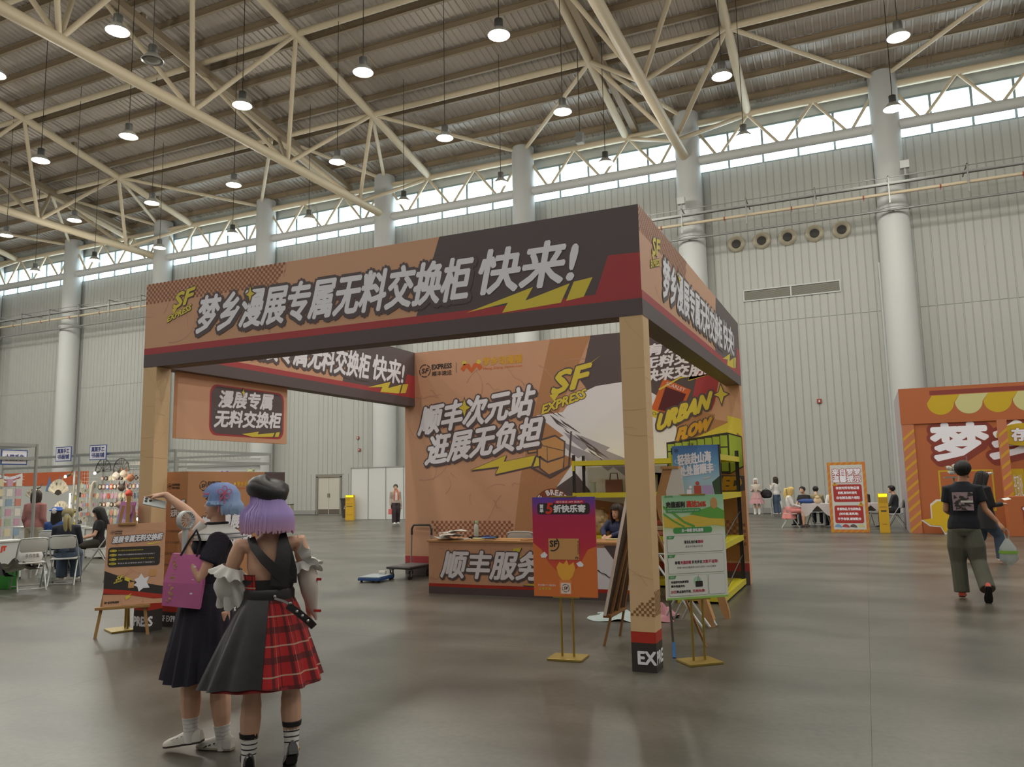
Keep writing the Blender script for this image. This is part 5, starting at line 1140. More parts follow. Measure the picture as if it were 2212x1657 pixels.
# sailor collar with grey stripes and neck scarf
MB().loft([ring((-.065,.0,z_), rx, ry, .9, 26, wave=.02, nw=3) for z_, rx, ry in ((1.355,.062,.062),(1.335,.085,.08),(1.31,.135,.115),(1.275,.165,.135),(1.262,.168,.138),(1.27,.16,.13))], False).build('white_collar', M_w, t, True)
for r_, z_ in ((.155,1.298),(.168,1.275)): MB().tube([( -.065+r_*1.02*math.cos(a), r_*.86*math.sin(a), z_) for a in [PI*1.0+PI*k/14 for k in range(15)]], .0055, 6).build('collar_stripe', mat('grey_stripe', '8a8c98', .7), t, True)
MB().tube([(-.15,-.02,1.36),(-.19,-.03,1.31),(-.21,-.03,1.25)], [.03,.034,.02], 8).build('hood_edge', M_w, t, True)
MB().tube([( -.07+.062*math.cos(a), .06*math.sin(a), 1.362) for a in [PI*2*k/16 for k in range(17)]], .007, 8).build('neck_band', M_bk, t, True)
# pink cord flower in the hair, seen on the near side
M_pc = mat('pink_cord', 'd8708e', .5); fc = P(-.075,-.035,.062); fo = None
ex = Vector((1,0,0)); ez = Vector((0,0,1)); ey = Vector((0,-1,0))
for k in range(5):
    a = PI/2+2*PI*k/5; pts = []
    for i in range(13):
        th = 2*PI*i/12; rr_ = .022*(1-math.cos(th)); ww = .013*math.sin(th); pts.append(fc+ey*.03+ex*(rr_*math.cos(a)-ww*math.sin(a))+ez*(rr_*math.sin(a)+ww*math.cos(a)))
    o = MB().tube(pts, .0028, 6, False).build('cord_loop', M_pc, t, True)
for dx in (-.02,.006): MB().tube([fc+ey*.03, fc+ey*.035+ex*(dx-.005)-ez*.05, fc+ey*.03+ex*(dx-.018)-ez*.12], .0035, 6).build('cord_tail', M_pc, t, True)
for a, b_ in (((-.035,.0),(.0,.012)),((-.035,.014),(.0,.0)),): MB().tube([P(-.08,.06,.05)+ex*a[0]+ez*a[1]+ey*.01, P(-.08,.06,.05)+ex*b_[0]+ez*b_[1]+ey*.012], .003, 5).build('hair_clip', M_pc, t, True)
for n in 'lr': sock(t, J, n, .10, .037, M_w, mat('sock_rib', 'bdbab8', .8))
M_sn = mat('white_sneaker', 'c9c5be', .6); M_so = mat('dark_sole', '3c3430', .7)
s1 = shoe(t, J['anl']+Vector((0,0,.02)), 1.15, M_sn, M_so, .98, pitch=-.15); s2 = shoe(t, J['anr']+Vector((0,0,.03)), 1.0, M_sn, mat('cream_sole', '9c9184', .7), .98)
for i, s_ in enumerate((s1, s2)):
    an = J['anl' if i == 0 else 'anr']
    for k in range(3): MB().tube([an+Vector((-.055-.028*k,-.015,-.005-.008*k)), an+Vector((-.035-.028*k,.03,-.005-.008*k))], .004, 5).build('lace', M_bk if i else M_w, s_)
# ---- phone, fan, bag held by her
R_ = lambda x, y, z: Vector((-2.03,-2.72,0))+Matrix.Rotation(AZ,3,'Z')@Vector((x,y,z))
t = thing('smartphone', 'white smartphone held in the pointing hand', 'phone', R_(-.475,.27,1.492), AZ)
ph = MB().bbox(-.07,.07,-.034,.034,-.0045,.0045,.004).build('phone_body', mat('phone_white', 'c9d3d3', .25), t); ph.rotation_euler = (.75,.25,.2)
for x, y in ((-.055,.018),(-.055,-.006),(-.03,.006)): MB().lathe((x,y,.004), [(.009,0),(.009,.004)], 12).build('camera_lens', M_sl, ph)
t = thing('hand_fan', 'white battery hand fan with slotted guard held upright', 'fan', R_(-.243,-.135,1.255), AZ+.75); t.scale = (1.35,1.35,1.35)
fr = MB().loft([[(r_*math.cos(a), y, r_*math.sin(a)) for a in [2*PI*k/26 for k in range(26)]] for y, r_ in ((-.016,.036),(-.012,.042),(.012,.042),(.016,.036))], False).build('fan_ring', mat('fan_white', 'c2c6ca', .4), t, True); fr.location = (0,0,.10)
for i in range(16):
    a = 2*PI*i/16; MB().tube([(.009*math.cos(a),-.017,.10+.009*math.sin(a)),(.039*math.cos(a+.25),-.016,.10+.039*math.sin(a+.25))], .0014, 4).build('guard_rib', mat('fan_white', 'c2c6ca'), t)
MB().lathe((0,0,.10), [(.001,-.01)]+[(.0101,-.01),(.0101,.01)]).build('motor_hub', mat('fan_hub', 'c28a6c', .5), t, True)
MB().tube([(0,0,-.05),(0,0,.06)], [.014,.013], 12).build('fan_handle', mat('fan_white', 'c2c6ca'), t, True)
t = thing('shopping_bag', 'glossy pink shopping bag with gold print hanging from the hand', 'bag', R_(-.245,-.14,.885), AZ-.1); t.scale = (1.08,1.08,1.12); t.rotation_euler[1] = .1
M_pb = mat('pink_bag', 'cf74ac', .3, var=.12, scale=9)
MB().loft([[(-.10,-.045,0),(.10,-.045,-.01),(.10,.05,0),(-.10,.05,0)],[(-.108,-.05,.12),(.098,-.052,.12),(.10,.05,.12),(-.10,.05,.12)],[(-.085,-.03,.27),(.085,-.03,.27),(.085,.03,.27),(-.085,.03,.27)]]).build('bag_body', M_pb, t)
q = random.Random(2); F = Frame((-.105,-.052,.01),(1,.0,0),(0,.05,1))
for i in range(34): poly(F, [oval(.03+.02*q.random(), .01+.24*q.random(), .004+.006*q.random(), .003+.004*q.random(), 6)], 'gold_fleck', mat('gold_fleck', 'c9a27a', .4), t, 3) if i < 26 else None
for i in range(3): poly(F, [oval(.15,.06+.07*i,.008,.005,8)], 'white_print_mark', WH, t, 3)
for y in (-.03,.03): MB().tube([(-.04,y,.262),(-.01,y*.4,.34),(.02,y*.2,.40),(.05,y*.4,.34),(.045,y,.262)], .006, 6).build('bag_handle', M_bk, t, True)
# ================================================================ LEFT: craft stalls
M_al = mat('stall_aluminium', 'a9adab', .35, metal=.5); M_pan = mat('stall_white_panel', 'c9ccca', .6); M_mesh = mat('white_wire', 'c4c8c6', .5)
def wire_grid(par, F, w_, h_, s, r=.003):
    mb = MB(); nx = int(w_/s); nz = int(h_/s)
    for i in range(nx+1): mb.tube([F.p(i*s,0,0), F.p(i*s,h_,0)], r, 3, False)
    for k in range(nz+1): mb.tube([F.p(0,k*s,0), F.p(w_,k*s,0)], r, 3, False)
    o = mb.build('wire_grid', M_mesh, par); o['kind'] = 'stuff'; return o
def stall(label, x0, x1, y0, y1):
    t = thing('stall_frame', label, 'stall', (0,0,0), 0, 'aluminium stall frames')
    for x in (x0, x1):
        for y in (y0, y1): MB().tube([(x,y,0),(x,y,2.5)], .03, 8).build('stall_post', M_al, t, True)
    for z in (2.47, 2.22):
        for a, b in (((x0,y0),(x1,y0)),((x1,y0),(x1,y1)),((x0,y1),(x1,y1))): MB().box(min(a[0],b[0])-.015, max(a[0],b[0])+.015, min(a[1],b[1])-.015, max(a[1],b[1])+.015, z-.03, z+.03).build('top_rail', M_al, t)
    return t
stall('nearer aluminium stall frame at the left edge of the picture', -15.7, -12.69, .4, 3.4)
stB = stall('aluminium stall frame behind the booth left post', -15.93, -12.62, 6.65, 9.8)
stall('farther aluminium stall frame left of the badge grid', -19.0, -16.1, 6.9, 9.9)
def low_cabinet(label, x0, x1, y0, y1, h=.74):
    t = thing('display_counter', label, 'counter', (0,0,0), 0, 'white stall counters')
    MB().box(x0, x1, y0, y1, .04, h-.03).build('counter_panel', M_pan, t); MB().bbox(x0-.02, x1+.02, y0-.02, y1+.02, h-.03, h, .006).build('counter_top', M_pan, t)
    for x in (x0, x1-.04):
        for y in (y0, y1-.04): MB().box(x-.004, x+.044, y-.004, y+.044, 0, h-.03).build('counter_post', M_al, t)
    return t
c1 = low_cabinet('white counter under the small-goods grid at the left edge', -13.2, -12.73, 1.2, 3.3, .72)
F = Frame((-12.729,2.6,.3),(0,1,0),(0,0,1)); text(F, 'JT', .25, .22, .1, .1, mat('poster_red', 'd8402c'), c1, 'counter_word', h=3, bold=.01)
c2 = low_cabinet('white counter below the badge grid', -15.6, -13.1, 6.75, 7.2, .72); low_cabinet('white counter below the folding fans', -18.6, -16.4, 7.0, 7.45, .72)
# orange backdrop panel with printed shapes
t = thing('orange_backdrop', 'orange printed stall backdrop with blue leaf shapes behind the folding fans', 'backdrop', (0,0,0))
MB().box(-27, -19.5, 9.75, 9.8, 1.80, 2.2).build('backdrop_panel', mat('backdrop_orange', 'c8643a', .6), t)
MB().box(-27, -19.5, 9.76, 9.8, 0, 1.8).build('lower_panel', M_pan, t); F = Frame((-27,9.75,0),(1,0,0),(0,0,1)); poly(F, [stroke([(3.0,1.95),(3.5,2.08),(4.0,1.98),(4.6,2.1)], .2)], 'white_swirl', WH, t, 1); poly(F, [stroke([(3.1,1.93),(3.5,2.06),(4.0,1.96),(4.5,2.07)], .05)], 'red_swirl', RD, t, 2)
poly(F, [[(5.7,1.62),(5.85,2.1),(6.05,1.65)], [(6.0,1.62),(6.35,2.08),(6.4,1.6)]], 'blue_leaf', mat('backdrop_blue', '6d8bb4', .6), t, 2); poly(F, [arcband(6.8,1.6,.5,.56,.3,2.6)], 'tan_arc', BX, t, 2)
# stall name boards
for i, (x, y, z, w_, tx, l) in enumerate(((-16.55,6.6,2.33,.56,('莫莫手工','书画铺'),'white and blue name board right of the near stall post'),(-15.35,6.6,2.33,.58,('莫莫手工','书画铺'),'white and blue name board above the badge grid'),
        (-12.74,2.1,2.1,.5,('小猫手作',),'white and blue name board at the left edge of the picture'),(-12.74,2.75,2.1,.5,('小猫手作',),'white and blue name board beside the near stall post'))):
    t = thing('name_board', l, 'sign', (0,0,0), 0, 'white and blue stall name boards')
    if i < 2:
        MB().bbox(x, x+w_, y-.02, y-.005, z, z+.36, .004).build('board_panel', mat('board_blue', '3f5aa0', .6), t); F = Frame((x,y-.0205,z),(1,0,0),(0,0,1))
    else:
        MB().bbox(x, x+.015, y, y+w_, z, z+.28, .004).build('board_panel', mat('board_blue', '3f5aa0', .6), t); F = Frame((x+.0155,y,z),(0,1,0),(0,0,1))
    hh = .36 if i < 2 else .28
    poly(F, [rect(.02,.02,w_-.02,hh-.02)], 'board_field', WH, t, 1)
    for k, s_ in enumerate(tx): text(F, s_, .07, hh-.16-.14*k if i < 2 else .08, w_-.14, .11, mat('navy_print', '2c3d86', .6), t, 'board_words', h=3, bold=.004)
# grids of small goods
GC = ['c98a7c','8fa7bd','d8cfae','7f4a3c','c7a0b4','a8b7a0','403634','e0ddd4','5b74b4','b85a4a','c9b46a']
GM = [mat('goods_'+c, c, .4) for c in GC]
g1 = thing('goods_grid', 'white wire grid hung with clear pouches at the left edge of the picture', 'display grid', (0,0,0)); F = Frame((-12.70,1.6,.75),(0,1,0),(0,0,1)); wire_grid(g1, F, 1.6, 1.15, .06)
q = random.Random(4); base = {}
def small(kind, cat, label, group, P_, F_, r, m, pos=None):
    """a small flat good hung on a grid"""
    k = (kind, m.name, round(r, 3), tuple(F_.n))
    if k not in base:
        R = F_.r; U = F_.u; N = F_.n
        if kind == 'clear_pouch': pr = [(-r*.8,-r),(r*.8,-r),(r*.8,r),(-r*.8,r)]
        elif kind == 'round_badge': pr = [(r*math.cos(a), r*math.sin(a)) for a in [2*PI*i/12 for i in range(12)]]
        else: pr = [(r*.7*math.cos(a), r*1.25*math.sin(a)) for a in [2*PI*i/8 for i in range(8)]]
        mb = MB().prism([R*x+U*y+N*.012 for x, y in pr], N*.02); o = mb.build(kind, m); base[k] = o
    else: o = base[k].copy(); COL.objects.link(o)
    o.location = F_.p(*P_, 4); tag(o, label, cat, group); return o
ROW = ['lowest row','second lowest row','third row up','fourth row up','fifth row up','top row']
for i in range(9):
    for k in range(6): small('clear_pouch', 'pouch', '%s pouch from the left in the %s of the left-edge wire grid' % (ordn(i), ROW[k]), 'clear pouches on the left grid', (.12+.17*i, .12+.18*k), F, .065, GM[q.choice([1,2,4,5,7,0])])
g2 = thing('badge_grid', 'white wire grid covered with rows of round badges left of the booth post', 'display grid', (0,0,0)); F = Frame((-15.75,6.72,.75),(1,0,0),(0,0,1)); wire_grid(g2, F, 2.6, 1.5, .09)
for k, (y, x0, n, r, kd, ms) in enumerate(((1.14,.75,10,.055,'round_badge',[3,6,2,7]),(.94,.68,11,.07,'round_badge',[6,3,8,9]),(.72,.6,12,.06,'hanging_charm',[1,2,9,4]),(.52,.72,8,.055,'round_badge',[6,3,7]),(.33,.6,12,.06,'hanging_charm',[4,2,0,5]),(.14,.6,12,.06,'hanging_charm',[7,0,5,3]))):
    for i in range(n):
        m = GM[ms[i % len(ms)]] if k < 2 or k == 3 else GM[q.choice(ms)]
        o = small(kd, 'badge' if kd == 'round_badge' else 'charm', '%s round badge from the left in %s of the badge grid' % (ordn(i), ('the top row','the wide dark second row','','the lower dark row')[k]) if kd == 'round_badge' else '%s hanging charm from the left in the %s of the badge grid' % (ordn(i), {2:'pale middle row',4:'second lowest row',5:'lowest row'}[k]),
              ('top row badges','second row badges','middle row charms','lower row badges','second lowest row charms','lowest row charms')[k], (x0+i*.125, y), F, r, m)
        if kd == 'round_badge': poly(Frame(o.location+F.n*.033, F.r, F.u), [oval(0,0,r*.6,r*.6,10)], 'badge_face', GM[7 if i % 3 else 2], None, 1); b_ = COL.objects[-1]; 
        if kd == 'round_badge': b_.parent = o; b_.matrix_parent_inverse = Matrix.Translation(-o.location)
for i in range(6):
    for k in range(4): small('clear_pouch', 'pouch', '%s pouch from the left, %s, beside the round badges' % (ordn(i), ROW[k]), 'clear pouches beside the badges', (.08+.085*i, .3+.22*k), F, .04, GM[q.choice([1,4,0,5])])
t = thing('pearl_ring', 'large pale feathered ring hanging at the left of the badge grid', 'ornament', (-15.2,6.66,1.4))
MB().tube([(.12*math.cos(a)-.0, 0, .42*math.sin(a)) for a in [PI*.5+PI*k/12 for k in range(13)]], [.03+.02*math.sin(PI*k/12) for k in range(13)], 8).build('feather_arc', mat('pale_feather', 'bdb9ac', .8), t, True)
# open folding fans
M_fan = mat('fan_paper', 'cfc9b6', .8); M_fh = mat('fan_guard_black', '2a2420', .6)
def fan_(x, z, r, a0, lab):
    t = thing('folding_fan', lab, 'fan', (x, 7.35, z), 0, 'open white folding fans')
    mb = MB(); n = 18
    for k in range(n):
        b0, b1 = a0+2.5*k/n, a0+2.5*(k+1)/n; y0, y1 = (0,.012) if k % 2 else (.012,0)
        mb.add([(r*.35*math.cos(b0),y0,r*.35*math.sin(b0)),(r*math.cos(b0),y0,r*math.sin(b0)),(r*math.cos(b1),y1,r*math.sin(b1)),(r*.35*math.cos(b1),y1,r*.35*math.sin(b1))], [(0,1,2,3)])
    mb.build('fan_leaf', M_fan, t); MB().loft([[(0,.005,0)]+[(r*.36*math.cos(a0+2.5*k/9),.005,r*.36*math.sin(a0+2.5*k/9)) for k in range(10)],[(0,.01,0)]+[(r*.36*math.cos(a0+2.5*k/9),.01,r*.36*math.sin(a0+2.5*k/9)) for k in range(10)]]).build('fan_ribs', M_fh, t)
    Fq = Frame((0,-.002,0),(1,0,0),(0,0,1)); 
    for k in range(4): b0 = a0+.4+.55*k; text(Fq, '风花雪月'[k], r*.72*math.cos(b0)-.03, r*.72*math.sin(b0)-.03, .06, .06, M_fh, t, 'brush_mark', h=1)
for x, z, r, l in ((-17.45,1.5,.42,'large open folding fan at the top left of the fan wall'),(-16.62,1.44,.36,'open folding fan at the top right of the fan wall'),(-16.62,1.08,.34,'open folding fan in the middle right of the fan wall'),(-17.3,1.02,.34,'open folding fan in the middle left of the fan wall'),(-16.6,.76,.33,'lowest open folding fan on the right of the fan wall'),(-18.4,1.4,.36,'open folding fan partly behind the near stall post')):
    fan_(x, z, r, .32, l)
t = thing('yellow_rack', 'yellow upright rack strip between the folding fans', 'rack', (-16.95,7.42,.74)); MB().box(-.07,.07,0,.03,0,.95).build('rack_strip', mat('rack_yellow', 'c8b32e', .5), t)
for i in range(4): MB().box(-.12,.12,-.03,0,.1+.22*i,.13+.22*i).build('rack_hook', M_fh, t)
# animal masks lit by small spotlights
def mask(x, z, c, ear, lab):
    t = thing('animal_mask', lab, 'mask', (x, 6.6, z), 0, 'pointed-ear masks on the lit strip')
    m = mat('mask_'+c, c, .6)
    MB().loft([[(.1*g*math.cos(a), -.02-d, .09*g*math.sin(a)-.02*d) for a in [2*PI*k/14 for k in range(14)]] for g, d in ((1,0),(.9,.03),(.6,.06),(.25,.1))]).build('mask_face', m, t, True)
    for s_ in (-1,1): MB().add([(s_*.03,-.02,.06),(s_*.11,-.02,.05),(s_*.10,-.03,.17),(s_*.07,-.06,.08)], [(0,1,2),(0,3,2),(1,3,2),(0,1,3)]).build('mask_ear', mat('mask_ear_'+ear, ear, .6), t)
    for s_ in (-1,1): MB().blob((s_*.04,-.065,.01), (.014,.008,.008), n=8, m=5).build('eye_hole', M_fh, t, True)
for x, z, c, e, l in ((-14.15,1.98,'d2c8b8','a06a4c','white fox mask at the top of the lit strip'),(-13.93,1.88,'b87a58','c9a98c','brown fox mask beside the top white one'),(-14.2,1.66,'4a4038','3a302a','dark mask in the middle of the lit strip'),(-13.95,1.52,'c04a3c','d8c0b0','red and cream mask in the middle of the lit strip'),
    (-13.95,1.30,'dccdb4','d0a080','cream mask low on the lit strip'),(-14.25,1.27,'8a7a6c','5a4a40','grey mask low on the lit strip'),(-13.95,1.08,'e0d8cc','c08870','white mask at the foot of the lit strip'),(-14.4,1.95,'c8c2ba','3c332c','pale mask with dark ears beside the badge grid top')): mask(x, z, c, e, l)
t = thing('mask_panel', 'narrow wire panel carrying the animal masks beside the booth post', 'display grid', (0,0,0)); wire_grid(t, Frame((-14.5,6.63,.75),(1,0,0),(0,0,1)), .85, 1.5, .09)
def stall_light(x, y, z, lab, e=60, L=14):
    t = thing('clip_light', lab, 'lamp', (x,y,z), 0, 'small stall spotlights')
    MB().tube([(0,.0,0),(0,-.12,-.05)], [.02,.035], 10).build('light_head', M_house, t, True); MB().blob((0,-.135,-.055), (.034,.012,.034), n=10, m=6).build('light_lens', mat('stall_light_lens', 'fff2dc', .5, emit=e), t, True)
    MB().tube([(0,0,0),(0,.05,.1)], .008, 6).build('light_arm', M_house, t)
    l = bpy.data.lights.new('stall_light', 'SPOT'); l.energy = L; l.spot_size = 1.9; l.color = (1,.85,.65); l.shadow_soft_size = .04
    o = bpy.data.objects.new('stall_light', l); COL.objects.link(o); o.location = (x, y-.16, z-.07); return o
o = stall_light(-14.35, 6.1, 2.05, 'small spotlight above the animal masks', 40, 45); o.rotation_euler = (PI/2-.5,0,-.35)
o = stall_light(-17.5, 6.9, 1.72, 'bright spotlight in front of the folding fans', 90, 20); o.rotation_euler = (PI/2-.2,0,0)
o = stall_light(-15.6, 6.3, 2.0, 'small silver spotlight left of the badge rows', 20, 20); o.rotation_euler = (PI/2-.5,0,0)
o = stall_light(-13.4, 6.5, 1.0, 'low light strip under the badge rows', 10, 8); o.rotation_euler = (PI/2-.2,0,.6)
t = thing('light_tube', 'upright lit tube on the stall post beside the fans', 'lamp', (-15.98,6.6,.75)); MB().tube([(0,0,0),(0,0,.8)], .018, 8).build('lit_tube', mat('tube_glow', 'fff6e8', .5, emit=4), t, True)
# shell goods seen above the locker cabinet
for i, (x, z, c, l) in enumerate(((-14.0,2.05,'7b64b8','small purple plush on top of the stall shelf'),(-13.1,2.08,'a9b08c','pale green plush head on top of the stall shelf'),(-12.75,1.98,'4a4aa8','dark blue plush on top of the stall shelf'))):
    t = thing('shelf_plush', l, 'plush', (x, 9.6, z-.2)); MB().blob((0,0,.1), (.13,.1,.1)).blob((-.09,0,.18), (.04,.03,.04)).blob((.09,0,.18), (.04,.03,.04)).build('plush_body', mat('plush_'+c, c, .9), t, True)
t = thing('goods_shelf', 'white stall shelf board seen above the locker cabinet', 'shelf', (0,0,0)); MB().box(-15.9,-12.7,9.5,9.75,1.83,1.87).build('shelf_board', M_pan, t); MB().box(-15.9,-15.86,9.5,9.75,0,1.83).box(-12.74,-12.7,9.5,9.75,0,1.83).build('shelf_upright', M_pan, t)
t = thing('white_banner', 'white blank banner strip hanging from the far stall rails', 'banner', (0,0,0)); MB().box(-15.6,-13.0,9.84,9.86,2.05,2.38).build('banner_sheet', M_pan, t)
for x, l in ((-14.9,'large round dark wire fan on the stall rail, left one'),(-14.3,'large round dark wire fan on the stall rail, right one')):
    t = thing('round_wire_fan', l, 'fan', (x,6.62,2.05)); mb = MB()
    for k in range(9): a = PI*k/8; mb.tube([(0,0,0),(.26*math.cos(a),0,.3*math.sin(a))], .006, 4)
    mb.tube([(.26*math.cos(PI*k/12),0,.3*math.sin(PI*k/12)) for k in range(13)], .01, 5).build('wire_frame', M_house, t)
# tall colourful banner stand behind the pine easel
t = thing('banner_stand', 'tall narrow pink and blue banner on a gold stand behind the pine easel', 'sign', (-6.20,-.02,0), -.44)
bd = MB().add([(-.3,-.12,.52),(.3,-.12,.52),(.3,-.11,.52),(-.3,-.11,.52),(-.3,.04,1.45),(.3,.04,1.45),(.3,.05,1.45),(-.3,.05,1.45)], [(0,3,2,1),(4,5,6,7),(0,1,5,4),(1,2,6,5),(2,3,7,6),(3,0,4,7)]).build('banner_board', grad('pastel_banner', [(0,'6f7a44'),(.25,'9a8a5c'),(.38,'8c6f86'),(.55,'6f86c4'),(.72,'7f8cc8'),(.85,'b06ab0'),(1,'b85aa8')]), t)
F = Frame((-.3,-.1205,.52),(1,0,0),(0,.16,.93)); text(F, '乐享梦乡', .08, .62, .44, .13, mat('pale_pink_print', 'd9b4da', .6), bd, 'banner_words', h=3, bold=.006, shear=.2); text(F, '快乐出游', .08, .42, .44, .13, mat('pale_pink_print', 'd9b4da'), bd, 'banner_words', h=3, bold=.006, shear=.2)
MB().bbox(-.16,.16,-.12,.12,0,.02,.004).build('base_plate', M_gold, t)
for s_ in (-.05,.05): MB().tube([(s_,.075,.02),(s_,.075,1.4)], .011, 8).build('pole', M_gold, t, True)
# chairs and sitting people by the stalls
HB = mat('black_hair', '1d1a1a', .5); HBr = mat('dark_brown_hair', '33261f', .5); M_dn = mat('denim_blue', '46566b', .8); M_nt = mat('dark_navy_top', '232735', .8)
c = inst(ch0, 'grey-white folding chair with bags on its seat, left of the seated blonde person', (-10.98,2.2,0), 1.15); cA = c
inst(ch0, 'grey-white folding chair under the seated blonde person', (-11.12,2.93,0), .75); inst(ch0, 'white folding chair under the person in a black tee looking at a phone', (-12.6,4.75,0), 2.4)
t = thing('tote_bag', 'white tote bag with black lettering on the left folding chair', 'bag', (-11.0,2.22,.46), 1.15); MB().loft([ring((0,0,0),.16,.12,0,14),ring((0,.02,.08),.19,.14,0,14,wave=.06,nw=5),ring((0,.03,.17),.15,.08,0,14,wave=.1,nw=3)]).build('bag_body', M_w, t, True)
text(Frame((-.12,-.125,.03),(1,0,0),(0,.0,1)), '手作市集', .02, .03, .2, .07, BLK, t, 'bag_words', h=6)
cloth('dark_jacket', 'dark olive jacket draped over the side of the left folding chair', (-11.0,2.0,.33), .2, .28, .22, mat('olive_jacket', '2e2c22', .9), 3, 'jacket')
cloth('black_bag', 'black cloth bag slumped at the left edge of the picture', (-11.15,1.7,.25), .25, .22, .3, M_bk, 9, 'bag')
t = thing('green_box', 'bright green box on the floor under the left folding chair', 'box', (-11.5,2.2,0)); MB().bbox(-.12,.12,-.1,.1,0,.32,.01).build('box_body', mat('grass_green_box', '2f8a2f', .5), t)
t = thing('plastic_bag', 'crumpled clear plastic bag on the floor between the stall chairs', 'bag', (-11.45,2.85,0)); MB().blob((0,0,.12), (.16,.13,.13), n=9, m=6).blob((.06,.02,.24), (.06,.05,.07), n=7, m=5).build('bag_body', mat('clear_plastic', 'b9c2c0', .15, alpha=.7), t)
def faded(n, a, b_, z0, z1): m = bpy.data.materials.new(n); m.use_nodes = True; two_tone(m, a, b_, z0, z1); return m
Hbl = mat('ash_blonde_hair', '9a9068', .6)
p_ = pose(1.62, True); p_['hed'] = (0,.05,1.16+.02); 
t, J, P, R = person('person', 'seated person with blonde ponytail and navy top, back to us, on a folding chair', (-11.12,2.93,0), .75, p_, H=1.62, voxel=.014, top=M_nt, trousers=M_dn, top_sleeve='long', hair_m=Hbl, hair_kw=dict(style='short', n=40, seed=3), shoe_m=M_sn, face_on=False, legw=1.35)
MB().tube([P(0,-.10,.0), P(0,-.15,-.05), P(0,-.15,-.18), P(.01,-.13,-.32), P(-.01,-.12,-.42)], [.03,.045,.04,.03,.008], 8).tube([P(.02,-.10,.0), P(.06,-.15,-.06), P(.07,-.15,-.2), P(.09,-.13,-.34)], [.02,.03,.025,.006], 7).build('ponytail', Hbl, t, True)
MB().blob(P(0,-.115,.0), (.045,.02,.03)).build('hair_clip', mat('silver_clip', '8f9396', .3, metal=.6), t, True)
p_ = pose(1.6, True)
t, J, P, R = person('person', 'seated person in black tee with long black hair looking down at a phone', (-12.6,4.75,0), 2.55, p_, H=1.6, voxel=.014, top=M_bk, trousers=mat('olive_trousers', '2f2f24', .8), hair_m=HB, hair_kw=dict(style='long', length=.38, n=50, seed=8), shoe_m=M_bk, hpitch=-.35)
ph = thing('smartphone', 'phone in the hands of the seated person in black tee', 'phone', (0,0,0)); q_ = Matrix.Rotation(2.55,3,'Z')@Vector((0,.37,.98)); ph.location = Vector((-12.6,4.75,0))+q_; ph.rotation_euler = (.6,0,2.55); MB().bbox(-.035,.035,-.006,.006,-.07,.07,.004).build('phone_body', mat('phone_grey', '8f9296', .3), ph)
p_ = pose(1.6, True)
t, J, P, R = person('person', 'person with long black hair and blue hat, seated between the two seated ones', (-13.0,4.1,0), .5, p_, H=1.6, voxel=.015, top=mat('blue_top', '2b4a86', .8), trousers=M_nt, hair_m=HB, hair_kw=dict(style='long', length=.42, n=50, seed=9), shoe_m=M_bk, face_on=False)
MB().lathe(P(0,-.01,.085), [(.13,-.02),(.135,0),(.1,.02),(.085,.05),(.02,.065)], 16).build('blue_hat', mat('blue_hat', '2756b0', .6), t, True); MB().blob(P(.0,-.12,.07), (.05,.03,.06)).build('white_flower', M_w, t, True)
inst(ch0, 'white folding chair under the person with the blue hat', (-13.0,4.1,0), .5)
p_ = pose(1.65); M_ps = mat('dusty_pink_shirt', '9c6a68', .85)
t, J, P, R = person('person', 'standing stall visitor in a dusty pink shirt behind the near stall post', (-14.35,4.6,0), .35, p_, H=1.66, voxel=.015, top=M_ps, top_sleeve='long', trousers=mat('beige_trousers', '9a927e', .8), hair_m=HBr, hair_kw=dict(style='long', length=.16, n=40, seed=10), shoe_m=M_bk, face_on=False, bulk=1.15, top_hem=1)
p_ = pose(1.6, True)
t, J, P, R = person('person', 'crouching person in black at the far left edge, mostly cut off by the frame', (-11.9,1.2,-.1), .9, p_, H=1.5, voxel=.016, top=M_bk, trousers=M_bk, hair_m=HB, hair_kw=dict(style='short', n=30), face_on=False)
bpy.data.objects.remove(t) if False else None
# ================================================================ MIDDLE DISTANCE
t = thing('partition_panels', 'white partition wall panels left of the mural wall', 'partition', (0,0,0))
for i in range(4): MB().bbox(-21.05+.99*i, -20.09+.99*i, 25.2, 25.24, .03, 2.45, .004).build('panel', M_pan, t); 
for i in range(5): MB().box(-21.085+.99*i, -21.055+.99*i, 25.18, 25.26, 0, 2.5).build('panel_post', M_al, t)
MB().box(-21.08,-17.1,25.18,25.26,2.45,2.5).build('panel_rail', M_al, t)
def pylon(label, loc, rz, h=1.13, w_=.26):
    t = thing('info_pylon', label, 'sign', loc, rz, 'yellow info pylons')
    MB().bbox(-w_/2,w_/2,-.09,.09,0,h-.03,.008).build('pylon_body', mat('pylon_yellow', 'c99f26', .5), t)
    MB().box(-w_/2+.02,w_/2-.02,-.0925,-.088,h-.13,h-.05).build('lit_panel', mat('pylon_lit', 'f2ec20', .5, emit=.9), t)
    F = Frame((-w_/2,-.0905,0),(1,0,0),(0,0,1))
    text(F, '共享充电宝', .05, h*.62, w_-.1, .03, BLK, t, 'pylon_words', h=2); text(F, '扫码租借', .06, h*.52, w_-.12, .04, BLK, t, 'pylon_words', h=2, bold=.003); text(F, '欢迎使用', .07, h*.2, w_-.14, .025, BLK, t, 'pylon_words', h=2)
    for i in range(4):
        for k in range(3): MB().box(-w_/2+.03+.055*i, -w_/2+.07+.055*i, -.094,-.089, h-.2-.045*k, h-.175-.045*k).build('battery_slot', mat('slot_amber', 'a8861c', .5), t)
    return t
pylon('yellow info pylon beside the black bin in front of the far wall', (-20.9,24.9,0), .2, 1.22, .42)
pylon('yellow info pylon standing right of the white notice standee', (2.07,18.1,0), 0)
t = thing('waste_bin', 'dark wheeled waste bin behind the left yellow pylon', 'bin', (-22.0,26.3,0), 0)
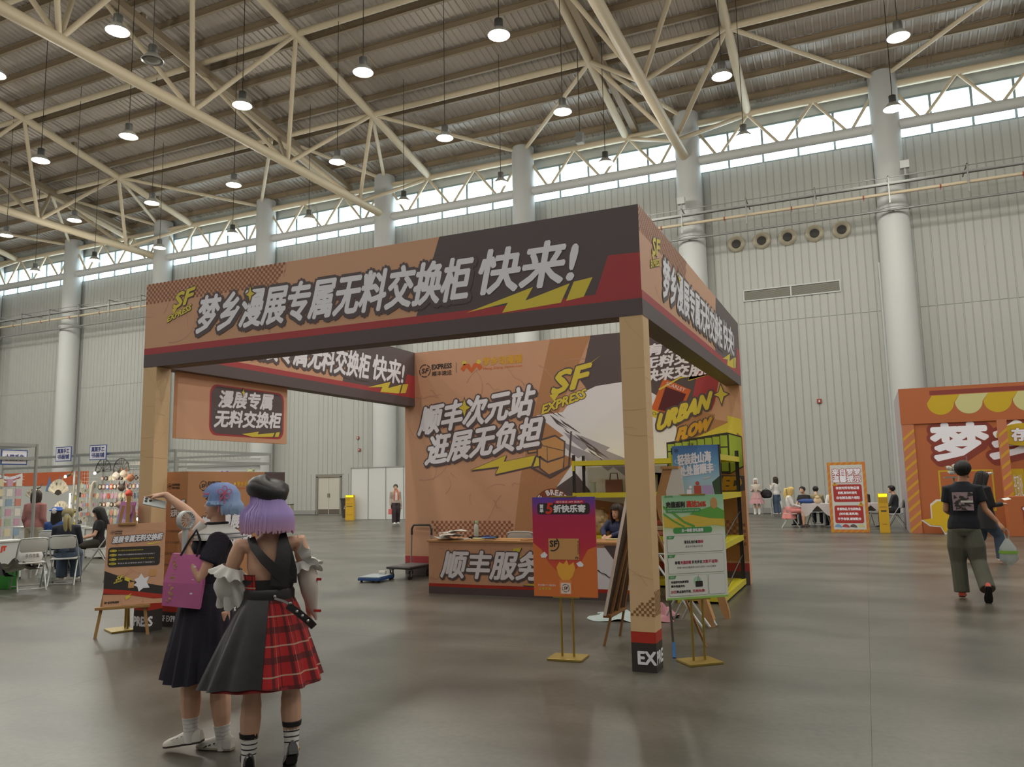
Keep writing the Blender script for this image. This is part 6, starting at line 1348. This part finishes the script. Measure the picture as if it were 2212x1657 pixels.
MB().loft([[(-.22,-.2,0.04),(.22,-.2,.04),(.22,.2,.04),(-.22,.2,.04)],[(-.29,-.27,.95),(.29,-.27,.95),(.29,.27,.95),(-.29,.27,.95)]]).build('bin_body', mat('bin_charcoal', '3c3a38', .5), t); MB().bbox(-.31,.31,-.3,.3,.95,1.03,.02).build('bin_lid', mat('bin_charcoal', '3c3a38'), t)
poly(Frame((-.25,-.245,.05),(1,0,0),(0,-.07,.9)), [stroke([(.18,.45),(.25,.6),(.32,.45),(.18,.45)], .02)], 'recycle_mark', WH, t, 6)
for s_ in (-.2,.2): MB().loft([[(s_+e,.2+.06*math.cos(a),.06+.06*math.sin(a)) for a in [2*PI*k/10 for k in range(10)]] for e in (-.02,.02)]).build('wheel', M_tb, t)
t = thing('luggage_cart', 'white cart with folded handle and bags against the far wall left of the door', 'cart', (-28.9,29.9,0), .2)
MB().bbox(-.35,.35,-.2,.2,.3,.62,.02).build('cart_box', mat('cart_cream', 'a9a690', .6), t); MB().bbox(-.36,.36,-.21,.21,.6,.66,.02).build('cart_lid', mat('cart_green', '3c4a40', .6), t)
for x in (-.28,.28):
    for y in (-.15,.15): MB().blob((x,y,.1), (.04,.1,.1), n=10, m=6).build('wheel', M_tb, t, True); MB().box(x-.015,x+.015,y-.015,y+.015,.15,.32).build('cart_leg', M_tb, t)
t = thing('pull_handle', 'white telescopic handle with black grip leaning by the cart', 'handle', (-29.6,29.7,0)); MB().tube([(-.9,0,.02),(-.1,0,1.15)], .02, 6).tube([(.3,0,.02),(-.5,0,.6)], .018, 6).build('handle_tube', M_ct, t, True); MB().tube([(-.18,0,1.18),(-.1,0,1.26),(.06,0,1.26),(.1,0,1.18),(-.05,0,1.1)], .02, 6).build('handle_grip', M_tb, t, True)
p_ = pose(1.65, True)
person('person', 'dark-clothed person seated by the far wall behind the purple-haired one', (-31.2,29.9,0), -.6, p_, H=1.6, voxel=.02, top=M_bk, trousers=M_bk, hair_m=HB, hair_kw=dict(style='short', n=24), top_sleeve='long', shoe_m=M_bk, face_on=False)
inst(ch0, 'white folding chair under the dark-clothed person by the far wall', (-31.2,29.9,0), -.6)
# pair walking past the partition
p_ = pose(1.66); p_['anl'] = (-.1,-.05,.08); p_['anr'] = (.12,.2,.08); p_['knl'] = (-.1,.05,.45); p_['knr'] = (.11,.16,.46); p_['wrl'] = (-.25,.05,.72); p_['wrr'] = (.24,.1,.78)
t, J, P, R = person('person', 'walking person in pale jacket with orange scarf by the white partition', (-16.2,21.5,0), -2.3, p_, H=1.66, voxel=.016, top=mat('pale_grey_jacket', 'a59a90', .8), top_sleeve='long', trousers=mat('dark_plum_trousers', '2e2528', .8), hair_m=HBr, hair_kw=dict(style='short', n=30), shoe_m=M_w, hyaw=-.4, top_hem=1, bulk=1.1, legw=1.25)
for s_ in (-1,1): strap([(s_*.05,.06,1.44),(s_*.07,.125,1.35),(s_*.08,.14,1.15),(s_*.085,.135,.98)], .02, mat('orange_scarf', 'c8562e', .7), 'scarf_end', None, up=(0,1,0)).parent = t
MB().loft([ring((0,.09,z_),.07,.06,0,12) for z_ in (.98,1.15,1.3)]).build('white_shirt', M_w, t, True)
bg = thing('paper_bag', 'small coral paper bag in the hand of the person with the orange scarf', 'bag', Vector((-16.2,21.5,0))+Matrix.Rotation(-2.3,3,'Z')@Vector((.26,.12,.42)), -2.3); MB().bbox(-.07,.07,-.04,.04,0,.22,.01).build('bag_body', mat('coral_bag', 'd86a68', .5), bg); MB().tube([(-.04,0,.2),(0,0,.32),(.04,0,.2)], .006, 5).build('bag_handle', M_w, bg)
p_ = pose(1.6)
person('person', 'person in white top half hidden behind the one with the orange scarf', (-15.75,22.3,0), -2.2, p_, H=1.58, voxel=.018, top=M_w, top_sleeve='long', trousers=mat('grey_trousers', '8a8680', .8), hair_m=HBr, hair_kw=dict(style='short', n=24), shoe_m=M_w, top_hem=1)
t = thing('pink_table', 'pink cloth-covered table behind the walking pair at the mural wall edge', 'table', (-15.2,23.2,0)); MB().bbox(-.9,.5,-.4,.4,0,.78,.02).build('table_cloth', mat('pink_tablecloth', 'c0808c', .8), t); MB().bbox(-.9,.5,-.4,.4,.78,.8,.008).build('table_top', M_w, t)
t = thing('goods_poster', 'dark poster with red figures over the pink table', 'poster', (-15.3,23.7,0)); MB().box(-.6,.4,0,.03,1.4,2.5).build('poster_board', mat('dark_poster', '3c3240', .6), t); poly(Frame((-.6,0,1.4),(1,0,0),(0,0,1)), [rect(0,1.05,1,1.1), oval(.3,.6,.12,.12), oval(.6,.65,.1,.1), oval(.45,.3,.15,.1)], 'red_figure', mat('poster_red', 'd8402c'), t, 3)
for s_ in (-.55,.35): MB().box(s_-.015,s_+.015,.03,.05,0,2.5).build('poster_post', M_al, t)
t = thing('spot_globe', 'bright round lamp on a pole beside the mural wall left edge', 'lamp', (-15.5,22.9,0)); MB().blob((0,0,2.0), (.07,.07,.07)).build('lamp_globe', mat('globe_glow', 'ffdcb8', .5, emit=14), t, True); MB().tube([(0,0,0),(0,0,1.95)], .02, 8).build('lamp_pole', M_w, t, True); MB().lathe((0,0,0), [(.15,0),(.15,.02),(.03,.03)], 14).build('lamp_foot', M_w, t)
for x, z, n in ((-25.0,4.3,'upper'),(-24.9,3.6,'lower')):
    t = thing('alarm_box', n+' small red alarm box on the far wall above the bin', 'alarm', (x,31.36,z)); MB().bbox(-.08,.08,-.06,0,0,.16,.01).build('alarm_body', mat('alarm_red', '8a3a30', .5), t); MB().box(-.03,.03,-.07,-.06,.04,.12).build('alarm_button', M_w, t)
t = thing('alarm_box', 'small red alarm box on the far wall right of the booth', 'alarm', (.0,31.36,4.9)); MB().bbox(-.1,.1,-.06,0,0,.2,.01).build('alarm_body', mat('alarm_red', '8a3a30'), t); MB().box(-.03,.03,-.07,-.06,.05,.14).build('alarm_button', M_w, t)
# the woman behind the counter
p_ = pose(1.6, True); p_['wrl'] = (-.04,.33,.80); p_['wrr'] = (.06,.34,.80); p_['ell'] = (-.2,.16,.86); p_['elr'] = (.2,.16,.86); p_['hed'] = (0,.09,1.13); p_['nek'] = (0,.03,1.0); p_['che'] = (0,.03,.86); p_['shl'] = (-.15,.03,.97); p_['shr'] = (.15,.03,.97)
t, J, P, R = person('person', 'seated person with brown hair and navy printed shirt leaning on the counter', (-1.66,4.72,0), PI-.25, p_, H=1.6, voxel=.0085, top=mat('navy_print_shirt', '2a3156', .7, var=.5, scale=30), top_sleeve='long', trousers=M_nt, hair_m=HBr, hair_kw=dict(style='long', length=.2, n=70, seed=12), shoe_m=M_bk)
inst(ch0, 'white folding chair under the person leaning on the counter', (-1.66,4.78,0), PI-.25)
t = thing('notebook', 'small open notebook under the hands of the person at the counter', 'book', (-1.6,4.2,.767), .2); MB().bbox(-.12,.12,-.08,.08,0,.012,.003).build('pages', mat('cream_pages', 'bdb68a', .7), t)
# ================================================================ RIGHT
M_oj = mat('hoarding_orange', 'ae6238', .55, var=.04, scale=.6); M_oj2 = mat('post_orange', 'ba7250', .55); M_gy = mat('stripe_yellow', 'c9982e', .55); M_hy = mat('hoarding_yellow', 'c3a51e', .55); M_pc2 = mat('pale_yellow', 'c6c48a', .6); M_dr = mat('hoarding_dark_red', '84382e', .6)
t = thing('orange_hoarding', 'tall orange printed hoarding with big white characters at the right edge', 'wall', (0,0,0))
MB().box(2.7, 9.5, 18.0, 22.0, 0, 4.0).build('hoarding_body', M_oj, t); MB().box(2.69,2.7,18.0,22.0,0,4.0).build('pale_side', mat('pale_lilac_side', 'a39a9c', .6), t)
MB().box(2.68, 9.5, 17.96, 18.0, 3.0, 4.0).build('top_fascia', M_oj, t)
F = Frame((2.7,18.0,0),(1,0,0),(0,0,1)); F2 = Frame((2.7,17.96,0),(1,0,0),(0,0,1))
poly(F2, [rect(.75,3.78,6.8,3.9)], 'dark_rail', M_dr, t, 1)
for i in range(8):
    x = 1.0+.68*i; poly(F2, [[(x-.33+.0*k,3.76)] for k in ()]+[[(x-.2,3.76),(x+.48,3.76),(x+.33,3.55),(x-.33,3.55)], oval(x,3.56,.33,.34,20,PI,2*PI)+[(x+.33,3.56)]], 'awning_scallop', M_hy if i % 2 == 0 else M_pc2, t, 2)
text(F, '梦', .72, 2.0, 1.32, .95, WH, t, 'big_character', h=6, bold=.05, edge=.14, em=M_dr, shadow=(.05,-.06)); text(F, '乡', 2.1, 2.0, 1.2, .95, WH, t, 'big_character', h=6, bold=.05, edge=.14, em=M_dr, shadow=(.05,-.06)); text(F, '动漫展', 3.6, 2.0, 3.0, .95, WH, t, 'big_character', h=6, bold=.04, edge=.14, em=M_dr)
def striped(par, x0, x1, y, z0, z1, dz=.28):
    F_ = Frame((x0,y,z0),(1,0,0),(0,0,1)); w_ = x1-x0; n = int((z1-z0)/dz); poly(F_, [[(0,k*dz),(w_,k*dz+w_*.9),(w_,k*dz+w_*.9+.09),(0,k*dz+.09)] for k in range(n)], 'yellow_stripe', M_gy, par, 2, (0,w_,0,z1-z0))
MB().box(2.7,3.0,17.97,18.0,0,3.0).build('striped_edge', M_oj2, t); striped(t, 2.7, 3.0, 17.97, 0, 3.0)
pp = thing('striped_pillar', 'slim orange pillar with yellow diagonal stripes in front of the hoarding', 'pillar', (0,0,0)); MB().box(4.95,5.15,17.5,17.7,0,3.0).build('pillar_body', M_oj2, pp); striped(pp, 4.95, 5.15, 17.5, 0, 3.0)
ov = thing('yellow_oval_sign', 'yellow oval sign with a white character on the hoarding', 'sign', (0,0,0)); MB().prism([(5.55+.6*math.cos(a), 17.9, 2.6+.3*math.sin(a)) for a in [2*PI*k/32 for k in range(32)]], (0,.06,0)).build('sign_panel', M_hy, ov); text(Frame((5,17.9,2.3),(1,0,0),(0,0,1)), '存包', .3, .14, .7, .32, WH, ov, 'sign_word', h=5, bold=.02, edge=.03, em=M_dr)
for x0, x1, z0, z1 in ((3.5,4.8,.6,1.7),(5.1,5.5,.9,1.7)):
    poly(F, [rect(x0-2.7,z0,x1-2.7,z1)], 'window_drawing', M_hy, t, 1); poly(F, [rect(x0-2.66,z0+.04,x1-2.74,z1-.04)], 'window_field', M_oj if x0 < 5 else M_hy, t, 2) 
text(F, '签到处', 2.55, .95, .2, .6, WH, t, 'side_word', h=4)
lb_ = thing('service_box', 'low orange counter with white character at the right edge', 'counter', (0,0,0)); MB().bbox(4.9,6.6,16.95,17.4,0,1.0,.01).build('counter_body', M_oj, lb_); text(Frame((4.9,16.95,0),(1,0,0),(0,0,1)), '前', .35, .3, .4, .5, WH, lb_, 'counter_word', h=4, bold=.02, edge=.05, em=M_dr)
# lightning-shaped standee (its animal figure left out)
t = thing('cutout_standee', 'yellow lightning-shaped cutout standee with white rim leaning by the hoarding', 'standee', (0,0,0))
Pz = [(2.95,.38),(3.2,.42),(3.2,.8),(3.36,.93),(3.95,.93),(3.95,.35),(3.75,.1),(3.5,.0),(3.4,.2),(3.15,.22)]
MB().prism([(x,17.42,z) for x, z in Pz], (0,.03,0)).build('white_rim', M_w, t); cx_, cz_ = 3.5,.5
MB().prism([(cx_+(x-cx_)*.9,17.41,cz_+(z-cz_)*.88) for x, z in Pz], (0,.012,0)).build('yellow_field', mat('standee_yellow', 'd3ae20', .5), t)
MB().box(3.5,3.54,17.45,17.75,0,.5).build('rear_strut', M_w, t)
# notice standee
t = thing('notice_standee', 'tall white notice standee with orange striped border and two red text panels', 'sign', (1.17,18.2,0)); MB().bbox(-.51,.51,-.03,.03,0,2.0,.006).build('standee_board', mat('border_orange', 'cd7a3a', .55), t)
F = Frame((-.51,-.0305,0),(1,0,0),(0,0,1)); 
poly(F, [[(x_,0),(x_+.06,0),(x_+.16,.1),(x_+.1,.1)] for x_ in [.16*k for k in range(6)]]+[[(x_,1.92),(x_+.06,1.92),(x_+.14,2),(x_+.08,2)] for x_ in [.16*k for k in range(6)]]+[[(x0,z_),(x0+.08,z_+.1),(x0+.08,z_+.16),(x0,z_+.06)] for z_ in [.2*k for k in range(9)] for x0 in (0,.94)], 'border_stripe', M_gy, t, 1)
poly(F, [rect(.08,.08,.94,1.92)], 'white_field', M_pan, t, 2)
text(F, '来自梦梦', .13, 1.62, .76, .19, WH, t, 'title', h=6, bold=.008, edge=.022, em=RD); text(F, '温馨提示', .13, 1.42, .76, .19, WH, t, 'title', h=6, bold=.008, edge=.022, em=RD)
PR2 = mat('panel_red', 'a93330', .55)
for y0, ls in ((.86,('存放时所有物品请','拍照,离场时请凭','存包牌及照片领取')),(.26,('贵重物品,无包装物品','(如衣服,道具等)','不予存放,谢谢配合'))):
    poly(F, [rrect(.13,y0,.89,y0+.5,.05)], 'red_panel', PR2, t, 3)
    for i, l_ in enumerate(ls): text(F, l_, .2 if i != 1 else .25, y0+.36-.14*i, .62 if i != 1 else .5, .08, WH, t, 'notice_words', h=4.5, bold=.003)
poly(F, [[(.1,1.33),(.26,1.33),(.18,1.47)], [(.76,.74),(.92,.74),(.84,.88)]], 'warning_triangle', M_gy, t, 4.5); poly(F, [rect(.172,1.37,.188,1.43), rect(.832,.78,.848,.84)], 'warning_bar', BLK, t, 5.5)
poly(F, [oval(.2+.2*k,.13,.1,.1,14,0,PI) for k in (0,)], 'blue_tuft', mat('tuft_blue', '6f9cc8', .6), t, 3); poly(F, [oval(.4,.13,.1,.1,14,0,PI)], 'red_tuft', RD, t, 3); poly(F, [oval(.6,.13,.1,.1,14,0,PI)], 'dark_tuft', DK, t, 3); poly(F, [oval(.8,.13,.1,.1,14,0,PI)], 'cream_tuft', M_pc2, t, 3)
for s_ in (-1,1): MB().box(s_*.3-.02,s_*.3+.02,.03,.3,0,.03).box(s_*.3-.02,s_*.3+.02,.03,.05,0,1.2).build('rear_foot', M_al, t)
# tables and people
def cloth_table(label, x, y, w_, d_):
    t = thing('cloth_table', label, 'table', (x,y,0), 0, 'tables under white cloths')
    MB().bbox(-w_/2,w_/2,-d_/2,d_/2,.72,.745,.01).build('table_top', M_w, t)
    mb = MB(); n = 40; top = []; bot = []
    for k in range(n):
        a = 2*PI*k/n; c_, s_ = math.cos(a), math.sin(a); g = 1/max(abs(c_), abs(s_)); dz = .16+.1*math.sin(5*a)+.14*(abs(math.sin(2*a)))
        top.append((c_*g*(w_/2+.01), s_*g*(d_/2+.01), .75)); bot.append((c_*g*(w_/2+.03+.02*math.sin(9*a)), s_*g*(d_/2+.03+.02*math.sin(9*a)), .75-dz))
    mb.loft([[(x_*.01,y_*.01,.752) for x_, y_, z_ in top], top, bot], False).build('cloth', mat('table_cloth_white', 'bdb8b8', .8), t, True)
    for s_ in (-1,1):
        for q_ in (-1,1): MB().tube([(s_*w_*.4,q_*.25,0),(-s_*w_*.05+s_*w_*.2,-q_*.2,.72)], .014, 6).build('leg', M_gry, t, True)
    return t
cloth_table('white cloth folding table between the blonde and the khaki-jacket sitters', .22, 20.6, .95, .7); cloth_table('white cloth folding table behind the notice standee', 1.75, 20.8, 1.0, .7)
t = thing('table_plush', 'small cream plush on the white cloth table', 'plush', (.22,20.5,.755)); MB().blob((0,0,.09), (.12,.09,.1)).blob((.0,-.04,.19), (.07,.06,.06)).build('plush_body', mat('cream_fur', 'cdb592'), t, True)
for s_ in (-.05,.05): MB().blob((s_,-.04,.25), (.02,.015,.03), n=8, m=5).build('plush_ear', mat('ear_tan', 'b58f5c'), t, True)
t = thing('blue_bag', 'blue cloth bag lying on the white cloth table', 'bag', (-.1,20.7,.755)); MB().blob((0,0,.07), (.3,.12,.075)).build('bag_body', mat('blue_cloth', '33508c', .8), t, True)
M_kh = mat('khaki_jacket', '8c8468', .85); M_bln = mat('blonde_wig', 'c9b06c', .6); M_pks = mat('salmon_skirt', 'cf8480', .8)
def seated(label, loc, rz, **k):
    p_ = pose(1.62, True); p_['hed'] = (0,.07,1.17) if k.pop('bend', True) else p_['hed']
    r = person('person', label, loc, rz, p_, H=1.62, voxel=.017, face_on=k.pop('face_on', False), **k)
    inst(ch0, 'white folding chair under the '+CL.pop(0), loc, rz); return r
CL = ['blonde sitter in salmon skirt', 'black-haired sitter beside the blonde one', 'sitter in khaki jacket', 'silver-haired sitter', 'sitter hidden behind the notice standee', 'sitter in grey sweater by the right pylon']
t, J, P, R = seated('seated person with long blonde ponytail, white top and salmon skirt', (-.62,20.35,0), -1.45, top=M_w, top_sleeve='long', hair_m=M_bln, hair_kw=dict(style='long', length=.22, n=40, seed=3), shoe_m=mat('brown_boot', '3c2620', .5))
MB().tube([P(0,-.1,.06), P(0,-.17,.06), P(0,-.19,-.1), P(0,-.16,-.34)], [.03,.05,.06,.02], 8).build('ponytail', M_bln, t, True)
mb = MB(); mb.blob((0,.12,.53),(.23,.33,.12)).blob((0,-.02,.55),(.22,.2,.15)); mb.loft([[((r_+.025*math.sin(6*a))*math.cos(a),-.04+(r_*.8+.02*math.sin(6*a))*math.sin(a),z_) for a in [2*PI*k/24 for k in range(24)]] for z_, r_ in ((.58,.17),(.45,.22),(.28,.27))]); remeshed(mb, 'skirt', M_pks, t, .02, 2)
seated('seated person with black hair bending over the cloth table, beside the blonde one', (-.25,21.5,0), 2.6, top=M_bk, hair_m=HB, hair_kw=dict(style='short', n=26), top_sleeve='short', trousers=M_bk, shoe_m=M_bk)
seated('seated person in khaki jacket, back to us, at the cloth table', (.12,21.6,0), .0, top=M_kh, top_sleeve='long', hair_m=HB, hair_kw=dict(style='short', n=26), trousers=M_nt, shoe_m=M_bk, bulk=1.25, top_hem=1)
seated('seated person with silver-white hair and white top at the cloth table', (.66,21.45,0), 2.9, top=M_w, top_sleeve='long', hair_m=mat('silver_hair', 'b4b4b4', .6), hair_kw=dict(style='bob', length=.08, n=40), trousers=M_nt, shoe_m=M_bk)
seated('seated person in black, mostly hidden behind the notice standee', (1.55,21.6,0), 2.8, top=M_bk, top_sleeve='long', hair_m=HB, hair_kw=dict(style='long', length=.2, n=30), trousers=M_nt, shoe_m=M_bk)
seated('seated person in grey sweater bending forward right of the yellow pylon', (2.42,20.1,0), 1.35, top=mat('slate_sweater', '373c42', .85), top_sleeve='long', hair_m=HB, hair_kw=dict(style='short', n=26), trousers=M_bk, shoe_m=M_bk)
p_ = pose(1.62); p_['wrl'] = (-.08,.2,1.1); p_['wrr'] = (.1,.2,1.12); M_cr = mat('cream_frill', 'bcb2a8', .85)
t, J, P, R = person('person', 'standing person in white bonnet wig and tiered pink frilled dress by the wall', (-2.74,29.4,0), PI, p_, H=1.6, voxel=.018, top=M_cr, top_sleeve='long', hair_m=M_w, hair_kw=dict(style='long', length=.14, n=40, thick=1.6), shoe_m=M_w)
MB().loft(skirt_mesh((0,0,0), 1.0, .72, .14, .24, 48, 10, .06), False).build('upper_tier', mat('blush_frill', 'b99494', .85), t, True); MB().loft(skirt_mesh((0,0,0), .78, .5, .2, .32, 48, 12, .07), False).build('lower_tier', mat('blush_frill2', 'b4888c', .85), t, True)
for s_ in (-1,1): MB().tube([(s_*.09,0,.06),(s_*.09,0,.45)], [.055,.065], 10).build('leg_warmer', M_w, t, True)
p_ = pose(1.66); p_['wrl'] = (-.1,.22,1.25); p_['ell'] = (-.22,.08,1.1)
t, J, P, R = person('person', 'standing person with dark hair, white shirt and flared jeans by the far wall', (-1.95,29.9,0), .9, p_, H=1.66, voxel=.018, top=M_w, top_sleeve='long', trousers=M_dn, hair_m=HBr, hair_kw=dict(style='long', length=.3, n=36), shoe_m=M_w, face_on=False, legw=1.3, top_hem=1)
t = thing('high_stool', 'thin white stool with a dark backpack on it by the far wall', 'stool', (-2.35,29.6,0))
MB().bbox(-.2,.2,-.2,.2,.66,.7,.01).build('seat', M_ct, t)
for a in (-.18,.18):
    for b_ in (-.18,.18): MB().tube([(a*1.1,b_*1.1,0),(a,b_,.67)], .012, 6).build('leg', M_ct, t)
t = thing('backpack', 'dark backpack resting on the thin white stool', 'bag', (-2.35,29.6,.705)); MB().blob((0,0,.2), (.26,.16,.2)).blob((.1,-.05,.12), (.14,.14,.1)).build('bag_body', M_bk, t, True); MB().tube([(-.06,0,.38),(0,0,.45),(.06,0,.38)], .012, 6).build('bag_handle', M_bk, t)
t = thing('low_barrier', 'grey low barrier at the wall beside the booth right end', 'barrier', (-3.6,27.6,0)); MB().bbox(-.35,.15,-.05,.05,.05,.9,.01).build('barrier_panel', M_pan, t); MB().box(-.4,.2,-.15,.15,0,.05).build('barrier_foot', M_gry, t)
t = thing('shoe_box', 'dark red box on the floor by the far wall', 'box', (-1.3,30.2,0)); MB().bbox(-.2,.25,-.12,.12,0,.25,.01).build('box_body', mat('maroon_box', '4a2426', .6), t); MB().bbox(-.21,.26,-.13,.13,.25,.29,.008).build('box_lid', M_bk, t)
# ---- man in dark tee walking away
H = 1.76
j = dict(pel=(0.02,0,.90), wai=(.03,0,1.06), che=(.04,.0,1.26), nek=(.045,0,1.49), hed=(.07,.01,1.625), shl=(-.118,0,1.395), shr=(.205,0,1.395), ell=(-.165,.0,1.12), elr=(.275,-.02,1.13), wrl=(-.10,.19,1.05), wrr=(.40,-.05,.97),
         hil=(-.06,0,.84), hir=(.10,0,.84), knl=(-.075,.03,.47), knr=(.15,-.03,.47), anl=(-.065,.0,.085), anr=(.225,-.30,.17), ftl=0, ftr=-.95)
M_tee = mat('charcoal_navy_tee', '191b26', .85); M_gt = mat('grey_green_trousers', '55564a', .85, var=.08, scale=6)
t, J, P, R = person('person', 'man in dark tee with square back print and grey trousers walking away at right', (2.76,5.1,0), -.12, j, H=1.74, voxel=.009, skin='b', top=M_tee, top_sleeve='short', trousers=M_gt, hair_m=HB, hair_kw=dict(style='short', n=70, seed=5, thick=.8), shoe_m=mat('orange_shoe', 'b8402a', .5), sole_m=M_bk, top_hem=1, hyaw=-.25, legw=1.2, bulk=1.07, toe=(0,.1), face_on=False)
F = Frame((-.075,-.147,1.12),(1,0,0),(0,.03,1)); poly(F, [rect(0,0,.23,.23)], 'print_ground', mat('print_pink_grey', '9a858c', .7), t, 1)
q = random.Random(11); poly(F, [[(x, y), (x+q.uniform(.03,.09), y+q.uniform(-.03,.03)), (x+q.uniform(.0,.05), y+q.uniform(.03,.07))] for x, y in [(q.uniform(0,.17), q.uniform(.0,.18)) for _ in range(24)]], 'print_shapes', BLK, t, 3, (0,.23,0,.23)); poly(F, [rect(.09,.1,.225,.125)], 'print_bar', M_w, t, 5)
# ---- person with horned headpiece behind him
p_ = pose(1.66); p_['wrl'] = (-.10,.28,1.02); p_['wrr'] = (.10,.30,1.04); p_['ell'] = (-.2,.06,1.02); p_['elr'] = (.2,.06,1.02); p_['anl'] = (-.08,-.32,.14); p_['anr'] = (.09,.22,.085); p_['knl'] = (-.09,-.02,.45); p_['knr'] = (.1,.2,.48); p_['ftl'] = -.5; p_['hed'] = (0,.05,1.50)
t, J, P, R = person('person', 'person in black jacket with long black hair and white horn headpiece reading a paper', (3.55,9.9,0), -1.1, p_, H=1.66, voxel=.012, top=M_bk, top_sleeve='long', trousers=M_dn, hair_m=HB, hair_kw=dict(style='long', length=.3, n=60, seed=14), shoe_m=M_w, sole_m=mat('orange_sole', 'b87a2a', .6), top_hem=1, bulk=1.18, legw=1.25, hpitch=-.35)
for s_ in (-1,1): MB().tube([P(s_*.05,.05,.1), P(s_*.06,.09,.13), P(s_*.055,.15,.14)], [.025,.02,.004], 8).build('white_horn', M_w, t, True)
MB().loft([ring((0,-.02,z_), r_, r_*.85, 0, 28, wave=.03, nw=8) for z_, r_ in ((1.0,.19),(.8,.235),(.62,.27))], False).build('jacket_skirt', M_bk, t, True)
M4 = Matrix.Rotation(-1.1,3,'Z'); o_ = Vector((3.55,9.9,0))
t = thing('folded_paper', 'white folded paper held by the person with horns', 'paper', o_+M4@Vector((0,.42,1.1)), -1.1); MB().add([(-.1,-.06,0),(.0,-.05,.03),(.0,.08,.05),(-.1,.07,.02),(.1,-.06,0),(.1,.07,.02)], [(0,1,2,3),(1,4,5,2)]).build('paper_sheet', M_pap, t)
t = thing('plastic_bag', 'clear plastic bag with green stripe held low by the man in dark tee', 'bag', Vector((3.23,4.99,.45)), 0); t.scale = (.7,.7,.7); MB().loft([ring((0,0,0),.06,.05,0,12),ring((0,0,.1),.15,.11,0,12,wave=.08,nw=4),ring((0,0,.3),.13,.09,0,12,wave=.1,nw=3),ring((0,0,.46),.03,.03,0,12)]).build('bag_body', mat('clear_plastic', 'b9c2c0'), t, True)
MB().loft([ring((0,0,.2),.152,.112,0,12),ring((0,0,.25),.15,.11,0,12)], False).build('green_stripe', mat('lime_stripe', '7fae3c', .5), t, True)
for s_ in (-1,1): MB().tube([(s_*.02,0,.44),(s_*.04,0,.56),(0,0,.64)], .008, 5).build('bag_handle', mat('clear_plastic', 'b9c2c0'), t)
t = thing('display_stand', 'grey pole stand with crumpled silver goods behind the man in dark tee', 'stand', (3.55,14.5,0)); MB().lathe((0,0,0), [(.25,0),(.25,.02),(.02,.04)], 16).build('stand_foot', M_gry, t); MB().tube([(0,0,.03),(0,0,1.5)], .02, 8).build('stand_pole', M_gry, t, True); MB().box(-.2,.3,-.12,.12,1.5,1.53).build('stand_tray', M_gry, t); MB().box(.28,.3,-.12,-.1,.9,2.0).build('side_rod', M_gry, t)
q = random.Random(6); mb = MB()
for _ in range(10): mb.blob((q.uniform(-.15,.2),q.uniform(-.08,.08),1.6+q.uniform(-.03,.18)), (.1,.07,.05), rot=(q.random(),q.random(),0), n=6, m=4)
mb.build('silver_goods', mat('silver_goods', 'a2a29a', .4), t)
